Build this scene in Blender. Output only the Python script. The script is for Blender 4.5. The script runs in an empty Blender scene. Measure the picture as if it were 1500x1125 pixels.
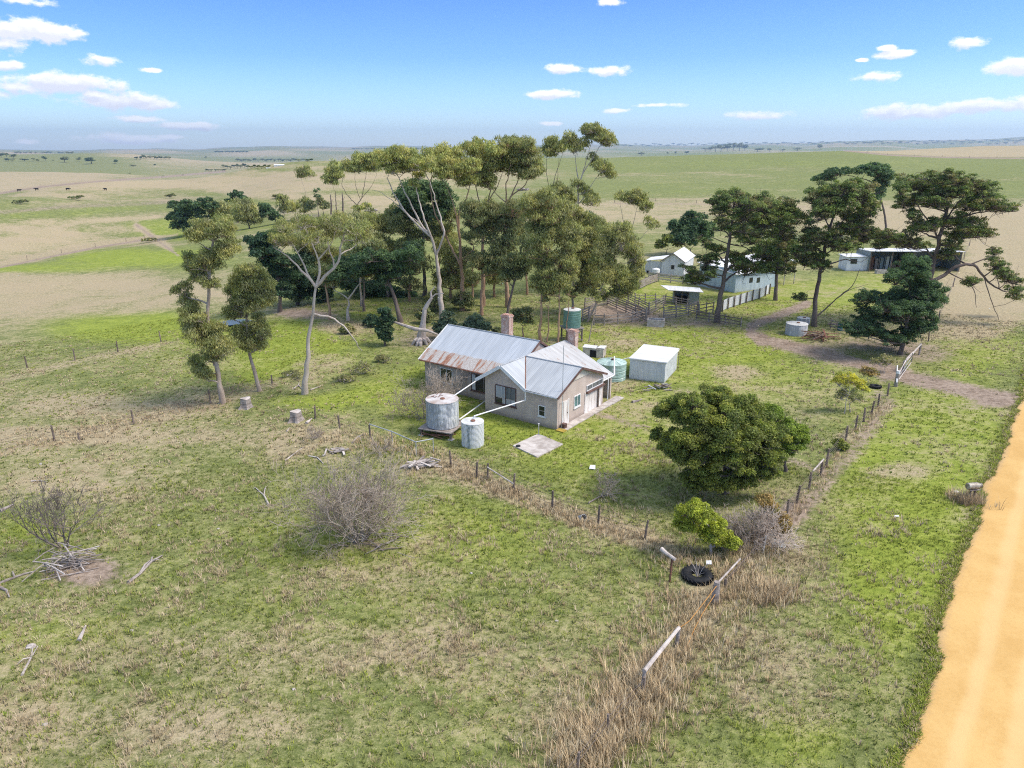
import bpy, math, random
import numpy as np
from mathutils import Vector, Matrix
sc = bpy.context.scene
C = sc.collection
RNG = np.random.default_rng(7)
random.seed(7)

# ------------------------------------------------------------------ camera
F, PITCH, CAMZ, CX, CY = 1042.0, math.radians(18.3), 20.0, 750.0, 562.5
FW = np.array([0, math.cos(PITCH), -math.sin(PITCH)])
UP = np.array([0, math.sin(PITCH), math.cos(PITCH)])
RT = np.array([1.0, 0, 0])
CAM = np.array([0, 0, CAMZ])

def ray(px, py):
    return FW + RT * (px - CX) / F + UP * (CY - py) / F

def project(P):
    v = np.asarray(P, float) - CAM
    d = np.maximum(v @ FW, 1e-3)
    return CX + F * (v @ RT) / d, CY - F * (v @ UP) / d

# ------------------------------------------------------------------ terrain
T_COL = np.array([-900, -300, 0, 170, 300, 460, 600, 750, 900, 1100, 1250, 1400, 1500, 1800, 2400.])
T_PSI = np.arctan((T_COL - 750) / 1097.0)
T_R = np.array([1, 30, 60, 90, 130, 180, 250, 350, 450, 700, 1000, 1600, 2500, 4000, 6500, 12000.])
T_Z = np.array([
 [0, 0, -1, -2.5, -4, -5, -4, -2, -4, -12, -6, -16, 5, -20, 2, 10],
 [0, 0, -1, -2.5, -4, -5, -4, -2, -4, -12, -6, -16, 5, -20, 2, 10],
 [0, 0, -.8, -2, -3.5, -5, -5, -1.5, -2, -14, -6, -17, 6.5, -22, 4, 10],
 [0, 0, -.6, -1.5, -3, -5, -5, -1, 1.5, -14, -10, -17, 5, -25, 6, 15],
 [0, 0, -.4, -1, -2, -4, -4, 1, 6, -10, -20, -25, -22, -30, -2, 22],
 [0, 0, 0, 0, -1, -2, -1, 4, 10.5, 0, -20, -30, -32, -35, 8, 48],
 [0, 0, 0, 0, 0, 0, 1, 5, 10, 8, -10, -25, -30, -20, 20, 62],
 [0, 0, 0, 0, 0, 0, 1, 4, 7, 11, 0, -20, -30, -10, 20, 65],
 [0, 0, 0, 0, 0, .5, 1.5, 4, 6.5, 11.5, 5, -20, -30, -10, 20, 75],
 [0, 0, 0, 0, 0, .5, 1.5, 4.5, 7.5, 15, 10, -10, -20, 0, 25, 90],
 [0, 0, 0, 0, 0, .5, 2, 5, 9, 17.8, 14, 0, -10, 0, 35, 105],
 [0, 0, 0, 0, 0, .5, 2, 5, 8, 15, 22.5, 8, -8, 0, 40, 140],
 [0, 0, 0, 0, 0, .5, 2, 5, 8, 14, 25, 10, -8, 0, 40, 165],
 [0, 0, 0, 0, 0, .5, 2, 5, 8, 14, 25, 10, -8, 0, 40, 165],
 [0, 0, 0, 0, 0, .5, 2, 5, 8, 14, 25, 10, -8, 0, 40, 165.]])

def _cr(p0, p1, p2, p3, t):
    m1, m2 = (p2 - p0) * .5, (p3 - p1) * .5
    t2, t3 = t * t, t * t * t
    return (2*t3 - 3*t2 + 1)*p1 + (t3 - 2*t2 + t)*m1 + (-2*t3 + 3*t2)*p2 + (t3 - t2)*m2

def zt(x, y):
    x = np.asarray(x, float); y = np.asarray(y, float)
    r = np.clip(np.hypot(x, y), 1.001, 11999)
    psi = np.clip(np.arctan2(x, y), T_PSI[0], T_PSI[-1])
    u = np.interp(psi, T_PSI, np.arange(len(T_PSI)))
    v = np.interp(np.log(r), np.log(T_R), np.arange(len(T_R)))
    nu, nv = len(T_PSI), len(T_R)
    iu = np.clip(u.astype(int), 0, nu - 2); iv = np.clip(v.astype(int), 0, nv - 2)
    fu, fv = u - iu, v - iv
    rows = []
    for k in range(-1, 3):
        a = np.clip(iu + k, 0, nu - 1)
        q = [T_Z[a, np.clip(iv + j, 0, nv - 1)] for j in range(-1, 3)]
        rows.append(_cr(*q, fv))
    z = _cr(*rows, fu)
    # undulation: a few decimetres near, more on the open country
    a1 = np.clip((r - 75) / 150, 0, 1)
    z = z + .22 * a1 * (np.sin(x*.11 + .6*np.sin(y*.07)) + np.sin(y*.13 + 1.3*np.sin(x*.05)))
    ag = np.clip((r - 110) / 120, 0, 1) * np.clip((700 - r) / 250, 0, 1) * np.clip((.05 - psi) / .2, 0, 1)      # folds of the gully side
    z = z + 2.1 * ag * (np.sin(x*.045 + y*.018 + 1.2*np.sin(y*.012)) + .7*np.sin(y*.038 - x*.02))
    a2 = np.clip((r - 500) / 1500, 0, 1)
    z = z + a2 * (4 * np.sin(x*.006 + 1.1*np.sin(y*.003)) + 3 * np.sin(y*.0046 + x*.0021))
    a3 = np.clip((r - 3500) / 4000, 0, 1)
    z = z + a3 * (11 * np.sin(psi*17 + .8) + 7 * np.sin(psi*41 + 2.0) + 3*np.sin(psi*97))
    an = np.clip((55 - r) / 30, 0, 1) * np.clip(-(x) / 12, 0, 1)   # gentle bumps in the lower paddock
    z = z + .12 * an * (np.sin(x*.5 + np.sin(y*.31)) + np.sin(y*.43 + .7*np.sin(x*.27)))
    return z

_TT = np.concatenate([np.linspace(8, 140, 2600), np.geomspace(140.1, 11000, 3500)])
def G(px, py):
    """point of the terrain seen at photo pixel (px, py)"""
    d = ray(px, py); d = d / math.hypot(d[0], d[1])
    P = CAM + _TT[:, None] * d
    h = P[:, 2] - zt(P[:, 0], P[:, 1])
    k = np.nonzero(h <= 0)[0]
    i = int(k[0]) if len(k) else len(_TT) - 1
    if i == 0: return P[0]
    f = h[i-1] / (h[i-1] - h[i] + 1e-12)
    Q = P[i-1] * (1 - f) + P[i] * f
    return Q

def atY(px, py, Y):
    """point of the pixel's line of sight at world depth y = Y"""
    d = ray(px, py)
    return CAM + d * (Y / d[1])

def onland(x, y, dz=0.0):
    return np.array([x, y, float(zt(x, y)) + dz])

# ------------------------------------------------------------------ mesh helpers
class MB:
    """collects faces, links them as ONE mesh object"""
    def __init__(s): s.v = []; s.f = []; s.n = 0
    def add(s, v, f):
        v = np.asarray(v, float).reshape(-1, 3)
        s.v.append(v); s.f += [tuple(int(i) + s.n for i in q) for q in f]; s.n += len(v)
        return s
    def box(s, lo, hi, M=None):
        x0, y0, z0 = lo; x1, y1, z1 = hi
        v = np.array([[x0,y0,z0],[x1,y0,z0],[x1,y1,z0],[x0,y1,z0],[x0,y0,z1],[x1,y0,z1],[x1,y1,z1],[x0,y1,z1]], float)
        if M is not None: v = v @ np.array(M.to_3x3()).T + np.array(M.to_translation())
        return s.add(v, [(0,3,2,1),(4,5,6,7),(0,1,5,4),(1,2,6,5),(2,3,7,6),(3,0,4,7)])
    def tube(s, pts, rad, n=8, cap=True, jit=0.0, rng=None):
        p = np.asarray(pts, float); m = len(p)
        rad = np.broadcast_to(np.asarray(rad, float), (m,))
        t = np.gradient(p, axis=0); t /= np.linalg.norm(t, axis=1)[:, None] + 1e-9
        ref = np.array([1., 0, 0]) if abs(t[0][0]) < .8 else np.array([0, 1., 0])
        a = np.cross(t, ref); a /= np.linalg.norm(a, axis=1)[:, None] + 1e-9
        b = np.cross(t, a)
        th = np.arange(n) * 2 * math.pi / n
        rr = rad[:, None] * np.ones(n)
        if jit and rng is not None: rr = rr * (1 + jit * rng.uniform(-1, 1, rr.shape))
        v = p[:, None, :] + rr[..., None] * (np.cos(th)[None, :, None] * a[:, None, :] + np.sin(th)[None, :, None] * b[:, None, :])
        f = []
        for i in range(m - 1):
            for j in range(n):
                k = (j + 1) % n
                f.append((i*n + j, i*n + k, (i+1)*n + k, (i+1)*n + j))
        if cap: f += [tuple(range(n))[::-1], tuple((m-1)*n + j for j in range(n))]
        return s.add(v.reshape(-1, 3), f)
    def lathe(s, prof, n=32, o=(0,0,0), closed=False):
        """prof: (radius, z) pairs"""
        th = np.arange(n) * 2 * math.pi / n
        v = np.array([[r*math.cos(a)+o[0], r*math.sin(a)+o[1], z+o[2]] for r, z in prof for a in th])
        m = len(prof); f = []
        rng = range(m) if closed else range(m - 1)
        for i in rng:
            i2 = (i + 1) % m
            for j in range(n):
                k = (j + 1) % n
                f.append((i*n+j, i*n+k, i2*n+k, i2*n+j))
        if not closed:
            f += [tuple(range(n))[::-1], tuple((m-1)*n+j for j in range(n))]
        return s.add(v, f)
    def slab(s, quad, th, down=None):
        """a sheet given by its corner points with a thickness th along its own normal (or along down)"""
        q = np.asarray(quad, float)
        nrm = np.cross(q[1]-q[0], q[2]-q[0]); nrm /= np.linalg.norm(nrm)
        if down is not None: nrm = -np.asarray(down, float)
        k = len(q)
        v = np.concatenate([q, q - nrm*th])
        f = [tuple(range(k)), tuple(range(2*k-1, k-1, -1))]
        f += [(i, i+k, (i+1) % k + k, (i+1) % k) for i in range(k)]
        return s.add(v, f)
    def build(s, name, mat, parent=None, smooth=False, bevel=0.0, loc=None):
        me = bpy.data.meshes.new(name)
        v = np.concatenate(s.v) if s.v else np.zeros((0, 3))
        me.from_pydata(v.tolist(), [], s.f); me.update()
        if mat is not None: me.materials.append(mat)
        if smooth: me.polygons.foreach_set('use_smooth', np.ones(len(me.polygons), bool))
        o = bpy.data.objects.new(name, me); C.objects.link(o)
        if parent is not None: o.parent = parent
        if loc is not None: o.location = loc
        if bevel:
            b = o.modifiers.new('edge', 'BEVEL'); b.width = bevel; b.segments = 2; b.limit_method = 'ANGLE'
        return o

def mesh_np(name, V, quads=None, tris=None, mat=None, col=None, parent=None, smooth=False, floats=None):
    """fast mesh from numpy arrays; col: one colour per vertex"""
    me = bpy.data.meshes.new(name)
    nq = 0 if quads is None else len(quads); nt = 0 if tris is None else len(tris)
    me.vertices.add(len(V)); me.vertices.foreach_set('co', np.ascontiguousarray(V, np.float32).ravel())
    li = np.concatenate([np.asarray(a, np.int32).ravel() for a in (quads, tris) if a is not None and len(a)])
    me.loops.add(len(li)); me.loops.foreach_set('vertex_index', li)
    ls = np.concatenate([np.arange(nq)*4, nq*4 + np.arange(nt)*3]).astype(np.int32)
    me.polygons.add(nq + nt); me.polygons.foreach_set('loop_start', ls)
    if smooth: me.polygons.foreach_set('use_smooth', np.ones(nq+nt, bool))
    if col is not None:
        at = me.color_attributes.new('tint', 'FLOAT_COLOR', 'POINT')
        c = np.ones((len(V), 4), np.float32); c[:, :3] = col
        at.data.foreach_set('color', c.ravel())
    me.update(calc_edges=True); me.validate()
    if mat is not None: me.materials.append(mat)
    o = bpy.data.objects.new(name, me); C.objects.link(o)
    if parent is not None: o.parent = parent
    return o

def tag(o, label, cat, group=None, kind=None):
    if label: o['label'] = label
    if cat: o['category'] = cat
    if group: o['group'] = group
    if kind: o['kind'] = kind
    return o

def thing(name, label, cat, loc=(0,0,0), rz=0.0, group=None):
    o = bpy.data.objects.new(name, None); C.objects.link(o)
    o.empty_display_size = .3
    o.location = [float(a) for a in loc]; o.rotation_euler = (0, 0, rz)
    return tag(o, label, cat, group)

def structure(o):
    o['kind'] = 'structure'; return o

def copy_tree(o, parent=None):
    c = o.copy(); C.objects.link(c)
    c.parent = parent
    for ch in list(o.children): copy_tree(ch, c)
    return c

# ------------------------------------------------------------------ materials
def mat_new(name):
    m = bpy.data.materials.new(name); m.use_nodes = True
    nt = m.node_tree
    for n in list(nt.nodes): nt.nodes.remove(n)
    out = nt.nodes.new('ShaderNodeOutputMaterial')
    return m, nt, out

class NT:
    """short-hand for building node trees"""
    def __init__(s, nt): s.nt = nt
    def n(s, t, ins=None, **kw):
        nd = s.nt.nodes.new(t)
        for k, v in kw.items(): setattr(nd, k, v)
        for k, v in (ins or {}).items():
            if hasattr(v, 'is_output') or isinstance(v, bpy.types.NodeSocket): s.nt.links.new(v, nd.inputs[k])
            else: nd.inputs[k].default_value = v
        return nd
    def math(s, op, a, b=None, c=None, clamp=False):
        ins = {0: a}
        if b is not None: ins[1] = b
        if c is not None: ins[2] = c
        return s.n('ShaderNodeMath', ins, operation=op, use_clamp=clamp).outputs[0]
    def vmath(s, op, a, b=None, out=0):
        ins = {0: a}
        if b is not None: ins[1] = b
        return s.n('ShaderNodeVectorMath', ins, operation=op).outputs[out]
    def noise(s, vec, scale, detail=4, rough=.55, out='Fac', dist=0.0, lac=2.0):
        return s.n('ShaderNodeTexNoise', {'Vector': vec, 'Scale': scale, 'Detail': detail, 'Roughness': rough, 'Distortion': dist, 'Lacunarity': lac}).outputs[out]
    def ramp(s, fac, lo, hi):
        return s.n('ShaderNodeMapRange', {'Value': fac, 'From Min': lo, 'From Max': hi, 'To Min': 0.0, 'To Max': 1.0}, interpolation_type='SMOOTHSTEP').outputs[0]
    def mix(s, fac, a, b, blend='MIX'):
        nd = s.nt.nodes.new('ShaderNodeMix'); nd.data_type = 'RGBA'; nd.blend_type = blend
        for i, v in ((0, fac), (6, a), (7, b)):
            if isinstance(v, bpy.types.NodeSocket): s.nt.links.new(v, nd.inputs[i])
            else: nd.inputs[i].default_value = v if i == 0 else (tuple(v) + (1,))[:4]
        return nd.outputs[2]
    def link(s, a, b): s.nt.links.new(a, b)

def simple(name, col, rough=.8, var=.25, scale=6.0, metal=0.0, col2=None, stretch=(1,1,1), bump=0.0, spec=.3, detail=6):
    """a weathered plain surface: two noise-mixed colours, slight bump"""
    m, nt, out = mat_new(name); h = NT(nt)
    tc = h.n('ShaderNodeTexCoord').outputs['Object']
    mp = h.n('ShaderNodeMapping', {'Vector': tc, 'Scale': stretch}).outputs[0]
    a = h.noise(mp, scale, detail, .6); b = h.noise(mp, scale*.17, 3, .5)
    c2 = col2 or tuple(c*(1-var*1.6) for c in col)
    f = h.ramp(h.math('ADD', h.math('MULTIPLY', a, .6), h.math('MULTIPLY', b, .4)), .36, .62)
    c = h.mix(f, c2, tuple(min(1, x*(1+var*.5)) for x in col))
    p = h.n('ShaderNodeBsdfPrincipled', {'Base Color': c, 'Roughness': rough, 'Metallic': metal})
    p.inputs['Specular IOR Level'].default_value = spec
    if bump:
        bp = h.n('ShaderNodeBump', {'Height': a, 'Strength': bump, 'Distance': .02})
        h.link(bp.outputs[0], p.inputs['Normal'])
    h.link(p.outputs[0], out.inputs[0])
    return m
KEEP_OUT = []   # world outlines without grass (slabs, floors)
# ------------------------------------------------------------------ ground
def seg_dist(x, y, pts):
    d = np.full(np.shape(x), 1e9)
    for (x0, y0), (x1, y1) in zip(pts[:-1], pts[1:]):
        dx, dy = x1-x0, y1-y0
        t = np.clip(((x-x0)*dx + (y-y0)*dy) / (dx*dx+dy*dy+1e-9), 0, 1)
        d = np.minimum(d, np.hypot(x-x0-t*dx, y-y0-t*dy))
    return d

def inpoly(x, y, poly):
    r = np.zeros(np.shape(x), bool); n = len(poly)
    for i in range(n):
        x0, y0 = poly[i]; x1, y1 = poly[(i+1) % n]
        c = ((y0 > y) != (y1 > y)) & (x < (x1-x0) * (y-y0) / (y1-y0 + 1e-12) + x0)
        r ^= c
    return r

def softpoly(x, y, poly, w):
    """1 inside, falling to 0 over w units outside/inside of the outline"""
    d = seg_dist(x, y, list(poly) + [poly[0]])
    s = np.where(inpoly(x, y, poly), d, -d)
    return np.clip(.5 + s / (2*w), 0, 1)

# soft patches of the land cover: (channel, x, y, rx, ry, amount), where in the photograph they lie
D_, L_, S_ = 0, 1, 2      # dry grass, lush grass, bare soil
PATCH = [
 (L_, 430, 512, 110, 46, .45), (D_, 430, 512, 100, 40, -.2), (L_, 330, 520, 160, 40, .25), (L_, 600, 900, 300, 140, .12),
 (D_, 120, 300, 260, 13, -.30), (D_, 130, 271, 200, 8, .35), (D_, 80, 245, 220, 7, -.55), (D_, 100, 337, 200, 7, .35), (D_, 300, 262, 140, 9, .35), (D_, 380, 276, 100, 10, .25), (D_, 330, 300, 110, 8, -.3), (D_, 60, 316, 140, 6, -.3), (L_, 120, 300, 200, 10, .12), (D_, 260, 285, 120, 5, -.25), (D_, 1000, 262, 200, 8, .10), (D_, 1180, 250, 160, 6, .14), (D_, 1350, 256, 160, 7, -.1), (L_, 1150, 240, 300, 6, .15), (D_, 560, 300, 80, 12, .3),
 (L_, 1330, 760, 120, 190, .5), (D_, 1340, 740, 110, 160, -.1), (L_, 1420, 600, 60, 60, .4), (L_, 820, 620, 170, 60, .3), (L_, 1020, 520, 180, 40, .3),
 (D_, 140, 430, 260, 40, .46), (D_, 60, 360, 150, 18, .40), (L_, 90, 315, 200, 14, .25), (L_, 190, 377, 120, 14, .95), (D_, 200, 376, 130, 15, -.9), (L_, 60, 394, 110, 8, .7), (D_, 70, 394, 100, 8, -.5), (L_, 245, 335, 60, 16, .7), (D_, 245, 335, 60, 14, -.5),
 (L_, 190, 480, 130, 22, .75), (D_, 190, 480, 130, 22, -.45), (L_, 250, 470, 40, 18, .5), (D_, 60, 480, 120, 20, .15), (D_, 130, 595, 130, 22, .5), (D_, 60, 640, 130, 16, .6), (D_, 250, 640, 120, 14, .35), (D_, 300, 590, 60, 25, .25), (L_, 150, 585, 70, 8, .5),
 (L_, 430, 500, 60, 34, .6), (L_, 385, 555, 40, 14, .5), (L_, 460, 590, 60, 12, .8), (L_, 560, 580, 60, 14, .6), (L_, 470, 440, 60, 14, .7), (L_, 540, 450, 60, 18, .7), (S_, 455, 462, 55, 8, .9), (S_, 425, 455, 40, 7, .6), (D_, 500, 480, 40, 14, .5), (D_, 470, 530, 50, 20, .4), (S_, 600, 500, 50, 20, .5), (S_, 520, 520, 50, 14, .25), (D_, 440, 560, 40, 20, .35),
 (D_, 330, 640, 180, 40, .12), (D_, 470, 650, 110, 40, .3), (D_, 620, 690, 70, 25, .2), (D_, 120, 700, 150, 60, .28), (S_, 140, 840, 60, 30, .75), (S_, 95, 835, 70, 22, .5), (L_, 50, 790, 60, 35, .6), (L_, 60, 930, 120, 30, .35), (S_, 545, 798, 50, 12, .7), (L_, 450, 800, 140, 40, .3), (L_, 700, 780, 120, 60, .35), (D_, 400, 960, 260, 45, .3), (D_, 560, 850, 160, 25, .22), (D_, 250, 1060, 300, 45, .3), (D_, 700, 950, 160, 60, .2), (D_, 820, 1060, 80, 60, .45),
 (L_, 760, 560, 160, 90, .45), (L_, 690, 600, 120, 40, .5), (L_, 860, 660, 110, 60, .45), (L_, 920, 620, 80, 50, .35), (L_, 980, 500, 160, 30, .8), (L_, 1080, 500, 90, 25, .5), (L_, 1080, 560, 160, 40, .5), (L_, 960, 430, 60, 20, 1.0), (L_, 1030, 440, 60, 14, .9), (L_, 1140, 445, 80, 22, 1.0), (L_, 1260, 430, 90, 26, .9), (L_, 1150, 420, 40, 10, .6), (D_, 1080, 545, 40, 12, .5), (D_, 900, 500, 40, 14, .35), (D_, 910, 560, 30, 14, .4), (S_, 930, 466, 80, 16, .9), (S_, 890, 452, 50, 12, .7), (S_, 1040, 474, 45, 6, .8),
 (S_, 1270, 505, 90, 12, .75), (S_, 1360, 520, 60, 16, .7), (S_, 1000, 572, 30, 8, .5), (D_, 1320, 490, 60, 20, .3), (L_, 1440, 510, 70, 35, .6), (D_, 1440, 430, 70, 50, .95), (L_, 1440, 430, 60, 40, -.5), (D_, 1420, 480, 60, 18, .6), (D_, 1480, 360, 60, 40, .8), (D_, 1400, 330, 180, 22, .7), (L_, 1330, 405, 50, 10, .5),
 (L_, 1340, 690, 110, 110, .65), (L_, 1400, 620, 60, 50, .5), (L_, 1330, 840, 90, 90, .55), (L_, 1270, 940, 80, 90, .2), (D_, 1130, 820, 70, 50, .35), (D_, 1080, 960, 90, 90, .12), (D_, 1160, 1000, 110, 90, .12), (L_, 1160, 1090, 90, 40, .5), (D_, 1320, 690, 50, 14, .45), (D_, 1240, 640, 30, 10, .5), (D_, 1040, 860, 60, 40, .3), (D_, 960, 1000, 60, 60, .2),
 (S_, 1405, 720, 14, 50, .0), (S_, 1424, 745, 20, 60, .5), (S_, 700, 470, 90, 22, .4), (S_, 800, 500, 60, 14, .55), (S_, 660, 490, 60, 18, .5),
]
P_DIRT = [  # worn tracks and trampled strips along the fences, as photo lines: (points, half width px, channel, amount)
 ([(1500,588),(1440,578),(1390,566),(1340,556),(1290,540)], 12, S_, 1.3), ([(1290,540),(1240,528),(1190,516),(1150,505),(1115,497)], 9, S_, 1.3), ([(1115,497),(1098,488),(1100,478),(1130,466),(1180,446)], 8, S_, 1.1), ([(1180,446),(1215,432),(1240,420)], 4, S_, .4), ([(1300,548),(1290,560),(1285,575)], 8, S_, .4),
 ([(1160,752),(1185,735),(1225,690),(1262,645),(1300,590)], 17, S_, .75), ([(1100,800),(1160,752)], 26, S_, .65), ([(870,605),(950,628)], 5, S_, .8), ([(1150,672),(1205,690)], 5, S_, .8), ([(658,684),(720,712),(810,745),(880,770),(980,800)], 14, D_, .75), ([(1040,870),(985,960),(930,1040),(850,1125)], 24, D_, .6),
 ([(0,388),(110,365),(200,350),(260,345)], 4, D_, .8), ([(200,330),(262,375)], 5, D_, .9), ([(0,560),(110,530),(260,500)], 5, D_, .3), ([(0,665),(80,645),(196,622),(310,592),(400,563)], 7, D_, .4), ([(620,545),(560,560),(480,590)], 12, L_, .4),
 ([(0,283),(60,274),(120,268),(180,263),(240,259),(330,251)], 1.3, S_, .75), ([(1236,220.5),(1300,227),(1380,230.5),(1500,232)], 1.1, S_, .9), ([(0,392),(60,379),(140,363),(212,351)], 1.5, S_, .8), ([(200,330),(262,375)], 2, S_, .6), ([(120,338),(200,345),(262,347),(330,338),(400,330)], 6, D_, -.45), ([(120,338),(200,345),(262,347),(330,338),(400,330)], 5, L_, .35), ([(900,298),(1020,299),(1180,303)], 1.3, S_, .5), ([(0,312),(90,303),(200,300),(300,290)], 3, S_, .3), ([(30,345),(120,325),(230,318)], 3, D_, .35), ([(860,258),(1010,252),(1200,262)], 3, D_, .22), ([(1000,275),(1200,280),(1500,262)], 3, D_, .2), ([(1390,600),(1470,590)], 8, S_, .5),
]
def land(x, y, z):
    """dry / lush / soil amounts of the ground at world points"""
    px, py = project(np.stack([x, y, z], -1))
    front = (y > 3) & (px > -3000) & (px < 4500)
    px = np.where(front, px, -9999); py = np.where(front, py, 2000)
    ch = [np.full(px.shape, .30), np.full(px.shape, .27), np.zeros(px.shape)]
    r = np.hypot(x, y)
    far = np.clip((r - 140) / 120, 0, 1)
    # open country by bearing
    left = np.clip((620 - px) / 200, 0, 1); right = np.clip((px - 780) / 120, 0, 1)
    ch[0] = ch[0] * (1-far) + far * (.24 + .20*left)
    ch[1] = ch[1] * (1-far) + far * .0
    ridge = np.exp(-((py - 292) / 17.)**2) * np.clip((640-px)/160, 0, 1)
    ch[0] += .20 * ridge * np.clip((px + 100)/250, .3, 1)
    ch[0] += .42 * np.exp(-((py - 262) / 14.)**2) * np.clip((px-330)/150, 0, 1) * np.clip((860-px)/120, 0, 1)
    ch[0] += .45 * np.exp(-((py - 262) / 9.)**2) * np.clip((230-px)/100, 0, 1)
    hill = right * (py < 290) * (r < 900)
    ch[0] = np.where(hill > 0, ch[0]*(1-hill) + .06*hill, ch[0]); ch[1] += .16*hill
    band = np.exp(-((py - 308) / 17.)**2) * np.clip((px-700)/120, 0, 1)
    ch[0] += .50*band; ch[1] *= (1 - np.clip(band, 0, 1)); 
    edge = np.interp(px, [1235, 1300, 1380, 1500, 2000], [221, 226, 230, 231, 233])
    tan = (px > 1235) * np.clip((edge - py) / 1.0, 0, 1) * np.clip((r-350)/100, 0, 1) * (r < 1400)
    ch[0] = ch[0]*(1-tan) + 1.0*tan; ch[1] *= 1-tan
    # distant country: patchwork of fields
    vf = np.clip((r - 1300) / 600, 0, 1)
    pat = np.sin(x*.0043 + 2*np.sin(y*.0012)) * np.sin(y*.0021 + 1.4*np.sin(x*.0016) + 1)
    ch[0] += vf * .45 * pat + vf*.15
    bl = np.clip((r - 500) / 60, 0, 1) * np.clip((640 - px) / 60, 0, 1)          # country behind the near ridge
    w2 = np.clip((220 - px) / 90, 0, 1)
    v = .38 + .5*pat
    v = np.where(r < 1150, .80*w2 + .40*(1-w2), v); v = np.where((r >= 1150) & (r < 2150), -.1*w2 + (.45+.4*pat)*(1-w2), v); v = np.where((r >= 2150) & (r < 3200), np.clip((px - 110)/80, 0, 1)*.75, v)
    ch[0] = ch[0]*(1-bl) + v*bl; ch[1] = ch[1]*(1-bl)
    ch[2] += far*(.26*np.clip((640-px)/120, 0, 1) + .16*np.clip((px-640)/120, 0, 1)) + .10*bl
    cont = np.clip((r - 105) / 60, 0, 1) * np.clip((520 - r) / 80, 0, 1) * np.clip((760 - px) / 150, .35, 1)
    wv = np.sin(z*2.1 + .9*np.sin(x*.03) + .02*x + .8*np.sin(y*.021 + x*.011)); ch[0] += .16*cont*wv; ch[2] += .10*cont*np.sin(z*3.3 + .05*x + 1.2*np.sin(y*.03)); ch[1] -= .06*cont*wv      # colour stripes along the contours, painted to read as slope shading
    for c, cx, cy, rx, ry, a in PATCH:
        q = ((px-cx)/rx)**2 + ((py-cy)/ry)**2
        ch[c] += a * np.exp(-1.1 * q**1.5) * (1 - .92*bl)
    for pts, w, c, a in P_DIRT:
        d = seg_dist(px, py*1.0, pts)
        ch[c] += a * np.exp(-(d / w)**2)
    return [np.clip(c, 0, 1.3) for c in ch]

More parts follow.
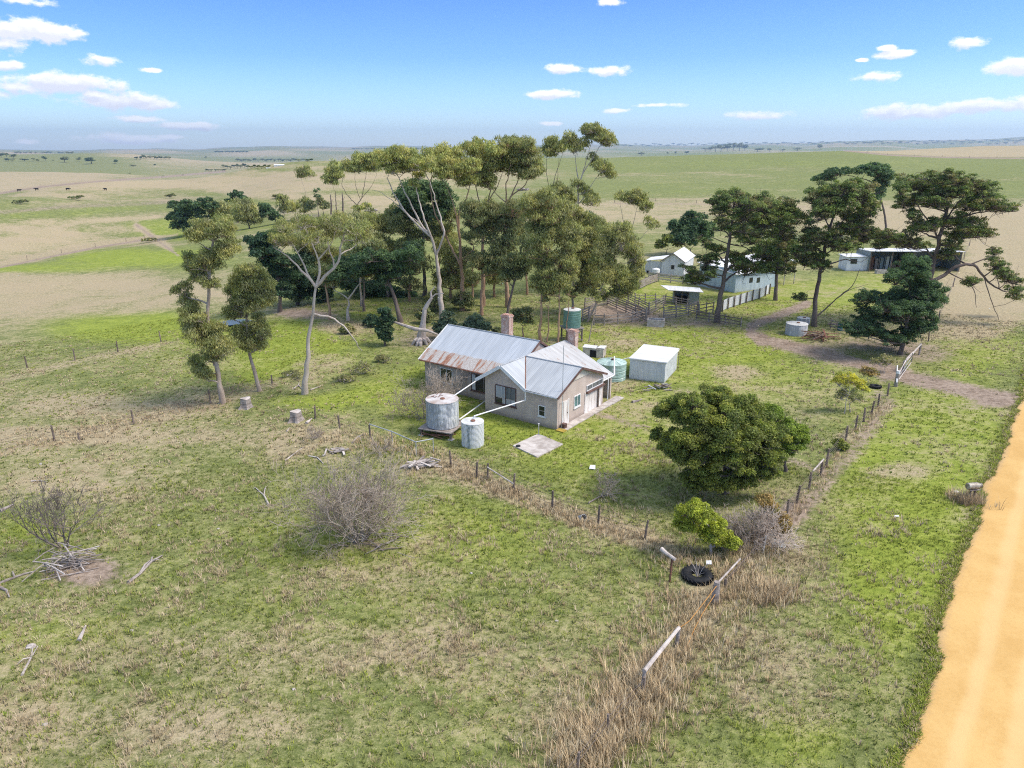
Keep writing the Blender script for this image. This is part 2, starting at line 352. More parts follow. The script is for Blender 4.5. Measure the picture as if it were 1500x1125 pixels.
def ground_material():
    m, nt, out = mat_new('pasture'); h = NT(nt)
    geo = h.n('ShaderNodeNewGeometry').outputs['Position']
    at = h.n('ShaderNodeVertexColor', layer_name='tint')
    sep = h.n('ShaderNodeSeparateColor', {'Color': at.outputs['Color']})
    dry, lush, soil = sep.outputs[0], sep.outputs[1], sep.outputs[2]
    # wind-combed streaks: stretched slightly across the slope
    mp = h.n('ShaderNodeMapping', {'Vector': geo, 'Scale': (1, 1.25, 1), 'Rotation': (0, 0, .35)}).outputs[0]
    n1 = h.noise(mp, .09, 5, .62, dist=.6); n2 = h.noise(mp, .55, 6, .66, dist=.4)
    n3 = h.noise(mp, 2.6, 5, .7); n4 = h.noise(geo, 11, 3, .7)
    nl = h.noise(h.n('ShaderNodeMapping', {'Vector': geo, 'Scale': (1, 2.2, 1), 'Rotation': (0, 0, -.25)}).outputs[0], .028, 5, .62, dist=.8)
    nf = h.noise(mp, .012, 5, .6, dist=.5)
    f = h.math('ADD', h.math('ADD', h.math('MULTIPLY', n1, .30), h.math('MULTIPLY', n2, .32)), h.math('ADD', h.math('MULTIPLY', n3, .24), h.math('MULTIPLY', n4, .14)))
    f = h.math('ADD', h.math('MULTIPLY', f, .70), h.math('ADD', h.math('MULTIPLY', nf, .17), h.math('MULTIPLY', nl, .13)))
    f = h.math('ADD', h.math('MULTIPLY', h.math('SUBTRACT', f, .5), 2.9), .5)
    # threshold the streak field with the dryness
    th = h.math('SUBTRACT', .80, h.math('MULTIPLY', dry, .62))
    dm = h.n('ShaderNodeMapRange', {'Value': h.math('SUBTRACT', f, th), 'From Min': -.20, 'From Max': .20}, interpolation_type='SMOOTHSTEP').outputs[0]
    gn = h.math('ADD', h.math('MULTIPLY', n3, .6), h.math('MULTIPLY', n2, .4))
    gmix = h.ramp(gn, .38, .62)
    g = h.mix(gmix, (.125, .145, .045), (.235, .255, .085))
    g = h.mix(h.ramp(n4, .52, .72), g, (.30, .30, .13))
    lg = h.mix(gmix, (.180, .225, .034), (.310, .352, .060))
    lm = h.n('ShaderNodeMapRange', {'Value': h.math('ADD', lush, h.math('MULTIPLY', h.math('SUBTRACT', h.math('ADD', h.math('MULTIPLY', n2, .5), h.math('MULTIPLY', n1, .5)), .5), 2.2)), 'From Min': .1, 'From Max': 1.0}, interpolation_type='SMOOTHSTEP').outputs[0]
    g = h.mix(lm, g, lg)
    dmix = h.ramp(h.math('ADD', h.math('MULTIPLY', n4, .5), h.math('MULTIPLY', n3, .5)), .38, .62)
    d = h.mix(dmix, (.27, .215, .120), (.475, .395, .240))
    d = h.mix(h.math('MULTIPLY', h.ramp(n1, .42, .6), .5), d, (.405, .32, .20))
    c = h.mix(dm, g, d)
    sm = h.n('ShaderNodeMapRange', {'Value': h.math('ADD', soil, h.math('MULTIPLY', h.math('SUBTRACT', gn, .5), 2.4)), 'From Min': .25, 'From Max': .95}, interpolation_type='SMOOTHSTEP').outputs[0]
    s = h.mix(gmix, (.20, .145, .105), (.40, .31, .235))
    c = h.mix(sm, c, s)
    hgt = h.math('ADD', h.math('MULTIPLY', n3, .6), h.math('MULTIPLY', n4, .4))
    bp = h.n('ShaderNodeBump', {'Height': hgt, 'Strength': .75, 'Distance': .22})
    p = h.n('ShaderNodeBsdfPrincipled', {'Base Color': c, 'Roughness': .95, 'Normal': bp.outputs[0]})
    p.inputs['Specular IOR Level'].default_value = .08
    h.link(p.outputs[0], out.inputs[0])
    return m

def build_ground():
    d2 = math.radians(1)
    psi = np.concatenate([np.radians(np.arange(-180, -46, 6.)), np.radians(np.arange(-46, 46.01, .115)), np.radians(np.arange(50, 180, 6.))])
    rad = np.concatenate([np.geomspace(4, 60, 190), np.geomspace(60.6, 450, 260), np.geomspace(455, 12000, 240)])
    n, m = len(psi), len(rad)
    Rr, Pp = np.meshgrid(rad, psi, indexing='ij')
    X, Y = Rr*np.sin(Pp), Rr*np.cos(Pp)
    Z = zt(X, Y)
    V = np.stack([X, Y, Z], -1).reshape(-1, 3)
    i = np.arange(m-1)[:, None]; j = np.arange(n)[None, :]; k = (j+1) % n
    Q = np.stack([i*n+j + 0*k, i*n+k, (i+1)*n+k, (i+1)*n+j + 0*k], -1).reshape(-1, 4)[:, ::-1]
    V = np.concatenate([V, [[0, 0, float(zt(0, 1))]]])
    T = np.stack([np.full(n, len(V)-1), np.arange(n), (np.arange(n)+1) % n], -1)[:, ::-1]
    ch = land(V[:, 0], V[:, 1], V[:, 2])
    o = mesh_np('ground', V, Q, T, ground_material(), np.stack(ch, -1), smooth=True)
    o['kind'] = 'structure'; o['label'] = 'rolling pasture of green and dry grass'
    return o
build_ground()

# ------------------------------------------------------------------ gravel road
def build_road():
    edge = [(1305,1125),(1340,1040),(1354,990),(1368,950),(1385,915),(1405,850),(1422,795),(1441,740),(1459,690),(1475,645),(1487,600),(1500,560)]
    P = np.array([G(*e)[:2] for e in edge])
    a, b = np.polyfit(P[:, 1], P[:, 0], 1)
    ys = np.arange(-40, 200, .35)
    xs = np.interp(ys, P[:, 1], P[:, 0])
    xs = np.where(ys < P[0, 1], P[0, 0] + (ys-P[0, 1])*a, xs); xs = np.where(ys > P[-1, 1], P[-1, 0] + (ys-P[-1, 1])*a, xs)
    ker = np.ones(25)/25; xs = np.convolve(np.pad(xs, 12, 'edge'), ker, 'valid')
    nz = RNG.normal(0, 1, len(ys)+40)
    wob = np.convolve(nz, np.hanning(9)/4, 'same')[20:-20]*.16 + np.convolve(nz, np.hanning(31)/8, 'same')[20:-20]*.30
    nu = 14; W = 6.2
    V = []; U = []
    for k in range(nu+1):
        t = k/nu
        off = wob*max(0, 1-t*3) + (np.roll(wob, 37) if k == nu else 0)
        x = xs + off + W*t
        crown = .05*math.sin(math.pi*t)
        V.append(np.stack([x, ys, zt(x, ys) + .022 + crown], -1)); U.append(np.full(len(ys), t))
    V = np.concatenate(V); U = np.concatenate(U); L = len(ys)
    i = np.arange(nu)[:, None]; j = np.arange(L-1)[None, :]
    Q = np.stack([i*L+j, (i+1)*L+j, (i+1)*L+j+1, i*L+j+1], -1).reshape(-1, 4)
    m, nt, out = mat_new('ochre_gravel'); h = NT(nt)
    geo = h.n('ShaderNodeNewGeometry').outputs['Position']
    at = h.n('ShaderNodeVertexColor', layer_name='tint'); u = h.n('ShaderNodeSeparateColor', {'Color': at.outputs[0]}).outputs[0]
    n1 = h.noise(geo, .35, 4, .6); n2 = h.noise(geo, 6, 6, .75); n3 = h.noise(geo, 40, 2, .6)
    trk = h.math('ABSOLUTE', h.math('SUBTRACT', h.math('ABSOLUTE', h.math('SUBTRACT', h.math('ADD', u, h.math('MULTIPLY', h.math('SUBTRACT', n1, .5), .10)), .5)), .16))
    c = h.mix(h.ramp(h.math('ADD', h.math('MULTIPLY', n1, .6), h.math('MULTIPLY', n2, .4)), .36, .64), (.55, .33, .112), (.65, .415, .158))
    c = h.mix(h.math('MULTIPLY', h.ramp(trk, .10, .02), .5), c, (.70, .485, .225))
    c = h.mix(h.math('MULTIPLY', h.ramp(n2, .54, .72), .4), c, (.52, .33, .13))
    c = h.mix(h.math('MULTIPLY', h.ramp(n3, .60, .75), .55), c, (.42, .28, .13))
    e = h.math('MULTIPLY', h.ramp(h.math('ADD', u, h.math('MULTIPLY', h.math('SUBTRACT', n2, .5), .16)), .09, .0), .6)
    c = h.mix(e, c, (.40, .29, .17))
    bp = h.n('ShaderNodeBump', {'Height': h.math('ADD', n2, h.math('MULTIPLY', n3, .5)), 'Strength': .35, 'Distance': .05})
    p = h.n('ShaderNodeBsdfPrincipled', {'Base Color': c, 'Roughness': .95, 'Normal': bp.outputs[0]}); p.inputs['Specular IOR Level'].default_value = .1
    h.link(p.outputs[0], out.inputs[0])
    o = mesh_np('road', V, Q, None, m, np.stack([U, U, U], -1), smooth=True)
    structure(o)['label'] = 'ochre gravel road along the fenced farm'
    return np.stack([xs+wob, ys], -1)
ROAD_EDGE = build_road()
# ------------------------------------------------------------------ materials of the buildings
def roof_mat(name, axis, base, base2, rust=None, rust_amt=0.0, spots=0.0):
    """corrugated sheet: ribs along one local axis, sheet laps, weathering, optional band of rust
    rust = (axis, lo, hi) of the local coordinate where the rust sits"""
    m, nt, out = mat_new(name); h = NT(nt)
    tc = h.n('ShaderNodeTexCoord').outputs['Object']; s = h.n('ShaderNodeSeparateXYZ', {0: tc})
    a = s.outputs[axis]; b = s.outputs[1-axis]
    rib = h.math('SINE', h.math('MULTIPLY', a, 2*math.pi/.152))
    st = (2.4, .28, .28) if axis == 0 else (.28, 2.4, .28)
    n1 = h.noise(h.n('ShaderNodeMapping', {'Vector': tc, 'Scale': st}).outputs[0], 1.3, 5, .65); n2 = h.noise(tc, .8, 5, .65); n3 = h.noise(tc, 7, 4, .7)
    c = h.mix(h.ramp(n1, .36, .64), base2, base)
    # single sheets differ a little
    cell = h.n('ShaderNodeCombineXYZ', {0: h.math('FLOOR', h.math('DIVIDE', a, .76)), 1: h.math('FLOOR', h.math('DIVIDE', h.math('ADD', b, 40.3), 2.7))}).outputs[0]
    wn = h.n('ShaderNodeTexWhiteNoise', {'Vector': cell}).outputs[0]
    c = h.mix(h.math('MULTIPLY', wn, .28), c, tuple(x*.72 for x in base2))
    lap = h.math('LESS_THAN', h.math('FRACT', h.math('DIVIDE', a, .76)), .045)
    c = h.mix(h.math('MULTIPLY', lap, .35), c, tuple(x*.5 for x in base2))
    c = h.mix(h.math('MULTIPLY', h.ramp(n3, .6, .75), .25), c, (.33, .31, .28))
    if rust:
        ax, lo, hi = rust; q = s.outputs[ax]
        q = h.math('ADD', q, h.math('MULTIPLY', h.math('SUBTRACT', n1, .5), .5))
        band = h.math('MULTIPLY', h.ramp(q, lo-.05, lo+.05), h.ramp(q, hi+.06, hi-.06))
        pale = h.mix(h.ramp(n3, .4, .6), (.40, .33, .27), (.52, .48, .43))
        c = h.mix(h.math('MULTIPLY', band, .85), c, pale)
        st2 = (1.0, .16, .16) if axis == 0 else (.16, 1.0, .16)
        nr = h.noise(h.n('ShaderNodeMapping', {'Vector': tc, 'Scale': st2}).outputs[0], 1.9, 4, .7)
        rc = h.mix(h.ramp(n3, .35, .65), (.25, .10, .06), (.40, .22, .14))
        c = h.mix(h.math('MULTIPLY', band, h.ramp(h.math('ADD', nr, h.math('MULTIPLY', h.math('SUBTRACT', n3, .5), .35)), .53-rust_amt*.1, .62-rust_amt*.1)), c, rc)
    if spots:
        ns = h.noise(h.n('ShaderNodeMapping', {'Vector': tc, 'Scale': tuple(.45 if i != axis else 1.2 for i in range(3))}).outputs[0], 2.2, 5, .7)
        c = h.mix(h.math('MULTIPLY', h.ramp(ns, .68-spots, .74-spots), .8), c, (.30, .17, .11))
    bp = h.n('ShaderNodeBump', {'Height': h.math('ADD', rib, h.math('MULTIPLY', n3, .3)), 'Strength': .3, 'Distance': .014})
    p = h.n('ShaderNodeBsdfPrincipled', {'Base Color': c, 'Roughness': .72, 'Metallic': 0.0, 'Normal': bp.outputs[0]}); p.inputs['Specular IOR Level'].default_value = .2
    h.link(p.outputs[0], out.inputs[0]); return m

def stucco(name, a, b, stain, low=.5):
    m, nt, out = mat_new(name); h = NT(nt)
    tc = h.n('ShaderNodeTexCoord').outputs['Object']; s = h.n('ShaderNodeSeparateXYZ', {0: tc})
    n1 = h.noise(tc, .9, 6, .65); n2 = h.noise(tc, 9, 4, .7); st = h.noise(h.n('ShaderNodeMapping', {'Vector': tc, 'Scale': (1, 1, .14)}).outputs[0], 2.4, 5, .7)
    c = h.mix(h.ramp(n1, .35, .65), a, b); c = h.mix(h.math('MULTIPLY', h.ramp(st, .5, .72), .55), c, stain)
    c = h.mix(h.math('MULTIPLY', h.ramp(n2, .58, .75), .35), c, tuple(x*.7 for x in b))
    zz = h.math('ADD', s.outputs[2], h.math('MULTIPLY', h.math('SUBTRACT', n2, .5), .5))
    c = h.mix(h.math('MULTIPLY', h.ramp(zz, low, .05), .6), c, (.20, .16, .12))
    bp = h.n('ShaderNodeBump', {'Height': n2, 'Strength': .3, 'Distance': .02})
    p = h.n('ShaderNodeBsdfPrincipled', {'Base Color': c, 'Roughness': .9, 'Normal': bp.outputs[0]}); p.inputs['Specular IOR Level'].default_value = .2
    h.link(p.outputs[0], out.inputs[0]); return m

def glass_mat(name, col, rough=.12):
    m, nt, out = mat_new(name); h = NT(nt)
    tc = h.n('ShaderNodeTexCoord').outputs['Object']; n = h.noise(tc, 1.7, 3, .6)
    c = h.mix(h.ramp(n, .35, .65), col, tuple(x*1.7 for x in col))
    p = h.n('ShaderNodeBsdfPrincipled', {'Base Color': c, 'Roughness': rough}); h.link(p.outputs[0], out.inputs[0]); return m

def brick_mat():
    m, nt, out = mat_new('brick'); h = NT(nt)
    tc = h.n('ShaderNodeTexCoord').outputs['Object']; s = h.n('ShaderNodeSeparateXYZ', {0: tc})
    v = h.n('ShaderNodeCombineXYZ', {0: h.math('ADD', s.outputs[0], s.outputs[1]), 1: s.outputs[2]}).outputs[0]
    b = h.n('ShaderNodeTexBrick', {'Vector': v, 'Color1': (.42, .21, .14, 1), 'Color2': (.33, .15, .10, 1), 'Mortar': (.50, .43, .37, 1), 'Scale': 1.0, 'Mortar Size': .012, 'Brick Width': .23, 'Row Height': .086})
    n = h.noise(tc, 2.6, 5, .75)
    c = h.mix(h.math('MULTIPLY', h.ramp(n, .48, .60), .85), b.outputs[0], (.58, .47, .40))
    p = h.n('ShaderNodeBsdfPrincipled', {'Base Color': c, 'Roughness': .9}); h.link(p.outputs[0], out.inputs[0]); return m

M = {}
M['wall'] = stucco('render_wall', (.575, .475, .41), (.50, .405, .345), (.39, .315, .275))
M['weatherboard'] = stucco('weatherboard', (.46, .39, .345), (.385, .315, .275), (.31, .21, .175))
M['white'] = simple('white_paint', (.78, .77, .75), .55, .10, 5)
M['cream'] = simple('cream_sheet', (.62, .57, .50), .7, .22, 2, col2=(.42, .36, .30))
M['peel'] = simple('peeling_white', (.70, .66, .62), .7, .3, 3, col2=(.44, .37, .33), stretch=(1, 1, .25))
M['trimdark'] = simple('brown_trim', (.15, .085, .07), .7, .3, 8)
M['glassdark'] = glass_mat('dark_glass', (.012, .016, .02)); M['glassteal'] = glass_mat('teal_glass', (.08, .15, .15))
M['curtain'] = simple('curtain_cloth', (.46, .47, .48), .9, .3, 3, stretch=(6, 6, .2)); M['curtaindark'] = simple('curtain_grey', (.17, .175, .17), .9, .3, 3, stretch=(6, 6, .2))
M['concrete'] = simple('concrete', (.52, .47, .42), .95, .25, 2.2, col2=(.34, .29, .25), bump=.3)
M['mustard'] = simple('mustard_moss', (.46, .33, .06), .9, .25, 6)
M['brick'] = brick_mat()
M['rust'] = simple('rusted_iron', (.23, .105, .065), .85, .4, 7, col2=(.115, .06, .045))
M['timber'] = simple('grey_timber', (.33, .285, .25), .9, .35, 4, col2=(.17, .135, .115), stretch=(1, 1, 5), bump=.4)
M['oldpost'] = simple('old_post', (.20, .155, .125), .95, .4, 6, col2=(.10, .075, .06), bump=.4)
M['palewood'] = simple('bleached_wood', (.52, .46, .41), .9, .3, 3, col2=(.32, .27, .235), bump=.3)
M['steel'] = simple('galvanised_pipe', (.47, .48, .48), .5, .2, 6, metal=.3)
M['wire'] = simple('rusty_wire', (.16, .12, .10), .7, .2, 5)
M['black'] = simple('black_rubber', (.018, .018, .019), .75, .3, 9, bump=.3)
M['dark'] = simple('dark_interior', (.025, .025, .028), .95, .2, 5)  # near black: painted shade of insides, also plain black parts
ROOF_BLUE = ((.53, .555, .575), (.44, .465, .485)); ROOF_PALE = ((.49, .505, .505), (.40, .415, .42))
M['roof_main'] = roof_mat('galvanised_main', 0, *ROOF_BLUE, rust=(1, 1.2, 2.75), rust_amt=.15)
M['roof_wing'] = roof_mat('galvanised_wing', 1, *ROOF_PALE, spots=.02)
M['roof_rear'] = roof_mat('galvanised_rear', 1, (.52, .51, .49), (.42, .405, .385), spots=.07)
M['roof_cross'] = roof_mat('galvanised_cross', 0, *ROOF_PALE, spots=.03)
M['roof_shed'] = roof_mat('white_roof_sheet', 0, (.74, .73, .71), (.60, .59, .57))
M['roof_shed2'] = roof_mat('white_roof_sheet_cross', 1, (.78, .77, .76), (.62, .61, .60))

# ------------------------------------------------------------------ the farmhouse
HO = G(711, 602.5); HO[2] = 0.0
HA = math.radians(-36)
house = thing('farmhouse', 'rundown rendered farmhouse with grey corrugated roofs and two brick chimneys', 'house', HO, HA)
E1 = np.array([math.cos(HA), math.sin(HA), 0]); E2 = np.array([-E1[1], E1[0], 0])
def hw(s, t, z=0.0): return HO + E1*s + E2*t + np.array([0, 0, z])

def prism(mb, poly, t0, t1, axis):
    """extrude a (u, z) outline; axis 't': u = s, swept along t; axis 's': u = t, swept along s"""
    k = len(poly)
    f = (lambda u, z, w: (u, w, z)) if axis == 't' else (lambda u, z, w: (w, u, z))
    v = [f(u, z, t0) for u, z in poly] + [f(u, z, t1) for u, z in poly]
    return mb.add(v, [tuple(range(k)), tuple(range(2*k-1, k-1, -1))] + [(i, i+k, (i+1) % k+k, (i+1) % k) for i in range(k)])

w = MB()
prism(w, [(0,-.4),(6.8,-.4),(6.8,2.62),(4.06,2.62),(1.8,4.02),(.001,2.92)], 0, .2, 't')
prism(w, [(.201,-.4),(6.95,-.4),(6.95,2.35),(6.7,2.72),(3.0,4.08),(.201,2.84)], 6.6, 6.803, 's')
prism(w, [(.0,-.4),(6.6,-.4),(6.6,1.95),(1.8,4.0),(0,2.9)], 8.55, 8.75, 't')
w.box((.003, .2, -.4), (.2, 8.55, 2.88))
w.build('wall', M['wall'], house)
w = MB()
w.box((-8.2, 1.9, -.4), (.0, 2.1, 2.72)); w.box((-8.0, 9.2, -.4), (.0, 9.4, 2.5))
prism(w, [(2.1,-.4),(9.2,-.4),(9.2,2.6),(5.5,4.74),(2.1,2.78)], -8.2, -8.0, 's')
prism(w, [(2.6,2.6),(8.8,2.6),(5.5,4.72)], 1.3, 1.42, 's')
w.build('wall', M['weatherboard'], house)
TH = .045
def roof(name, polys, mat):
    mb = MB()
    for q in polys: mb.slab(q, TH)
    return mb.build(name, mat, house)
zL = lambda s: 4.2 - .62*abs(1.8-s); zR = lambda s: 4.2 - .46*(s-1.8)
zF = lambda t: 4.2 - .435*(3.0-t); zB = lambda t: 4.2 - .37*(t-3.0); zM = lambda t: 4.86 - .575*abs(5.5-t)
roof('roof', [[(-8.5,1.5,zM(1.5)),(1.5,1.5,zM(1.5)),(1.5,5.5,zM(5.5)),(-8.5,5.5,zM(5.5))], [(-8.5,5.5,zM(5.5)),(1.5,5.5,zM(5.5)),(1.5,9.6,zM(9.6)),(-8.5,9.6,zM(9.6))]], M['roof_main'])
roof('roof', [[(-.6,-.35,zL(-.6)),(1.8,-.35,4.2),(1.8,9.0,4.2),(-.6,9.0,zL(-.6))][::1], [(1.8,-.35,4.2),(4.15,-.35,zL(4.15)),(1.8,3.0,4.2)]], M['roof_wing'])
roof('roof', [[(1.8,3.0,4.2),(4.15,-.35,zF(-.35)),(7.05,-.42,zF(-.42)),(7.05,3.0,4.2)], [(1.8,3.0,4.2),(7.05,3.0,4.2),(7.05,7.0,zB(7.0)),(4.96,7.0,zB(7.0))]], M['roof_cross'])
roof('roof', [[(1.8,3.0,4.2),(4.96,7.0,zR(4.96)),(6.6,7.0,zR(6.6)),(6.6,9.0,zR(6.6)),(1.8,9.0,4.2)]], M['roof_rear'])
# barge boards, ridge caps, gutters
def board(name, pts, wd, th, mat, parent=house):
    mb = MB()
    for a, b in pts:
        a, b = np.array(a, float), np.array(b, float); d = (b-a); L = np.linalg.norm(d); d /= L
        n = np.cross(d, [0, 0, 1]); n /= np.linalg.norm(n); u = np.cross(n, d)
        c = [a - n*th/2 - u*wd/2, a + n*th/2 - u*wd/2, a + n*th/2 + u*wd/2, a - n*th/2 + u*wd/2]
        v = c + [p + d*L for p in c]
        mb.add(v, [(0,1,2,3)[::-1],(4,5,6,7),(0,1,5,4),(1,2,6,5),(2,3,7,6),(3,0,4,7)])
    return mb.build(name, mat, parent)
board('barge_board', [((-.64,-.40,zL(-.64)-.05),(1.79,-.40,4.15)),((1.81,-.40,4.15),(4.17,-.40,zL(4.17)-.05))], .26, .045, M['white'])
board('barge_board', [((7.10,-.45,zF(-.45)-.05),(7.10,2.99,4.15)),((7.10,3.01,4.15),(7.10,7.03,zB(7.03)-.05))], .17, .05, M['trimdark'])
board('barge_board', [((1.83,9.05,4.17),(6.63,9.05,zR(6.63)-.03))], .14, .05, M['white'])
board('barge_board', [((-8.54,1.47,zM(1.47)-.03),(-8.54,5.49,4.83)),((-8.54,5.51,4.83),(-8.54,9.62,zM(9.62)-.03))], .16, .05, M['white'])
board('barge_board', [((1.54,2.9,zM(2.9)-.02),(1.54,5.49,4.82)),((1.54,5.51,4.82),(1.54,8.0,zM(8.0)-.02))], .17, .05, M['trimdark'])
mb = MB(); mb.tube([(-8.5,5.5,4.885),(1.5,5.5,4.885)], .05, 8); mb.tube([(1.8,-.35,4.225),(1.8,9.0,4.225)], .05, 8); mb.tube([(1.8,3.0,4.228),(7.05,3.0,4.228)], .05, 8)
mb.build('ridge_cap', M['steel'], house)
mb = MB(); mb.tube([(4.16,-.37,zF(-.37)+.02),(1.82,3.0,4.22)], .035, 6); mb.build('valley_flashing', M['rust'], house)
for a, b, m in (((-8.45,1.44,2.50),(-.65,1.44,2.50),M['rust']), ((4.2,-.46,2.66),(7.0,-.46,2.66),M['steel']), ((6.66,7.0,1.96),(6.66,9.0,1.96),M['white'])):
    mb = MB(); mb.tube([a, b], .06, 8); mb.build('gutter', m, house)
# gable infill of pale sheet on the side gable
mb = MB(); prism(mb, [(1.15,3.30),(5.0,3.30),(3.0,4.05)], 6.806, 6.86, 's'); mb.build('gable_infill', M['cream'], house)
# chimneys
def chimney(s, t, z0, z1, wd, dp):
    mb = MB(); mb.box((s-wd/2, t-dp/2, z0), (s+wd/2, t+dp/2, z1-.22)); mb.box((s-wd/2-.05, t-dp/2-.05, z1-.22), (s+wd/2+.05, t+dp/2+.05, z1-.08)); mb.box((s-wd/2+.01, t-dp/2+.01, z1-.08), (s+wd/2-.01, t+dp/2-.01, z1))
    mb.build('chimney', M['brick'], house, bevel=.012)
    return mb
chimney(-2.6, 6.5, 3.5, 6.42, .84, .62); chimney(2.35, 9.4, -.3, 5.2, .74, .55)
# windows
def window(name, s0, s1, z0, z1, face, panes, frame_mat, sill=True, fw=.055, parent=house):
    """face 'f3': outward -t at t = 3; 's': outward +s at s = value. panes: list of (u0, u1, v0, v1, material) in 0..1"""
    ax, val = face
    def bx(u0, u1, v0, v1, d0, d1):
        m_ = MB()
        if ax == 't': m_.box((u0, val-d1, v0), (u1, val-d0, v1))
        else: m_.box((val+d0, u0, v0), (val+d1, u1, v1))
        return m_
    fr = MB()
    for a in ((s0, s0+fw, z0, z1), (s1-fw, s1, z0, z1), (s0+fw, s1-fw, z1-fw, z1), (s0+fw, s1-fw, z0, z0+fw)):
        q = bx(*a, .0, .06); fr.add(np.concatenate(q.v), q.f)
    for u0, u1, v0, v1, mt in panes:
        if u1 < .99:
            uu = s0+fw+(s1-s0-2*fw)*(u1+.01); q = bx(uu-.022, uu+.022, z0+fw+.001, z1-fw-.001, .001, .055); fr.add(np.concatenate(q.v), q.f)
            break
    root = fr.build(name, frame_mat, parent)
    for u0, u1, v0, v1, mt in panes:
        a = (s0+fw+(s1-s0-2*fw)*u0, s0+fw+(s1-s0-2*fw)*u1, z0+fw+(z1-z0-2*fw)*v0, z0+fw+(z1-z0-2*fw)*v1)
        bx(a[0]+.012, a[1]-.012, a[2]+.012, a[3]-.012, .002, .022).build('pane', mt, root)
    if sill: bx(s0-.06, s1+.06, z0-.075, z0-.003, .0, .10).build('sill', frame_mat, root)
    return root
window('window', 1.02, 3.05, .98, 2.52, ('t', 0), [(0, .49, .33, 1, M['curtain']), (.51, 1, .33, 1, M['curtaindark']), (0, .32, 0, .30, M['glassdark']), (.34, .66, 0, .30, M['curtain']), (.68, 1, 0, .30, M['curtain'])], M['trimdark'])
window('window', 5.14, 5.76, .80, 1.66, ('t', 0), [(0, 1, 0, .48, M['glassdark']), (0, 1, .52, 1, M['glassdark'])], M['white'])
window('window', 2.35, 3.25, 1.05, 2.0, ('s', 6.803), [(0, .5, 0, 1, M['glassteal']), (.5, 1, 0, 1, M['glassteal'])], M['white'])
window('window', 4.2, 6.75, 1.88, 2.36, ('s', 6.803), [(0, .32, 0, 1, M['curtaindark']), (.34, .66, 0, 1, M['curtaindark']), (.68, 1, 0, 1, M['curtaindark'])], M['white'], sill=False)
window('window', -2.95, -.75, .72, 2.2, ('t', 1.9), [(0, .2, 0, 1, M['curtain']), (.22, .6, 0, 1, M['glassdark']), (.62, 1, 0, 1, M['glassdark'])], M['trimdark'])
window('window', -6.4, -5.0, .8, 2.1, ('t', 1.9), [(0, .5, 0, 1, M['glassdark']), (.5, 1, 0, 1, M['glassdark'])], M['white'])
mb = MB(); mb.box((6.806, .78, .02), (6.85, 1.45, 2.02)); d = mb.build('door', M['peel'], house)
mb = MB(); mb.box((6.852, 1.34, .98), (6.90, 1.40, 1.04)); mb.build('handle', M['trimdark'], d)
mb = MB(); mb.box((6.80, .62, .02), (6.842, .74, 2.06)); mb.box((6.80, 1.49, .02), (6.842, 1.60, 2.06)); mb.build('door_frame', M['white'], house)
mb = MB(); mb.box((6.805, 3.95, .02), (6.84, 4.1, 1.84)); mb.box((6.806, 4.1, .02), (6.825, 6.7, 1.70)); mb.build('cladding', M['peel'], house)
mb = MB(); mb.box((6.80, 4.15, 1.72), (7.0, 6.95, 1.86)); mb.build('lintel_beam', M['trimdark'], house)
mb = MB(); mb.box((6.86, 5.95, .05), (6.96, 6.05, 1.71)); mb.build('porch_post', M['oldpost'], house)
mb = MB(); mb.tube([(7.02, .32, .05), (7.0, .35, 6.5)], .022, 6); mb.tube([(6.80, .34, 2.0), (7.0, .34, 2.0)], .02, 6); mb.build('mast', M['steel'], house)
mb = MB(); mb.box((6.9, .35, .02), (7.25, .72, .42)); mb.build('meter_box', M['trimdark'], house, bevel=.02)
mb = MB(); mb.box((6.81, 7.4, .02), (7.55, 9.3, .10)); mb.box((6.81, .3, .02), (7.5, 7.396, .09)); mb.build('step_slab', M['concrete'], house)
mb = MB(); mb.box((6.83, -.25, .02), (7.5, .296, .088)); mb.build('step_slab', M['mustard'], house)
# rainwater pipes to the tanks (world points, brought into the house frame)
def loc(P): d = np.asarray(P) - HO; return (d @ E1, d @ E2, d[2])
T1 = np.array([-5.12, 49.05, 0]); T2 = np.array([-2.78, 46.75, 0]); TP = np.array([9.1, 62.2, 0])
mb = MB(); mb.tube([(-.52,-.42,2.60), loc(T1+[.80,.55,2.66]), loc(T1+[.74,.55,2.50])], .05, 8); mb.build('downpipe', M['white'], house, smooth=True)
mb = MB(); mb.tube([(4.2,-.44,2.64),(4.2,-.44,1.95), loc(T2+[.1,.25,2.07]), loc(T2+[.06,.22,1.85])], .05, 8); mb.build('downpipe', M['white'], house)
mb = MB(); mb.tube([(6.74,8.9,1.98), loc(TP+[.1,-.7,2.25]), loc(TP+[.2,-.3,2.05])], .05, 8); mb.tube([(6.74,7.9,1.9),(6.74,7.9,.15)], .05, 8); mb.build('downpipe', M['white'], house)
mb = MB(); mb.tube([loc(T1+[1.2,.3,.9]), (-.9,1.1,.35), (-.6,1.0,.3)], .05, 8); mb.build('downpipe', M['white'], house)
KEEP_OUT.append([tuple(hw(*p)[:2]) for p in ((-8.2,1.9),(0,1.9),(0,0),(6.8,0),(6.8,-.25),(7.6,-.25),(7.6,9.3),(0,9.4),(-8.2,9.4))])

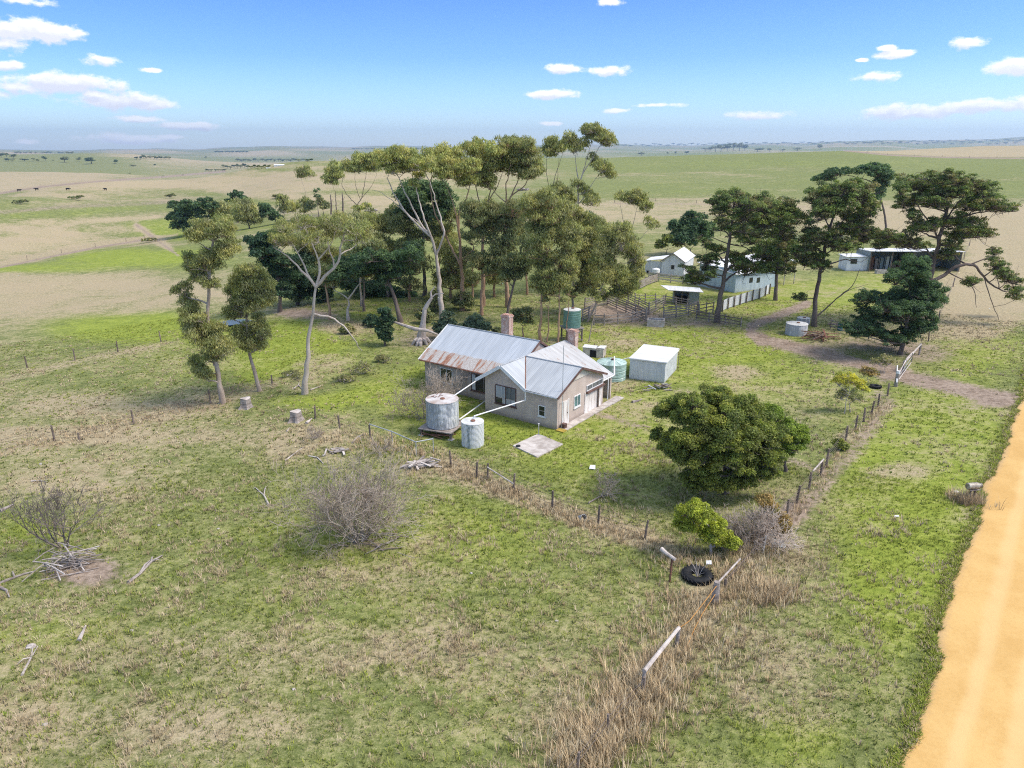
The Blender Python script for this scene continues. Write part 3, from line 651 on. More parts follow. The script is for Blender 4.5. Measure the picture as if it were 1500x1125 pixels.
# ------------------------------------------------------------------ water tanks
def tank_mat(name, base, dark, streak, ribs=.09, metal=.25, stain=(.75,.75,.73)):
    m, nt, out = mat_new(name); h = NT(nt)
    tc = h.n('ShaderNodeTexCoord').outputs['Object']; s = h.n('ShaderNodeSeparateXYZ', {0: tc})
    rib = h.math('SINE', h.math('MULTIPLY', s.outputs[2], 2*math.pi/ribs))
    st = h.noise(h.n('ShaderNodeMapping', {'Vector': tc, 'Scale': (1, 1, .16)}).outputs[0], 2.6, 5, .7); n = h.noise(tc, 3.2, 5, .7)
    c = h.mix(h.ramp(st, .38, .6), dark, base); c = h.mix(h.math('MULTIPLY', h.ramp(h.math('ADD', st, h.math('MULTIPLY', n, .35)), .70-streak, .80-streak), .8), c, stain)
    c = h.mix(h.math('MULTIPLY', h.ramp(n, .58, .72), .4), c, tuple(x*.6 for x in dark))
    bp = h.n('ShaderNodeBump', {'Height': rib, 'Strength': .5, 'Distance': .012})
    p = h.n('ShaderNodeBsdfPrincipled', {'Base Color': c, 'Roughness': .6, 'Metallic': metal, 'Normal': bp.outputs[0]}); h.link(p.outputs[0], out.inputs[0]); return m
M['tank_galv'] = tank_mat('galvanised_tank', (.43, .45, .465), (.31, .33, .345), .02)
M['tank_lime'] = tank_mat('limed_tank', (.47, .50, .49), (.27, .315, .315), .14)
M['tank_green'] = tank_mat('green_poly_tank', (.165, .295, .235), (.13, .24, .195), -.1, ribs=.25, metal=0)
M['tank_mint'] = tank_mat('pale_green_tank', (.34, .47, .40), (.28, .40, .34), -.05, ribs=.2, metal=0)
M['tank_conc'] = tank_mat('concrete_tank', (.46, .47, .49), (.36, .37, .39), .0, ribs=3.0, metal=0)
M['lid_rust'] = simple('tank_lid_rust', (.52, .50, .48), .8, .3, 1.6, col2=(.36, .27, .22))
M['lid_pale'] = simple('tank_lid_pale', (.62, .61, .58), .8, .2, 2.0, col2=(.45, .44, .41))
M['lid_mint'] = simple('tank_lid_mint', (.46, .58, .52), .7, .2, 2.0)

def tank(label, loc, R, H, mat, lid_mat, cone=.08, group='rainwater tanks about the farm', name='water_tank', hatch=True, ribs=0, dome=False):
    t = thing(name, label, 'water tank', loc, 0, group)
    b = MB(); prof = [(R*.985, 0)]
    if ribs:
        for k in range(ribs):
            z0 = H*k/ribs; z1 = H*(k+1)/ribs; prof += [(R*.975, z0+.02), (R, z0+.07), (R, z1-.05)]
    else: prof += [(R, .02), (R, H-.03)]
    prof += [(R*1.012, H-.02), (R*1.012, H)]
    b.lathe(prof, 40); b.build('body', mat, t, smooth=False)
    l = MB(); l.lathe([(R*1.015, H+.004), (R*1.0, H+.03), (R*.45, H+.03+cone*.7), (.12, H+.03+cone), (.01, H+.035+cone)], 40)
    lid = l.build('lid', lid_mat, t, smooth=False)
    if dome:
        r = MB()
        for k in range(10):
            a = k*math.pi/5+.2; r.tube([(R*.98*math.cos(a), R*.98*math.sin(a), H+.045), (.12*math.cos(a), .12*math.sin(a), H+.05+cone)], .03, 5)
        r.build('rib', M['tank_mint'], lid)
    if hatch:
        q = MB(); q.lathe([(.17, 0), (.17, .06), (.15, .08)], 16, (R*.05, -R*.18, H+.02+cone)); q.build('hatch', M['rust'], t)
    return t
tank('round galvanised tank with rusty leaf strewn lid, raised on a timber stand', T1+[0,0,.66], 1.2, 1.98, M['tank_galv'], M['lid_rust'], .05)
tank('slim lime streaked tank standing on the grass by the house front', T2+[0,0,.0], .80, 1.78, M['tank_lime'], M['lid_pale'], .05)
tank('squat pale green tank with ribbed lid between house and tin shed', TP, 1.34, 1.55, M['tank_mint'], M['lid_mint'], .28, ribs=5, dome=True)
TW = np.array([6.55, 75.9, 0])
tank('green ribbed tank up on a timber tower behind the house', TW+[0,0,1.52], .95, 1.9, M['tank_green'], M['lid_pale'], .16, ribs=7)
WT = G(1171, 493); WT = WT + np.array([0, 1.1, 0])
tank('low wide concrete tank beside the tall bare trunked pine', WT+[0,0,-.05], 1.18, 1.3, M['tank_conc'], M['lid_pale'], .10)
WT2 = G(1176, 474); tank('small pale tank half hidden behind the low concrete tank', WT2+[0,0,-.05], .75, .75, M['tank_conc'], M['lid_pale'], .05)
# debris lying on the big tank's lid
mb = MB(); rr = np.random.default_rng(5)
for k in range(9):
    a, r = rr.uniform(1.2, 3.3), rr.uniform(.3, 1.0); x, y = r*math.cos(a), r*math.sin(a); L = rr.uniform(.15, .45); b = rr.uniform(0, 3)
    mb.tube([(x, y, .02), (x+L*math.cos(b), y+L*math.sin(b), .03+rr.uniform(0, .06))], .018, 5)
lv = mb.build('leaf_litter', M['rust'], None, loc=T1+[0,0,2.70]); lv['kind'] = 'stuff'; lv['label'] = 'fallen twigs and leaves on the tank lid'
# stands
st = thing('tank_stand', 'sagging timber stand on stumps under the round galvanised tank', 'tank stand', T1, math.radians(-22))
mb = MB()
for k in range(9): mb.box((-1.35, -1.35+k*.3, .56), (1.35, -1.35+k*.3+.285, .62))
mb.build('deck', M['timber'], st)
mb = MB(); mb.box((-1.4, -1.15, .42), (1.4, -1.0, .555)); mb.box((-1.4, 1.0, .42), (1.4, 1.15, .555)); mb.build('bearer', M['oldpost'], st)
for x, y in ((-1.2,-1.08),(1.2,-1.08),(-1.2,1.08),(1.2,1.08)):
    q = MB(); q.box((x-.08, y-.08, .06), (x+.08, y+.08, .42)); lg = q.build('leg', M['oldpost'], st)
    q = MB(); q.box((x-.2, y-.2, -.05), (x+.2, y+.2, .058)); q.build('foot', M['concrete'], lg, bevel=.03)
q = MB(); q.tube([(-1.1,-1.2,.12),(1.15,-1.2,.36)], .04, 5); q.tube([(-1.1,-1.22,.30),(.6,-1.3,.10)], .035, 5); q.tube([(-.9,-.9,.05),(1.3,-.5,.22)], .04, 5); q.build('brace', M['rust'], st)
st = thing('tank_stand', 'tall timber tower carrying the green ribbed tank', 'tank stand', TW, .3)
mb = MB(); mb.box((-1.05,-1.05,1.42),(1.05,1.05,1.515)); mb.build('deck', M['timber'], st)
for x, y in ((-.85,-.85),(.85,-.85),(-.85,.85),(.85,.85)):
    q = MB(); q.tube([(x, y, -.1), (x, y, 1.418)], .11, 8); q.build('leg', M['oldpost'], st)
q = MB(); q.tube([(-.85,-.97,.1),(.85,-.97,1.35)], .05, 5); q.tube([(-.85,-.99,1.35),(.85,-.99,.1)], .05, 5); q.tube([(.97,-.85,.1),(.97,.85,1.35)], .05, 5); q.build('brace', M['timber'], st)
# broken brick and timber bin behind the pale green tank
BX = G(872, 524); t = thing('ruined_bin', 'half collapsed grey concrete and timber tank behind the house roof', 'ruined tank', BX+np.array([0,.8,0]), -.35)
mb = MB(); 
for a in ((-1.05,-.7,-.1,1.05,-.58,.92),(-1.05,.58,-.1,1.05,.7,.86),(-1.05,-.578,-.1,-.93,.578,.9),(.93,-.578,-.1,1.05,.578,.95)): mb.box(a[:3], a[3:])
mb.build('wall', M['concrete'], t)
mb = MB(); mb.slab([(-1.1,-.75,.98),(.3,-.72,.96),(.2,.5,.93),(-1.15,.4,1.0)], .04); mb.slab([(.35,-.5,.99),(1.15,-.7,1.02),(1.1,.6,1.0),(.4,.7,.93)], .04); mb.build('roof_sheet', M['roof_shed'], t)
mb = MB(); mb.box((-.3,-.72,.0),(.35,-.703,.75)); mb.build('opening_shade', M['dark'], t)  # dark sheet on the solid wall, painted shade of a hole

# ------------------------------------------------------------------ sheds
M['tin_white'] = None
def tin_mat(name, a, b, axis, smear=False, ribs=.15):
    m, nt, out = mat_new(name); h = NT(nt)
    tc = h.n('ShaderNodeTexCoord').outputs['Object']; s = h.n('ShaderNodeSeparateXYZ', {0: tc})
    rib = h.math('SINE', h.math('MULTIPLY', h.math('ADD', s.outputs[0], s.outputs[1]), 2*math.pi/ribs))
    n = h.noise(tc, 1.2, 5, .7, dist=1.5); n2 = h.noise(tc, 6, 4, .7); st = h.noise(h.n('ShaderNodeMapping', {'Vector': tc, 'Scale': (1, 1, .15)}).outputs[0], 2.2, 4, .7)
    c = h.mix(h.ramp(st, .38, .64), b, a)
    if smear: c = h.mix(h.math('MULTIPLY', h.math('MULTIPLY', h.ramp(n, .50, .60), h.ramp(s.outputs[1 - axis] if False else s.outputs[0], -1.9, 1.0)), .5), c, (.24, .26, .27))
    c = h.mix(h.math('MULTIPLY', h.ramp(n2, .6, .75), .3), c, tuple(x*.6 for x in b))
    c = h.mix(h.math('MULTIPLY', h.ramp(h.math('ADD', s.outputs[2], h.math('MULTIPLY', n2, .3)), .38, .12), .5), c, (.30, .24, .19))
    bp = h.n('ShaderNodeBump', {'Height': rib, 'Strength': .35, 'Distance': .012})
    p = h.n('ShaderNodeBsdfPrincipled', {'Base Color': c, 'Roughness': .5, 'Metallic': .1, 'Normal': bp.outputs[0]}); h.link(p.outputs[0], out.inputs[0]); return m
M['tin_smear'] = tin_mat('white_tin_smeared', (.68, .69, .705), (.57, .585, .60), 0, True)
M['tin'] = tin_mat('white_tin', (.74, .74, .75), (.61, .61, .63), 0)
M['tin_blue'] = tin_mat('bluish_tin', (.47, .55, .60), (.37, .445, .49), 0)
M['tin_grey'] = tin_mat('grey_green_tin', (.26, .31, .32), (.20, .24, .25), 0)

SF = G(973, 561.5); SL = G(921.5, 554.5)
du = (SL-SF)[:2]; Ls = float(np.hypot(*du)); ang = math.atan2(-du[1], -du[0])      # local x runs from the far-left corner to the front corner
sh = thing('tin_shed', 'small flat roofed white tin shed with smeared grey marks', 'shed', (SF[0], SF[1], 0), ang)
Wd = 4.7; H0 = 1.93
mb = MB(); mb.box((-Ls, 0, -.15), (0, .05, H0)); mb.box((-.05, .051, -.15), (0, Wd, H0)); mb.box((-Ls, .051, -.15), (-Ls+.05, Wd, H0)); mb.box((-Ls+.05, Wd-.05, -.15), (-.05, Wd, H0)); mb.build('wall', M['tin_smear'], sh)
mb = MB(); mb.slab([(-Ls-.08,-.1,H0+.06),(.1,-.1,H0+.06),(.1,Wd+.1,H0+.16),(-Ls-.08,Wd+.1,H0+.16)], .05); mb.build('roof', M['roof_shed2'], sh)
mb = MB(); mb.box((-Ls-.1,-.14,H0-.03),(.14,-.102,H0+.07)); mb.box((.102,-.10,H0-.03),(.14,Wd+.1,H0+.075)); mb.build('fascia', M['white'], sh)
q = MB(); q.tube([(.18, Wd-.2, -.1), (.18, Wd-.2, 1.5)], .03, 6); q.build('corner_post', M['oldpost'], sh)
q = MB(); q.tube([(-Ls-.05, .6, H0-.05), (-Ls-.9, .2, H0-.3)], .035, 6); q.build('outlet_pipe', M['white'], sh)
KEEP_OUT.append([tuple((SF[:2] + np.array([math.cos(ang)*a - math.sin(ang)*b, math.sin(ang)*a + math.cos(ang)*b]))) for a, b in ((-Ls,0),(0,0),(0,Wd),(-Ls,Wd))])

# gabled white shed far behind the stock yards
def gable_shed(label, base, rz, Wd, Ln, He, Hr, mats, lean=None, window=None):
    t = thing('farm_shed', label, 'shed', base, rz, 'white farm sheds')
    mb = MB()
    prism(mb, [(-Wd/2,-.3),(Wd/2,-.3),(Wd/2,He),(0,Hr),(-Wd/2,He)], 0, .08, 't'); prism(mb, [(-Wd/2,-.3),(Wd/2,-.3),(Wd/2,He),(0,Hr),(-Wd/2,He)], Ln-.08, Ln, 't')
    mb.box((-Wd/2, .081, -.3), (-Wd/2+.08, Ln-.081, He)); mb.box((Wd/2-.08, .081, -.3), (Wd/2, Ln-.081, He)); mb.build('wall', mats[0], t)
    k = (Hr-He)/(Wd/2); o = .25; mb = MB()
    mb.slab([(-Wd/2-o,-.2,He-k*o+.06),(0,-.2,Hr+.06),(0,Ln+.2,Hr+.06),(-Wd/2-o,Ln+.2,He-k*o+.06)], .05); mb.slab([(0,-.2,Hr+.06),(Wd/2+o,-.2,He-k*o+.06),(Wd/2+o,Ln+.2,He-k*o+.06),(0,Ln+.2,Hr+.06)], .05)
    mb.build('roof', mats[1], t)
    board('barge_board', [((-Wd/2-o,-.23,He-k*o),(-.01,-.23,Hr)),((.01,-.23,Hr),(Wd/2+o,-.23,He-k*o))], .14, .04, M['timber'], t)
    return t
gw = G(984.5, 404.5); gs = gable_shed('white gabled tin shed with one small dark window behind the stock yards', gw, math.radians(-24), 3.7, 8.5, 2.5, 3.75, (M['tin'], M['roof_shed2']))
mb = MB(); mb.box((-.28,-.03,1.15),(.28,-.002,1.85)); f = mb.build('window', M['timber'], gs); mb = MB(); mb.box((-.22,-.05,1.21),(.22,-.031,1.79)); mb.build('pane', M['glassdark'], f)
mb = MB(); mb.box((-4.9,1.2,-.3),(-1.86,1.28,2.1)); mb.box((-4.9,1.281,-.3),(-4.82,5,2.0)); mb.build('wall', M['tin'], gs)
mb = MB(); mb.slab([(-5.05,1.0,2.1),(-1.95,1.0,2.62),(-1.95,6.0,2.62),(-5.05,6.0,2.1)], .05); mb.build('roof', M['roof_shed2'], gs)
mb = MB(); mb.box((-4.6,1.17,.1),(-4.1,1.198,.45)); mb.build('vent', M['dark'], gs)
tk = G(960, 407); tank('little white tank on a post beside the gabled tin shed', tk+np.array([0,-.2,.9]), .62, .55, M['white'], M['white'], .18, hatch=False)
t = thing('tank_stand', 'three pale legs under the little white tank', 'tank stand', tk+np.array([0,-.2,0]))
for a in (.5, 2.6, 4.7):
    q = MB(); q.tube([(.4*math.cos(a), .4*math.sin(a), -.15), (.4*math.cos(a), .4*math.sin(a), .86)], .06, 6); q.build('leg', M['palewood'], t)
q = MB(); q.lathe([(.55,.861),(.55,.895)], 16); q.build('deck', M['palewood'], t)

# long white roofed shed with an open machinery bay
la = G(1134.5, 420); lb = G(1076, 429); dv = (la-lb)[:2]; Ll = float(np.hypot(*dv)); an = math.atan2(dv[1], dv[0])
ls = thing('machinery_shed', 'long bluish tin shed with white roof and an open cluttered bay', 'shed', la, an, 'white farm sheds')
He, D = 2.75, 7.0
mb = MB(); mb.box((-Ll,0,-.3),(0,.08,He)); mb.box((-Ll,.081,-.3),(-Ll+.08,D,He+.7)); mb.box((-Ll+.08,D-.08,-.3),(5.0,D,He+.8)); mb.box((-.08,.081,-.3),(0,D-.081,He+.5)); mb.build('wall', M['tin_blue'], ls)
mb = MB(); mb.slab([(-Ll-.3,-.35,He+.03),(0,-.35,He+.03),(0,D+.3,He+.9),(-Ll-.3,D+.3,He+.9)], .06); mb.slab([(0,-.35,He+.03),(5.3,-.5,He+.75),(5.3,D+.3,He+1.25),(0,D+.3,He+.9)], .06); mb.build('roof', M['roof_shed2'], ls)
mb = MB(); mb.box((4.9,D*.45,-.3),(4.98,D-.081,He+.8)); mb.build('end_wall', M['dark'], ls)  # wall coloured near black to paint the shade inside the bay
for u, w_, zz in ((-6.1, .75, 1.2), (-4.4, .7, 1.05)):
    q = MB(); q.box((u,-.03,zz),(u+w_,-.002,zz+.75)); q.build('window', M['glassdark'], ls)
q = MB(); q.tube([(2.2,0,-.2),(2.2,0,He+.3)], .07, 8); q.build('bay_post', M['palewood'], ls)
q = MB(); q.tube([(4.7,.0,-.2),(4.7,.0,He+.6)], .07, 8); q.build('bay_post', M['palewood'], ls)
rr = np.random.default_rng(3)
for k, (u, v, m_) in enumerate(((1.0,3.2,'rust'),(2.6,4.2,'steel'),(1.4,4.8,'timber'),(3.2,5.2,'rust'),(.6,4.6,'dark'),(2.0,5.6,'tin_grey'))):
    q = MB(); s_ = rr.uniform(.35, .7); q.box((u-s_/2,v-s_/2,-.1),(u+s_/2,v+s_/2,rr.uniform(.5,1.2))); q.tube([(u,v,0),(u+.3,v+.2,1.5)], .05, 6); q.lathe([(.22,.0),(.24,.1),(.24,.5),(.2,.55)], 12, (u+.55, v-.3, -.05))
    o = q.build('farm_junk', M[m_], None, bevel=.03); o.location = la; o.rotation_euler = (0, 0, an); tag(o, ['rusty iron frame at the mouth of the open bay', 'grey steel drum with a pole standing in the open bay', 'grey timber crate at the back of the open bay', 'rusty bin at the outer end of the open bay', 'black box just inside the tin wall of the open bay', 'dull green box at the very back of the open bay'][k], 'farm junk', 'clutter in the machinery shed')
# open fronted hay shed further along
ha = G(1272, 397.5); hs = thing('hay_shed', 'dark open fronted shed with long pale roof behind the largest pine', 'shed', ha, math.radians(-3), 'white farm sheds')
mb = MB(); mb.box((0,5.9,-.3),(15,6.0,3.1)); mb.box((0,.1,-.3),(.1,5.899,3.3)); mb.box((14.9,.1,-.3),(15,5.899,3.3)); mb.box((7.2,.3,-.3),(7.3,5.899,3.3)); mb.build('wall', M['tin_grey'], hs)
mb = MB(); mb.slab([(-.3,-.4,3.5),(15.3,-.4,3.5),(15.3,6.4,3.15),(-.3,6.4,3.15)], .08); mb.build('roof', M['roof_shed2'], hs)
for u in (.05, 3.6, 7.2, 10.8, 14.95): 
    q = MB(); q.tube([(u,-.02,-.3),(u,-.02,3.42)], .09, 8); q.build('bay_post', M['oldpost'], hs)
mb = MB(); mb.box((-3.6,.6,-.3),(-.02,.68,2.3)); mb.box((-3.6,.681,-.3),(-3.52,4,2.3)); mb.build('wall', M['tin'], hs)
mb = MB(); mb.slab([(-3.8,.35,2.38),(-.35,.35,2.5),(-.35,4.2,2.5),(-3.8,4.2,2.38)], .05); mb.build('roof', M['roof_shed2'], hs)
mb = MB(); mb.box((-2.95,.57,1.2),(-1.9,.598,2.0)); mb.build('window', M['glassdark'], hs)
rr = np.random.default_rng(9)
for k in range(6):
    q = MB(); u = 1.0+k*.95; z1 = rr.uniform(1.0, 2.4); q.box((u, 1.6+rr.uniform(0,1), -.1), (u+.5, 2.9, z1)); q.tube([(u+.2,1.4,0),(u+.4,1.7,z1+.4)], .05, 6)
    o = q.build('farm_junk', M[['rust','timber','tin_grey','steel','oldpost','rust'][k]], None, bevel=.03); o.location = ha; o.rotation_euler = (0,0,math.radians(-3)); tag(o, ['rusty stack by the first bay post of the dark open shed', 'grey board stack beside the rusty stack in the dark open shed', 'dull green stack in the middle of the dark open bay', 'pale steel stack in the middle of the dark open bay', 'dark brown timber stack deep in the open shed', 'reddish iron stack at the inner end of the dark open bay'][k], 'farm junk', 'stacks inside the open fronted shed')
# the little yard shelter
sa = G(1004, 446); sy = thing('yard_shelter', 'small tin lean-to with white roof inside the stock yards', 'shelter', sa, math.radians(-8))
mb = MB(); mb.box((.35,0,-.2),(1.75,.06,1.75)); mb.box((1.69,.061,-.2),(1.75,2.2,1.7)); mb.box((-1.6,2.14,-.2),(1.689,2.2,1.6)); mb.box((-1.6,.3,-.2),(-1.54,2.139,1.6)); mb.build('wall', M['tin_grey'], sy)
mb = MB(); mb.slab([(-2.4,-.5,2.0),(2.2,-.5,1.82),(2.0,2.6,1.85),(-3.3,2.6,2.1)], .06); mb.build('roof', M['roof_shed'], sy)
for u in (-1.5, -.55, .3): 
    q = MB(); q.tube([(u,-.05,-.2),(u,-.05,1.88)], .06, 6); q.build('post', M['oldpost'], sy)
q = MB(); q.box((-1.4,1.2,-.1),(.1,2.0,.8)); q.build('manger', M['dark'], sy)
# concrete slab with standpipe, concrete path
sl = [G(751,654), G(787,671), G(825,652), G(788,637)]
mb = MB(); mb.slab([p+np.array([0,0,.10]) for p in sl], .25); o = mb.build('concrete_slab', M['concrete'], bevel=.02); tag(o, 'cracked pale concrete slab in the grass before the house', 'slab')
KEEP_OUT.append([tuple(p[:2]) for p in sl])
sp = G(789, 638.5); t = thing('standpipe', 'thin grey standpipe and tap at the edge of the concrete slab', 'tap', sp)
mb = MB(); mb.tube([(0,0,-.1),(0,0,.85),(.02,-.02,.92)], .03, 8); mb.tube([(0,0,.12),(.55,-.35,.06)], .025, 6); mb.build('pipe', M['steel'], t)
mb = MB(); mb.tube([(0,0,.88),(.0,-.12,.90),(.0,-.15,.83)], .022, 8); mb.box((-.06,-.03,.93),(.06,.01,.99)); mb.build('tap', M['white'], t)
dp = G(757, 656); mb = MB(); mb.lathe([(.17,0),(.18,.02),(.16,.06),(.05,.07)], 14); o = mb.build('drain_cap', M['dark'], loc=dp+np.array([0.1,0.05,.10])); tag(o, 'small black cover on the corner of the concrete slab', 'drain cover')
# ------------------------------------------------------------------ fences
def fence(label, posts, hgt=1.15, pr=.06, wires=(), rails=(), mat='oldpost', rail_mat='timber', rail_r=.05, name='wire_fence', flat=False, group=None, lean=.04, wob=True, extra_mat=None):
    P = [G(p[0], p[1]) for p in posts]; H = [p[2] if len(p) > 2 else hgt for p in posts]
    t = thing(name, label, 'fence', P[0], 0, group); O = P[0]; rr = np.random.default_rng(int(posts[0][0]*7+posts[0][1]))
    tops = []
    for p, h in zip(P, H):
        ln = rr.normal(0, lean, 2) * h; mb = MB()
        mb.tube([p-O-[0,0,.25], p-O+[ln[0]*.5, ln[1]*.5, h*.5], p-O+[ln[0], ln[1], h]], [pr*1.1, pr, pr*.92], 7, jit=.08, rng=rr); mb.build('post', M[mat], t); tops.append(ln)
    def line(z, r, m, nm, n, sag=0.0):
        pts = []
        for i, (p, ln, h) in enumerate(zip(P, tops, H)):
            k = min(z, .96*h)/h; q = p-O+[ln[0]*k, ln[1]*k, k*h]
            if pts and sag: pts.append((pts[-1]+q)/2 - [0, 0, sag*rr.uniform(.3, 1.5)])
            pts.append(q)
        mb = MB(); mb.tube(pts, r, n); mb.build(nm, m, t)
    for z in wires: line(z, .010, M['wire'], 'wire', 4, .03)
    if flat:
        for z in rails:
            for (p, l0), (q, l1) in zip(zip(P[:-1], tops[:-1]), zip(P[1:], tops[1:])):
                d = q-p; n = np.array([-d[1], d[0], 0]); n /= np.linalg.norm(n)+1e-9; o = n*(pr+.021); dz = rr.normal(0, .018, 2)
                board('rail', [(p-O-o+[0,0,z+dz[0]], q-O-o+[0,0,z+dz[1]])], rail_r*2, .035, M[rail_mat], t)
    else:
        for z in rails: line(z, rail_r, M[rail_mat], 'rail', 7)
    return t, P
W4 = (.25, .5, .75, 1.0)
fence('post and wire fence with thin dark posts between house yard and paddock', [(661,683),(698,700),(714,703),(752,719),(809,744),(876,767),(944,790)], 1.15, .065, W4)
mb = MB(); a, b = G(714,703), G(752,719); mb.tube([a+[0,-.12,.95], b+[0,-.12,.55]], .045, 7, jit=.1, rng=RNG); o = mb.build('fallen_rail', M['palewood']); tag(o, 'loose pale rail leaning between two posts of the yard fence', 'rail')
fence('old fence of short grey posts climbing past the stumps', [(462,613),(498,627),(543,641)], 1.0, .07, (.4,.8))
fence('low pipe rail fence of pale green tube near the tank stand', [(543,641),(575,652),(610,668),(635,663)], 1.1, .035, (), (1.04,), 'steel', 'steel', .04, name='pipe_fence', lean=0)
fence('wire fence with dark posts across the lower paddock edge', [(-40,672),(80,646),(117,645,.6),(196,622),(309,592),(399,563,.9)], 1.25, .07, W4)
fence('distant wire fence below the bright green flat', [(-30,548),(40,539),(110,528),(173,516),(236,501),(300,488)], 1.3, .07, (.4,.8,1.1))
fence('roadside fence of grey posts beside the trampled dry strip', [(1062,862,.5),(1117,809,.95),(1138,778),(1152,757),(1166,737),(1185,716),(1202,697,1.0),(1210,684,1.3),(1239,645),(1253,629),(1265,618),(1276,607),(1286,596),(1300,580)], 1.15, .075, (.2,.42,.64,.86,1.05))
mb = MB(); a, b = G(1187,716), G(1203,696); mb.tube([a+[0,0,1.2], b+[0,0,1.12]], .05, 8); o = mb.build('fence_rail', M['palewood']); tag(o, 'pale top rail between two posts of the roadside fence', 'rail')
# the corner by the tractor tyre: strainer, strut, log rails, sagging orange rope
sa, sb, scn, sd = G(1046,884), G(991,947), G(940,1020), G(1082,838)
for p, h, r, lb in ((sa,1.15,.17,'thick split grey strainer post beside the tractor tyre'), (sb,.95,.075,'grey post where the orange rope meets the pale log rail'), (scn,1.15,.085,'dark grey post at the lower end of the pale log rail')):
    t = thing('fence_post', lb, 'fence post', p, 0, 'corner posts of the paddock fence'); mb = MB(); mb.tube([(0,0,-.3),(.02,0,h*.5),(.05,.03,h)], [r*1.15,r,r*.85], 9, jit=.14, rng=RNG); mb.build('post', M['timber'], t)
    mb = MB(); mb.tube([(-r*1.1,0,h*.8),(0,-r*1.15,h*.8),(r*1.1,0,h*.8),(0,r*1.15,h*.8),(-r*1.1,0,h*.8)], .012, 4); mb.build('wire_tie', M['wire'], t)
def loose(name, label, cat, pts, r, mat, n=8, jit=.1, group=None):
    mb = MB(); O = np.array(pts[0], float); mb.tube([np.array(p, float)-O for p in pts], r, n, jit=jit, rng=RNG); o = mb.build(name, mat, loc=O); return tag(o, label, cat, group)
loose('log_rail', 'pale weathered log rail sloping between two grey posts', 'log', [sb+[.02,-.05,.98], (sb+scn)/2+[0,-.05,1.08], scn+[.02,-.02,1.2]], [.075,.08,.085], M['palewood'])
loose('brace_rail', 'thin white diagonal strut against the split strainer post', 'strut', [sa+[.15,.1,1.1], sd+[0,0,.75]], .045, M['palewood'])
mb = MB(); M['rope'] = simple('orange_rope', (.50,.24,.06), .8, .25, 5)
loose('rope', 'upper sagging orange rope tied to the strainer post', 'rope', [sa+[0,-.1,1.02], (sa*.6+sb*.4)+[0,0,.72], (sa*.3+sb*.7)+[0,0,.62], sb+[.02,.05,.85]], .018, M['rope'], 5, 0)
loose('rope', 'lower orange rope running from strainer post into tall dry grass', 'rope', [sa+[0,-.1,.62], (sa*.6+sb*.4)+[.1,0,.36], (sa*.3+sb*.7)+[.25,0,.22], sb+[.3,-.3,.06]], .016, M['rope'], 5, 0)
fence('wire fence lost in tall straw below the log rail', [(940,1022),(890,1080),(845,1135),(800,1190)], 1.0, .05, (.3,.6,.9))
# leaning post with the rotten log on top
lp = G(981,852); t = thing('gate_post', 'thin reddish post with a pale rotten log balanced on its top', 'post', lp)
mb = MB(); mb.tube([(0,0,-.2),(.01,0,.5),(.03,.03,1.28)], .055, 8, jit=.1, rng=RNG); mb.build('post', M['rust'], t)
mb = MB(); mb.tube([(.16,-.12,1.31),(-.2,.25,1.42),(-.42,.5,1.52)], [.085,.10,.12], 9, jit=.12, rng=RNG); mb.build('top_log', M['palewood'], t)
# farm gate at the drive
g0, g1 = G(1312,566), G(1344,521)
t = thing('gate_post', 'stout grey gate post with a white painted top', 'gate post', g0); mb = MB(); mb.tube([(0,0,-.3),(0,0,1.2)], [.17,.15], 10, jit=.06, rng=RNG); mb.build('post', M['timber'], t); mb = MB(); mb.tube([(0,0,1.202),(0,0,1.45)], [.165,.15], 10); mb.build('white_cap', M['white'], t)
t = thing('farm_gate', 'bent pale pipe gate standing open beside the dirt drive', 'gate', g0); d = g1-g0
mb = MB(); mb.tube([d*.04+[0,0,.35], d*.10+[0,0,1.15], d*.35+[0,0,1.62], d*.62+[0,0,1.42], d*.66+[0,0,.3], d*.04+[0,0,.35]], .04, 7); mb.build('frame', M['palewood'], t)
mb = MB(); mb.tube([d*.07+[0,0,.75], d*.64+[0,0,.85]], .022, 6); mb.build('bar', M['steel'], t); mb = MB(); mb.tube([d*.35+[0,0,.33], d*.36+[0,0,1.58]], .022, 6); mb.build('bar', M['steel'], t)
t = thing('rail_end', 'pale log rail and post at the far side of the dirt drive', 'fence', G(1322,545)); d2 = G(1346,520)-G(1322,545)
mb = MB(); mb.tube([(0,0,.9), d2+[0,0,1.15]], .09, 8, jit=.1, rng=RNG); mb.build('rail', M['palewood'], t)
for k, q in enumerate(((0,0,0), d2)):
    mb = MB(); mb.tube([np.array(q)-[0,0,.2], np.array(q)+[0,0,1.12]], .09, 8, jit=.1, rng=RNG); mb.build('post', M['timber'], t)
loose('fence_rail', 'white slanting rail leaning on the white topped gate post', 'rail', [g0+[-.3,-.6,.55], g0+[.25,.6,1.05], g0+[.9,1.9,1.35]], .05, M['white'])
fence('wire fence of thin dark posts running along the straw coloured road verge', [(1360,500),(1375,470),(1386,445),(1396,420),(1404,398),(1412,380),(1420,360)], 1.3, .07, (.4,.8,1.1))
fence('grey rail fence behind the rusty machinery under the pines', [(1216,481),(1240,489),(1272,497),(1300,505)], 1.1, .07, (), (.3,.65,1.0), 'oldpost', 'timber', .055, name='rail_fence', flat=True)
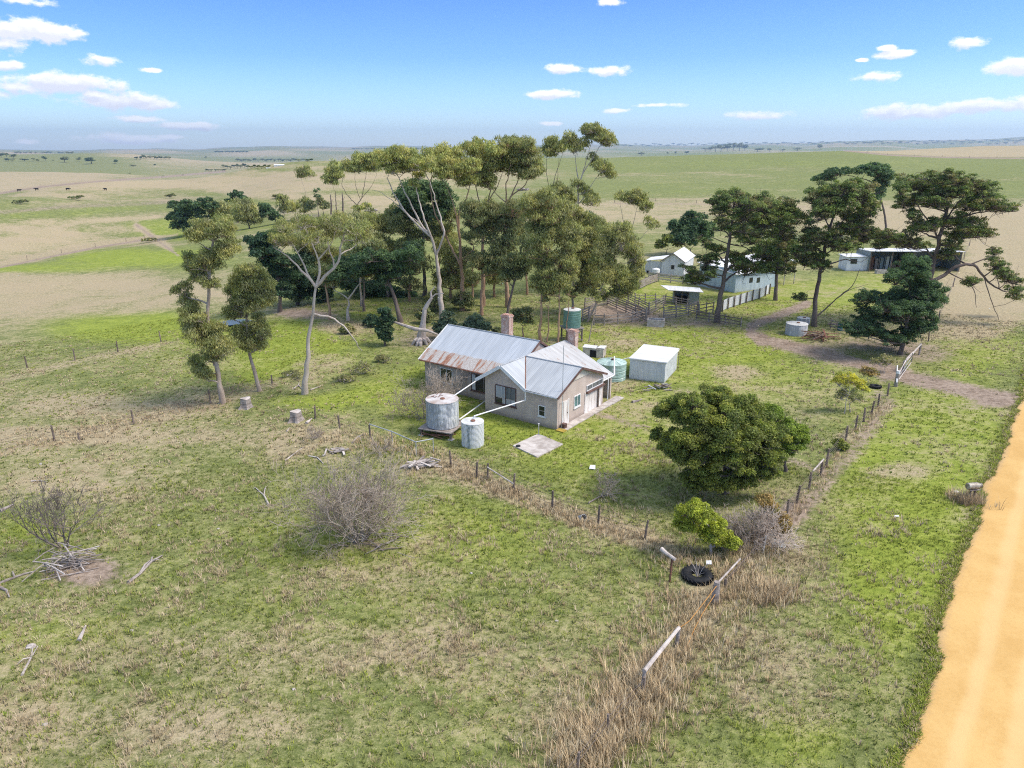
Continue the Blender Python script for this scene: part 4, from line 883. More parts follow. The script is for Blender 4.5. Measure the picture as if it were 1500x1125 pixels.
# stock yards
YG = 'timber rails of the stock yards'
R5 = (.25,.55,.85,1.15,1.45)
def yard(label, posts, h=1.6, rails=R5, mat='timber', rr_=.06): return fence(label, posts, h, .085, (), rails, 'timber', mat, rr_, name='yard_fence', flat=True, group=YG, lean=.03)
yard('near row of weathered yard rails before the bare pen', [(870,476),(885,477),(905,475),(926,472),(947,468)], 1.5, (.4,.8,1.2))
yard('grey rail race slanting through the middle of the yards', [(890,446),(903,452),(917,458),(931,464),(946,471)], 1.65)
yard('second rail race running beside the slanting race', [(905,440),(920,446),(935,453),(950,461)], 1.65)
yard('back row of yard rails under the gum leaves', [(856,454),(872,449),(890,446),(905,440)], 1.6)
yard('rails left of the small tank tower in the yards', [(853,471),(862,466),(872,460)], 1.5)
yard('outer rails from the trough to the shelter posts', [(972,468),(990,466),(1008,463),(1020,458)], 1.6)
yard('inner yard rails in front of the tin shelter', [(972,450),(990,452),(1006,455),(1022,459)], 1.55)
yard('thin pale rails across the bright green pen', [(930,444),(945,445),(960,445),(974,446)], 1.4, (.35,.75,1.15), 'palewood', .035)
yard('short cross rails joining the two races', [(950,461),(960,456),(972,450)], 1.6)
yard('dark rail gate on the bright grass beside the pine trunk', [(1024,462),(1034,460),(1044,458)], 1.5, (.5,.9,1.35), 'oldpost', .06)
yard('low brown rails ending in the grass past the pine trunk', [(1020,468),(1038,471),(1062,475),(1085,479)], 1.2, (.3,.65,1.0), 'oldpost', .06)
yard('grey board fence by the gabled shed', [(936,424),(944,420),(953,416),(962,413)], 1.5, (.3,.6,.9,1.2), 'timber', .12)
yard('pale wide board rails before the gabled shed', [(950,410),(965,412),(982,414),(1000,416)], 1.4, (.4,.8,1.2), 'palewood', .10)
# white sheeted fence with dark posts
wp = [(1058,457),(1066,453),(1075,450),(1084,447),(1093,444),(1102,441),(1112,438),(1121,434),(1127,431)]
t, P = fence('white sheeted fence with dark posts along the bright green drive', wp, 1.55, .09, (), (), 'oldpost', name='panel_fence', lean=.01)
for a, b in zip(P[:-1], P[1:]):
    d = b-a; n = np.array([-d[1], d[0], 0]); n /= np.linalg.norm(n); a2, b2 = a-P[0]+n*.12+d*.02, b-P[0]+n*.12-d*.02
    mb = MB()
    for k in range(4): mb.slab([a2+[0,0,.1+k*.34], b2+[0,0,.1+k*.34], b2+[0,0,.42+k*.34], a2+[0,0,.42+k*.34]], .02)
    mb.build('panel', M['tin'], t)
wq = [(1000,414),(1012,416),(1024,418),(1036,420),(1050,423)]
t, P = fence('low whitewashed board wall behind the largest yard pine', wq, 1.5, .07, (), (), 'palewood', name='panel_fence', lean=.01)
for a, b in zip(P[:-1], P[1:]):
    d = b-a; n = np.array([-d[1], d[0], 0]); n /= np.linalg.norm(n); a2, b2 = a-P[0]-n*.1, b-P[0]-n*.1
    mb = MB(); mb.slab([a2+[0,0,.1], b2+[0,0,.1], b2+[0,0,1.35], a2+[0,0,1.35]], .02); mb.build('panel', M['tin'], t)
# concrete water trough with rocks on it
tr = G(960,479); t = thing('water_trough', 'square grey concrete trough with rubbish on its rim', 'trough', tr, -.25)
mb = MB()
for a in ((-1.0,0,-.1,1.0,.14,.82),(-1.0,1.06,-.1,1.0,1.2,.82),(-1.0,.141,-.1,-.86,1.059,.82),(.86,.141,-.1,1.0,1.059,.82)): mb.box(a[:3], a[3:])
mb.build('basin', M['concrete'], t); mb = MB(); mb.box((-.859,.142,.5),(.859,1.058,.6)); mb.build('water_surface', M['glassdark'], t)
tg = G(1293,401); t = thing('water_trough', 'small pale trough before the dark open shed', 'trough', tr*0+tg, 0)
mb = MB()
for a in ((-1.0,0,-.1,1.0,.1,.6),(-1.0,.7,-.1,1.0,.8,.6),(-1.0,.101,-.1,-.9,.699,.6),(.9,.101,-.1,1.0,.699,.6)): mb.box(a[:3], a[3:])
mb.build('basin', M['concrete'], t)

# ------------------------------------------------------------------ mailbox made of a milk can
mp = G(1421,735); t = thing('milk_can_mailbox', 'weathered milk can mailbox lying on two short posts beside the road', 'mailbox', mp, .15)
mb = MB(); mb.lathe([(.17,0),(.20,.03),(.205,.62),(.18,.70),(.12,.76),(.12,.86),(.15,.88),(.15,.91)], 22)
Rm = Matrix.Rotation(math.radians(90), 4, 'Y')
v = np.concatenate(mb.v) @ np.array(Rm.to_3x3()).T; mb.v = [v + np.array([-.42, 0, 1.05])]; mb.build('can', simple('rusty_milk_can', (.36,.33,.27), .6, .4, 5, col2=(.17,.115,.085), metal=.3), t, smooth=False)
for x in (-.12, .18):
    mb = MB(); mb.tube([(x,0,-.2),(x,0,.86)], .055, 8, jit=.1, rng=RNG); mb.build('post', M['oldpost'], t)
mb = MB(); mb.box((-.3,-.16,.81),(.38,.16,.855)); mb.build('shelf', M['timber'], t)

# ------------------------------------------------------------------ tyres
def tyre(label, p, R, r, tilt=(0,0)):
    t = thing('tractor_tyre', label, 'tyre', p, .4); t.rotation_euler = (tilt[0], tilt[1], .4)
    mb = MB(); W = r*1.1
    mb.lathe([(R-2*r*.85, .06),(R-r*.5, .0),(R-.05, .03),(R, .10),(R, W-.10),(R-.05, W-.03),(R-r*.5, W),(R-2*r*.85, W-.06),(R-2*r*.85+.06, W*.5)], 48, closed=True); mb.build('carcass', M['black'], t, smooth=True)
    tr_ = MB()
    for k in range(22):
        for sgn in (0, 1):
            a0 = (k + .5*sgn)*2*math.pi/22; a1 = a0 + .16; z0, z1 = (.02, W*.52) if sgn == 0 else (W-.02, W*.48)
            for rr0, rr1 in ((R-.02, R+.045),):
                q = [(rr0*math.cos(a0), rr0*math.sin(a0), z0), (rr0*math.cos(a0+.07), rr0*math.sin(a0+.07), z0), (rr0*math.cos(a1+.07), rr0*math.sin(a1+.07), z1), (rr0*math.cos(a1), rr0*math.sin(a1), z1)]
                q2 = [(x*rr1/rr0, y*rr1/rr0, z) for x, y, z in q]
                tr_.add(q+q2, [(0,1,2,3)[::-1],(4,5,6,7),(0,1,5,4),(1,2,6,5),(2,3,7,6),(3,0,4,7)])
    tr_.build('tread', M['black'], t)
    return t
TY = G(1024,852)+np.array([0,.35,0]); KEEP_OUT.append([(TY[0]+.95*math.cos(k*math.pi/8), TY[1]-.25+1.0*math.sin(k*math.pi/8)) for k in range(16)]); tyre('big black tractor tyre lying flat in the grass at the fence corner', TY, .74, .26)
tyre('small black tyre under the yellow flowering shrub by the fence', G(1284,569)+np.array([0,.2,.02]), .45, .2)
mb = MB(); rr = np.random.default_rng(2)
for k in range(9): a = rr.uniform(0,6.28); L = rr.uniform(.5,1.1); mb.tube([(0,0,0),(.2*math.cos(a),.2*math.sin(a),L*.6),(.45*math.cos(a),.45*math.sin(a),L)], [.016,.012,.006], 5)
o = mb.build('dead_plant', M['palewood'], loc=TY+[0,-.05,.02]); tag(o, 'dead forked stalks growing through the big tractor tyre', 'dead plant')
def scrap(name, label, cat, px, py, quad, th, mat, group=None):
    p = G(px, py); mb = MB(); mb.slab(quad, th); o = mb.build(name, mat, loc=p); return tag(o, label, cat, group)
scrap('plastic_scrap', 'crumpled white scrap on the rim of the big tyre', 'rubbish', 1037, 833, [(-.14,-.1,.33),(.12,-.14,.35),(.16,.1,.42),(-.08,.14,.38)], .03, M['white'])
scrap('tin_sheet', 'pale sheet of tin lying beside the dead grey shrub', 'tin sheet', 1139, 799, [(-.38,-.28,.10),(.34,-.34,.08),(.40,.28,.2),(-.26,.36,.22)], .02, M['glassteal'] if False else M['tin_blue'])
scrap('paper_scrap', 'bright white scrap lying on the yard grass before the round bush', 'rubbish', 867, 687, [(-.2,-.15,.1),(.2,-.2,.08),(.24,.15,.22),(-.1,.2,.2)], .04, M['white'])
scrap('paper_scrap', 'small white scrap in the green verge near the mailbox', 'rubbish', 1401, 722, [(-.13,-.1,.06),(.13,-.08,.08),(.1,.1,.12),(-.1,.1,.1)], .03, M['white'])
scrap('paper_scrap', 'small white scrap lying alone in the middle of the green verge', 'rubbish', 1313, 757, [(-.14,-.05,.05),(.12,-.08,.05),(.14,.05,.09),(-.1,.06,.08)], .03, M['white'])
bk = G(849,759); t = thing('bucket', 'dull grey bucket tipped over by the yard fence', 'bucket', bk, .5); t.rotation_euler = (1.1, .2, .5)
mb = MB(); mb.lathe([(.16,0),(.20,.38),(.215,.385),(.215,.40),(.19,.40),(.15,.02)], 18); mb.build('shell', M['steel'], t); mb = MB(); mb.tube([(-.2,0,.38),(-.14,.12,.5),(0,.17,.55),(.14,.12,.5),(.2,0,.38)], .012, 5); mb.build('handle', M['wire'], t)
wpst = G(1117,810); loose('white_stake', 'leaning white stake with pale stone foot beside the dead shrub', 'stake', [wpst+[0,0,-.1], wpst+[.06,.02,.5], wpst+[.1,.05,.98]], .035, M['white'])
# logs, stumps, branches
def stump(label, p, R, H):
    t = thing('tree_stump', label, 'stump', p, 0, 'tree stumps on the slope'); mb = MB(); rr = np.random.default_rng(int(R*1000)); n = 22
    th = np.arange(n)*2*math.pi/n; fl = 1+.16*np.sin(th*5+1)+.1*rr.normal(size=n)*.5
    V = []
    for z, k, a in ((-.15,1.5,1.6),(.08,1.22,1.3),(.3,1.03,.7),(H*.7,.97,.4),(H,.93,.35)):
        r = R*k*(1+(fl-1)*a); V.append(np.stack([r*np.cos(th), r*np.sin(th), np.full(n, z)+(0.05*np.sin(th*2) if z == H else 0)], -1))
    V = np.concatenate(V); f = [(i*n+j, i*n+(j+1)%n, (i+1)*n+(j+1)%n, (i+1)*n+j) for i in range(4) for j in range(n)]
    mb.add(V, f); mb.build('trunk', M['timber'], t)
    mb = MB(); r = R*.93*(1+(fl-1)*.35); mb.add(np.concatenate([np.stack([r*np.cos(th), r*np.sin(th), H+.05*np.sin(th*2)], -1), np.stack([r*np.cos(th), r*np.sin(th), H-.06+0*th], -1)]), [tuple(range(n)), tuple(range(2*n-1, n-1, -1))]+[(j+n, (j+1)%n+n, (j+1)%n, j) for j in range(n)]); mb.build('cut_face', M['palewood'], t)
stump('broad pale topped stump by the twin gums', G(361,597), .42, .85); stump('darker stump among cut logs below the slope', G(434,616), .45, .8)
def branch(label, pts, r, forks=(), mat='palewood', up=.06, name='fallen_branch'):
    P = [G(*p)+np.array([0,0,up]) for p in pts]; O = P[0]; mb = MB(); rad = np.linspace(r, r*.35, len(P))
    P2 = [p-O for p in P]; mb.tube(P2, rad, 7, jit=.12, rng=RNG)
    for i, q in forks:
        Q = [P2[i], (P2[i]+G(*q)-O)/2+[0,0,.14], G(*q)-O+[0,0,.05]]; mb.tube(Q, [rad[i]*.8, rad[i]*.6, rad[i]*.3], 6)
    o = mb.build(name, M[mat], loc=O); return tag(o, label, 'branch', 'fallen branches in the paddock')
branch('long forked grey branch lying in the grass past the brush pile', [(188,855),(205,842),(222,824),(238,815)], .10, ((1,(221,821)),(2,(236,822)),(2,(225,817))), 'timber')
branch('straight pale stick on the grass near the dead sapling', [(116,940),(126,918)], .10)
branch('pale forked stick with broken end at the low paddock corner', [(33,990),(46,965),(56,948)], .055, ((1,(25,975)),(1,(52,944))))
branch('crooked pale bough on the paddock above the bare bush', [(394,741),(387,727),(375,716)], .07, ((1,(390,713)),(2,(371,718))))
branch('thin white branch on the slope past the stumps', [(418,676),(432,665),(446,655)], .06)
branch('pale curved branch beside the bare bush', [(452,669),(465,671),(474,680)], .06)
branch('grey log at the edge of the paddock', [(0,750),(12,744),(20,740)], .13, (), 'timber')
branch('pale stick lying by itself on the upper paddock', [(46,706),(58,705),(70,707)], .05)
branch('long dark branch trailing from the brush pile', [(0,856),(22,847),(36,842),(52,838)], .08, ((1,(18,838)),), 'timber')
branch('dark curved log in the low corner grass', [(0,862),(10,866),(14,876)], .08, (), 'timber')
branch('grey dead branch lying in the long grass of the yard', [(862,738),(880,728),(905,724),(930,726)], .05, ((1,(885,722)),), 'timber')
branch('pale twigs lying on the verge past the tall straw', [(1150,873),(1163,864),(1172,850)], .035, ((1,(1140,862)),))
branch('small grey log on the lawn beside the concrete path', [(926,590),(934,588),(940,586)], .14, (), 'timber')
branch('pale billet of wood among the cut logs', [(449,621),(457,614)], .13)
branch('short pale stick lying among the weeds by the cut logs', [(420,633),(425,627)], .05)
branch('grey broken bough on the dry slope above the bare bush', [(516,650),(524,641),(535,636)], .08, ((1,(530,645)),), 'timber')
branch('pale limb at the foot of the leaning white gum', [(430,570),(437,565),(443,571)], .08, ((1,(440,562)),))
branch('white stick on grass right of the leaning white gum', [(455,572),(463,569),(470,566)], .06)
def whiterock(label, px, py, s):
    p = G(px, py); mb = MB(); rr = np.random.default_rng(int(px)); n = 9; th = np.arange(n)*2*math.pi/n; V = []
    for z, k in ((-.05,.9),(.3*s,1.0),(.6*s,.75),(.8*s,.3)): r = s*k*(1+.2*rr.normal(size=n)); V.append(np.stack([r*np.cos(th), r*np.sin(th)*.7, np.full(n, z)], -1))
    mb.add(np.concatenate(V), [(i*n+j, i*n+(j+1)%n, (i+1)*n+(j+1)%n, (i+1)*n+j) for i in range(3) for j in range(n)]+[tuple(3*n+j for j in range(n))]); o = mb.build('bleached_stone', M['palewood'], loc=p); return tag(o, label, 'stone', 'pale stones in the paddock')
for lb, x, y, s in (('knobbly pale stone above the forked stick', 46, 948, .2), ('pale stone in green grass below the straight stick', 193, 924, .09), ('small pale stone on bare tan grass low in the paddock', 66, 1062, .10), ('flat pale stone near the row of dry tussocks', 130, 970, .10), ('pale lump standing by the dark twig past the dead sapling', 233, 770, .10), ('pale lump in grass short of the crooked bough', 320, 775, .09), ('pinkish lump near the top fence of the paddock', 60, 680, .12), ('pale round stone beside the curved branch', 474, 668, .14), ('pale stone in the grass below the fence log', 815, 910, .08), ('pale stone half sunk below the bare bush', 690, 840, .08), ('pale lump low in the middle of the paddock', 430, 1010, .08)): whiterock(lb, x, y, s)
# pile of broken boards, rubbish by the shed, machinery
def pile(name, label, cat, px, py, n, L, sp, hgt, mats, seed, sq=True):
    p = G(px, py); t = thing(name, label, cat, p); rr = np.random.default_rng(seed)
    for k in range(n):
        x, y, z = rr.normal(0, sp), rr.normal(0, sp*.6), hgt*rr.uniform(.05, 1); a = rr.uniform(-.9, .7) if rr.uniform() < .8 else rr.uniform(0, 3); l = L*rr.uniform(.5, 1.2); dz = rr.normal(0, .12)
        c, s = math.cos(a)*l/2, math.sin(a)*l/2; mt = M[mats[k % len(mats)]]
        if sq: board('plank' if mt is not M['rust'] else 'iron_bar', [((x-c,y-s,max(.04,z-dz)),(x+c,y+s,max(.04,z+dz)))], rr.uniform(.03,.06), rr.uniform(.08,.2), mt, t)
        else:
            mb = MB(); mb.tube([(x-c,y-s,max(.03,z-dz)),(x,y,z+.05),(x+c,y+s,max(.03,z+dz))], rr.uniform(.015,.035), 5); mb.build('twig', mt, t)
    return t
pile('board_pile', 'tumbled heap of broken pale boards by the pipe rail', 'board pile', 614, 684, 22, 1.3, .45, .35, ('palewood','timber','palewood'), 4)
pile('rubbish_heap', 'dark scrap heap at the near corner of the tin shed', 'scrap heap', 965, 570, 16, .8, .55, .4, ('timber','oldpost','steel'), 6)
pile('iron_heap', 'rusty heap of old machinery beside the low concrete tank', 'scrap iron', 1197, 497, 26, 2.4, .9, .9, ('rust','rust','oldpost'), 8)
pile('board_pile', 'scattered boards in the weeds above the bare bush', 'board pile', 498, 663, 9, 1.0, .45, .2, ('palewood','timber'), 14)
pile('brush_pile', 'heap of cut grey sticks at the foot of the dead sapling', 'brush pile', 100, 832, 46, 1.9, .55, .75, ('timber','palewood','timber'), 12, False)
pile('brush_pile', 'low scatter of dead twigs beneath the bare bush', 'brush pile', 560, 795, 16, 1.2, .8, .12, ('timber','oldpost'), 13, False)
mb = MB(); mb.lathe([(.02,0),(.29,.0),(.29,.28),(.30,.30),(.29,.32),(.29,.58),(.30,.6),(.29,.62),(.29,.88),(.02,.89)], 20); M['teal'] = simple('teal_paint', (.03,.14,.16), .5, .3, 4); o = mb.build('oil_drum', M['teal'], loc=G(1230,484)); tag(o, 'teal drum standing by the rails under the pines', 'drum')
loose('fallen_limb', 'dark fallen limb pointing from the teal drum', 'log', [G(1212,478)+[0,0,.3], G(1230,479)+[0,0,.35]], .12, M['oldpost'])
# ------------------------------------------------------------------ trees
def leaf_mat():
    m, nt, out = mat_new('leaves'); h = NT(nt)
    c = h.n('ShaderNodeVertexColor', layer_name='tint').outputs[0]
    p = h.n('ShaderNodeBsdfPrincipled', {'Base Color': c, 'Roughness': .6}); p.inputs['Specular IOR Level'].default_value = .3
    t = h.n('ShaderNodeBsdfTranslucent', {'Color': h.mix(1.0, c, (1.1, 1.15, .7), 'MULTIPLY')}).outputs[0]
    h.link(h.n('ShaderNodeMixShader', {0: .46, 1: p.outputs[0], 2: t}).outputs[0], out.inputs[0]); return m
M['leaf'] = leaf_mat()
def bark(name, a, b, c3, st=(1,1,.25), sc_=1.6):
    m, nt, out = mat_new(name); h = NT(nt); tc = h.n('ShaderNodeTexCoord').outputs['Object']
    n = h.noise(h.n('ShaderNodeMapping', {'Vector': tc, 'Scale': st}).outputs[0], sc_, 5, .7); n2 = h.noise(tc, 7, 4, .7)
    c = h.mix(h.ramp(n, .38, .62), a, b); c = h.mix(h.math('MULTIPLY', h.ramp(n2, .52, .7), .6), c, c3)
    bp = h.n('ShaderNodeBump', {'Height': n2, 'Strength': .5, 'Distance': .04})
    p = h.n('ShaderNodeBsdfPrincipled', {'Base Color': c, 'Roughness': .9, 'Normal': bp.outputs[0]}); p.inputs['Specular IOR Level'].default_value = .15
    h.link(p.outputs[0], out.inputs[0]); return m
M['bark_gum'] = bark('gum_bark', (.47, .385, .31), (.34, .26, .20), (.24, .175, .135)); M['bark_white'] = bark('white_gum_bark', (.54, .465, .395), (.42, .345, .285), (.29, .23, .185))
M['bark_rust'] = bark('shedding_bark', (.44, .29, .19), (.32, .19, .12), (.22, .15, .11)); M['bark_pine'] = bark('pine_bark', (.185, .145, .125), (.125, .095, .08), (.24, .20, .18)); M['bark_dead'] = bark('dead_wood', (.50, .44, .40), (.36, .30, .27), (.24, .19, .17))
PAL = {  # leaf colours (linear albedo)
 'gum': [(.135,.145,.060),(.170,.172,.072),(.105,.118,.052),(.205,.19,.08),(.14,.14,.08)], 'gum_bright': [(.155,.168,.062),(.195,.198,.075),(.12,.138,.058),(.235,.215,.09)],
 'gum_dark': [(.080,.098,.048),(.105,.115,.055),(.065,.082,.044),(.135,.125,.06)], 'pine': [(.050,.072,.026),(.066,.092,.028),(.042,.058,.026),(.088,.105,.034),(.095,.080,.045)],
 'pine_dark': [(.030,.052,.028),(.040,.066,.030),(.026,.044,.026),(.050,.075,.034)], 'cypress': [(.020,.040,.026),(.028,.052,.028),(.018,.034,.024),(.04,.06,.03)], 'blue': [(.055,.080,.060),(.075,.10,.07),(.05,.07,.052)],
 'bush': [(.082,.102,.026),(.115,.135,.030),(.062,.080,.024),(.150,.155,.034),(.09,.10,.03)], 'bush_bright': [(.09,.125,.022),(.12,.155,.026),(.07,.10,.022)], 'yellow': [(.165,.185,.026),(.205,.225,.032),(.125,.145,.028),(.15,.165,.03)], 'flower': [(.25,.235,.035),(.20,.20,.04),(.29,.26,.04),(.15,.165,.045)],
 'rusty': [(.16,.11,.045),(.12,.095,.04),(.10,.10,.035),(.20,.14,.06)], 'pale': [(.19,.20,.105),(.22,.225,.125),(.16,.175,.09)], 'scrub': [(.12,.125,.06),(.15,.145,.075),(.10,.11,.055),(.17,.15,.085)]}

def unit(v): return v / (np.linalg.norm(v, axis=-1, keepdims=True) + 1e-9)

def sticks(segs):
    """thin branches: arrays A, B, ra, rb -> 3-sided prisms"""
    A, B, ra, rb = segs; d = unit(B-A); ref = np.where(np.abs(d[:, 2:3]) < .9, [[0, 0, 1.]], [[1., 0, 0]])
    u = unit(np.cross(d, ref)); v = np.cross(d, u); V = []
    for P, r in ((A, ra), (B, rb)):
        for k in range(3):
            a = 2*math.pi*k/3; V.append(P + r[:, None]*(math.cos(a)*u + math.sin(a)*v))
    V = np.stack(V, 1).reshape(-1, 3); o = np.arange(len(A))[:, None]*6
    Q = np.concatenate([o+np.array([[k, (k+1) % 3, (k+1) % 3+3, k+3]]) for k in range(3)])
    return V, Q

LEAFGAIN = 2.4
def leaves(rng, pc, pr, flat, n, size, aspect, pal, pvar=.22, upb=.35, rough=.65, droop=0.0, loose=1.12):
    """leaf faces round puff centres pc with radii pr; n leaves per puff"""
    idx = np.repeat(np.arange(len(pc)), n); N = len(idx)
    d = unit(rng.normal(size=(N, 3))); d[:, 2] = np.where(d[:, 2] < -.35, -d[:, 2]*.6, d[:, 2]); rr = rng.uniform(.30, loose, N)**.6
    P = pc[idx] + d*(pr[idx]*rr)[:, None]*np.stack([np.ones(N), np.ones(N), flat[idx]], -1)
    nr = unit(d + rough*rng.normal(size=(N, 3)) + [0, 0, upb]); a = unit(np.cross(nr, rng.normal(size=(N, 3)))); a = unit(a - droop*np.array([0, 0, 1.])*np.where(a[:, 2:3] > 0, -1, 1)*1.0); nr = unit(nr - a*np.sum(nr*a, 1)[:, None]); b = np.cross(nr, a)
    L = size*rng.uniform(.6, 1.35, N)[:, None]; W = L*aspect
    V = np.stack([P-a*L*.5, P-b*W*.5+nr*L*.06, P+a*L*.5, P+b*W*.5+nr*L*.06], 1).reshape(-1, 3)
    pal = np.array(pal)*LEAFGAIN*[1.02, 1.0, .88]; pcx = pal[rng.integers(0, len(pal), len(pc))]*rng.uniform(1-pvar, 1+pvar, (len(pc), 1))
    c = pcx[idx]*.7 + pal[rng.integers(0, len(pal), N)]*.3; c = c*rng.uniform(.55, 1.45, (N, 1))
    return V, np.arange(N*4).reshape(-1, 4), np.repeat(c, 4, axis=0)

SCALE = {'gum': (1.18, 1.42), 'pine': (1.25, 1.7), 'cyp': (1.22, 1.5), 'bush': (1.08, 1.25), 'open': (1.15, 1.3)}
STYLE = {  # leaf size px, aspect, cover, puffs, puff radius, vertical squash, twig radius
 'gum': dict(lp=2.5, asp=.30, cov=.82, puffs=14, pr=.36, fl=1.0, up=.35, dr=.7, lo=1.35), 'pine': dict(lp=2.0, asp=.45, cov=1.05, puffs=20, pr=.26, fl=.75, up=.5, lo=1.3),
 'cyp': dict(lp=2.4, asp=.5, cov=1.5, puffs=13, pr=.42, fl=.8, up=.3), 'bush': dict(lp=2.4, asp=.55, cov=1.9, puffs=16, pr=.38, fl=.85, up=.35), 'open': dict(lp=2.1, asp=.5, cov=.55, puffs=10, pr=.36, fl=.8, up=.4)}

def tree(style, pal, label, base, trunk, clumps, r0, barkm='bark_gum', name='gum_tree', cat='tree', group=None, limbs=(), dY=0.0, depth=.5, cov=1.0, forks=True, lsz=1.0, seed=None, twigs=1.0, deadtw=0):
    S = STYLE[style]; rng = np.random.default_rng(seed if seed is not None else int(base[0]*31+base[1]*7))
    B = G(*base)
    if dY: q = B[:2]*(1+dY/B[1]); B = onland(q[0], q[1])
    Y = B[1]; root = thing(name, label, cat, B, 0, group)
    tp = [B-[0,0,.4], B] + [atY(p[0], p[1], Y + (p[2] if len(p) > 2 else 0)) for p in trunk]
    # resample the trunk smoothly
    tp = np.array(tp); s = np.r_[0, np.cumsum(np.linalg.norm(np.diff(tp, axis=0), axis=1))]; n = max(6, int(s[-1]/.7))
    ss = np.linspace(0, s[-1], n); TR = np.stack([np.interp(ss, s, tp[:, k]) for k in range(3)], -1)
    ker = np.array([.25, .5, .25])
    for _ in range(2): TR[1:-1] = ker[0]*TR[:-2]+ker[1]*TR[1:-1]+ker[2]*TR[2:]
    TR[2:] += rng.normal(0, .05, TR[2:].shape)*[1, 1, .3]
    f = np.linspace(0, 1, n); r0 = r0*.66; rad = r0*(1-.6*f)*(1+.45*np.exp(-f*n*.35)); O = B
    wood = MB(); wood.tube(TR-O, rad, 10, jit=.10, rng=rng)
    nodes = [(TR[i], rad[i]) for i in range(2, n)]; 
    for L in limbs:                       # bare limbs traced through given points: (points, start radius)
        pts, rr0 = L; pt = np.array([atY(p[0], p[1], Y + (p[2] if len(p) > 2 else rng.normal(0, .25))) for p in pts])
        near = min(nodes, key=lambda q: np.linalg.norm(q[0]-pt[0])); pt = np.concatenate([[near[0]], pt[1:] if np.linalg.norm(near[0]-pt[0]) < 1.2 else pt])
        s2 = np.r_[0, np.cumsum(np.linalg.norm(np.diff(pt, axis=0), axis=1))]; m = max(5, int(s2[-1]/.5)); u = np.linspace(0, s2[-1], m)
        LP = np.stack([np.interp(u, s2, pt[:, k]) for k in range(3)], -1); LP[1:-1] = .25*LP[:-2]+.5*LP[1:-1]+.25*LP[2:]; LP[1:] += rng.normal(0, .04, LP[1:].shape)
        rr0 = rr0*.8; lr = np.linspace(rr0, rr0*.3, m); wood.tube(LP-O, lr, 7, jit=.08, rng=rng); nodes += [(LP[i], lr[i]) for i in range(1, m)]
    segA, segB, sra, srb = [], [], [], []
    pc, pr, fl = [], [], []
    if style in ('gum', 'pine', 'cyp', 'bush') and len(clumps) > 3:      # foliage bridging neighbouring clumps
        ext = []
        for i, c in enumerate(clumps):
            nb = sorted((math.hypot(c[0]-q[0], (c[1]-q[1])*1.3), j) for j, q in enumerate(clumps) if j != i)[:2]
            for dd, j in nb:
                q = clumps[j]
                if j > i and dd < 1.5*(c[2]+q[2]): ext.append(((c[0]+q[0])/2, (c[1]+q[1])/2 + .12*(c[3]+q[3]), (c[2]+q[2])*.42, (c[3]+q[3])*.46) + (((c[4]+q[4])/2,) if len(c) > 4 and len(q) > 4 else ()))
        clumps = list(clumps) + ext
    xs = [c[0] for c in clumps]; half = (max(xs)-min(xs))/2+8 if clumps else 5
    order = sorted(range(len(clumps)), key=lambda i: math.hypot(clumps[i][0]-(trunk[-1][0] if trunk else base[0]), clumps[i][1]-(trunk[-1][1] if trunk else base[1])))
    mpp = None
    for i in order:
        c = clumps[i]; px, py, rx, ry = c[:4]; k0 = (np.array([0, Y, B[2]])-CAM) @ FW
        if len(c) > 4: dy = c[4]
        else: dy = rng.uniform(-1, 1)*depth*half*k0/F
        Cn = atY(px, py, Y+dy); dz = (Cn-CAM) @ FW; mpp = dz/F; a, b = rx*mpp*SCALE[style][0], ry*mpp*SCALE[style][1]; dpt = .9*a
        # limb to the clump
        if twigs > 0:
            tgt = Cn - [0, 0, b*.35]
            cost = [np.linalg.norm(q-tgt) + (3.0*max(0, q[2]-tgt[2]+.1*np.linalg.norm(q-tgt))) for q, r in nodes]; j = int(np.argmin(cost)); q, r = nodes[j]
            d = np.linalg.norm(tgt-q); ctl = q*.45+tgt*.55 + np.array([rng.normal(0, .09*d), rng.normal(0, .09*d), (-.02 if style != 'pine' else -.06)*d]); m = max(4, int(d/.55)+2); t = np.linspace(0, 1, m)[:, None]
            LP = (1-t)**2*q + 2*t*(1-t)*ctl + t*t*tgt; LP[1:-1] += rng.normal(0, .05, LP[1:-1].shape); rb = min(r*.72, .045+.022*d+.02*a); lr = np.linspace(rb, max(.022, rb*.3), m)
            if d > .3: wood.tube(LP-O, lr, 6, cap=False); nodes += [(LP[k], lr[k]) for k in range(2, m)]
        npf = S['puffs']; 
        for k in range(npf):
            z = rng.uniform(-.5, 1.0); th = rng.uniform(0, 2*math.pi); h = math.sqrt(max(0, 1-z*z)); R = rng.uniform(.42, .80)
            if style == 'pine': z *= .8; R = rng.uniform(.25, .9)
            p = Cn + np.array([a*h*math.cos(th)*R, dpt*h*math.sin(th)*R, b*z*R]); rp = S['pr']*(a*min(b, a)*min(b, a))**(1/3.)*(rng.uniform(.85, 1.25) if style == 'bush' else rng.uniform(.6, 1.42))
            pc.append(p); pr.append(max(.25, rp)); fl.append(S['fl'])
            if twigs > 0:
                e = p-[0, 0, rp*.2]; mid = (tgt+e)/2+rng.normal(0, .12*np.linalg.norm(e-tgt)+.01, 3); w0 = max(.012, .02+.008*a)*twigs
                segA += [tgt, mid]; segB += [mid, e]; sra += [w0, w0*.7]; srb += [w0*.7, w0*.4]
                for _ in range(2):
                    e2 = e+rng.normal(0, rp*.7, 3); segA.append(mid); segB.append(e2); sra.append(w0*.5); srb.append(w0*.25)
        for _ in range(deadtw):
            e = Cn + np.clip(rng.normal(0, .6, 3), -1, 1)*[a, dpt, b]; mid = (tgt+e)/2+rng.normal(0, .3, 3); segA += [tgt, mid]; segB += [mid, e]; sra += [.03, .02]; srb += [.02, .01]
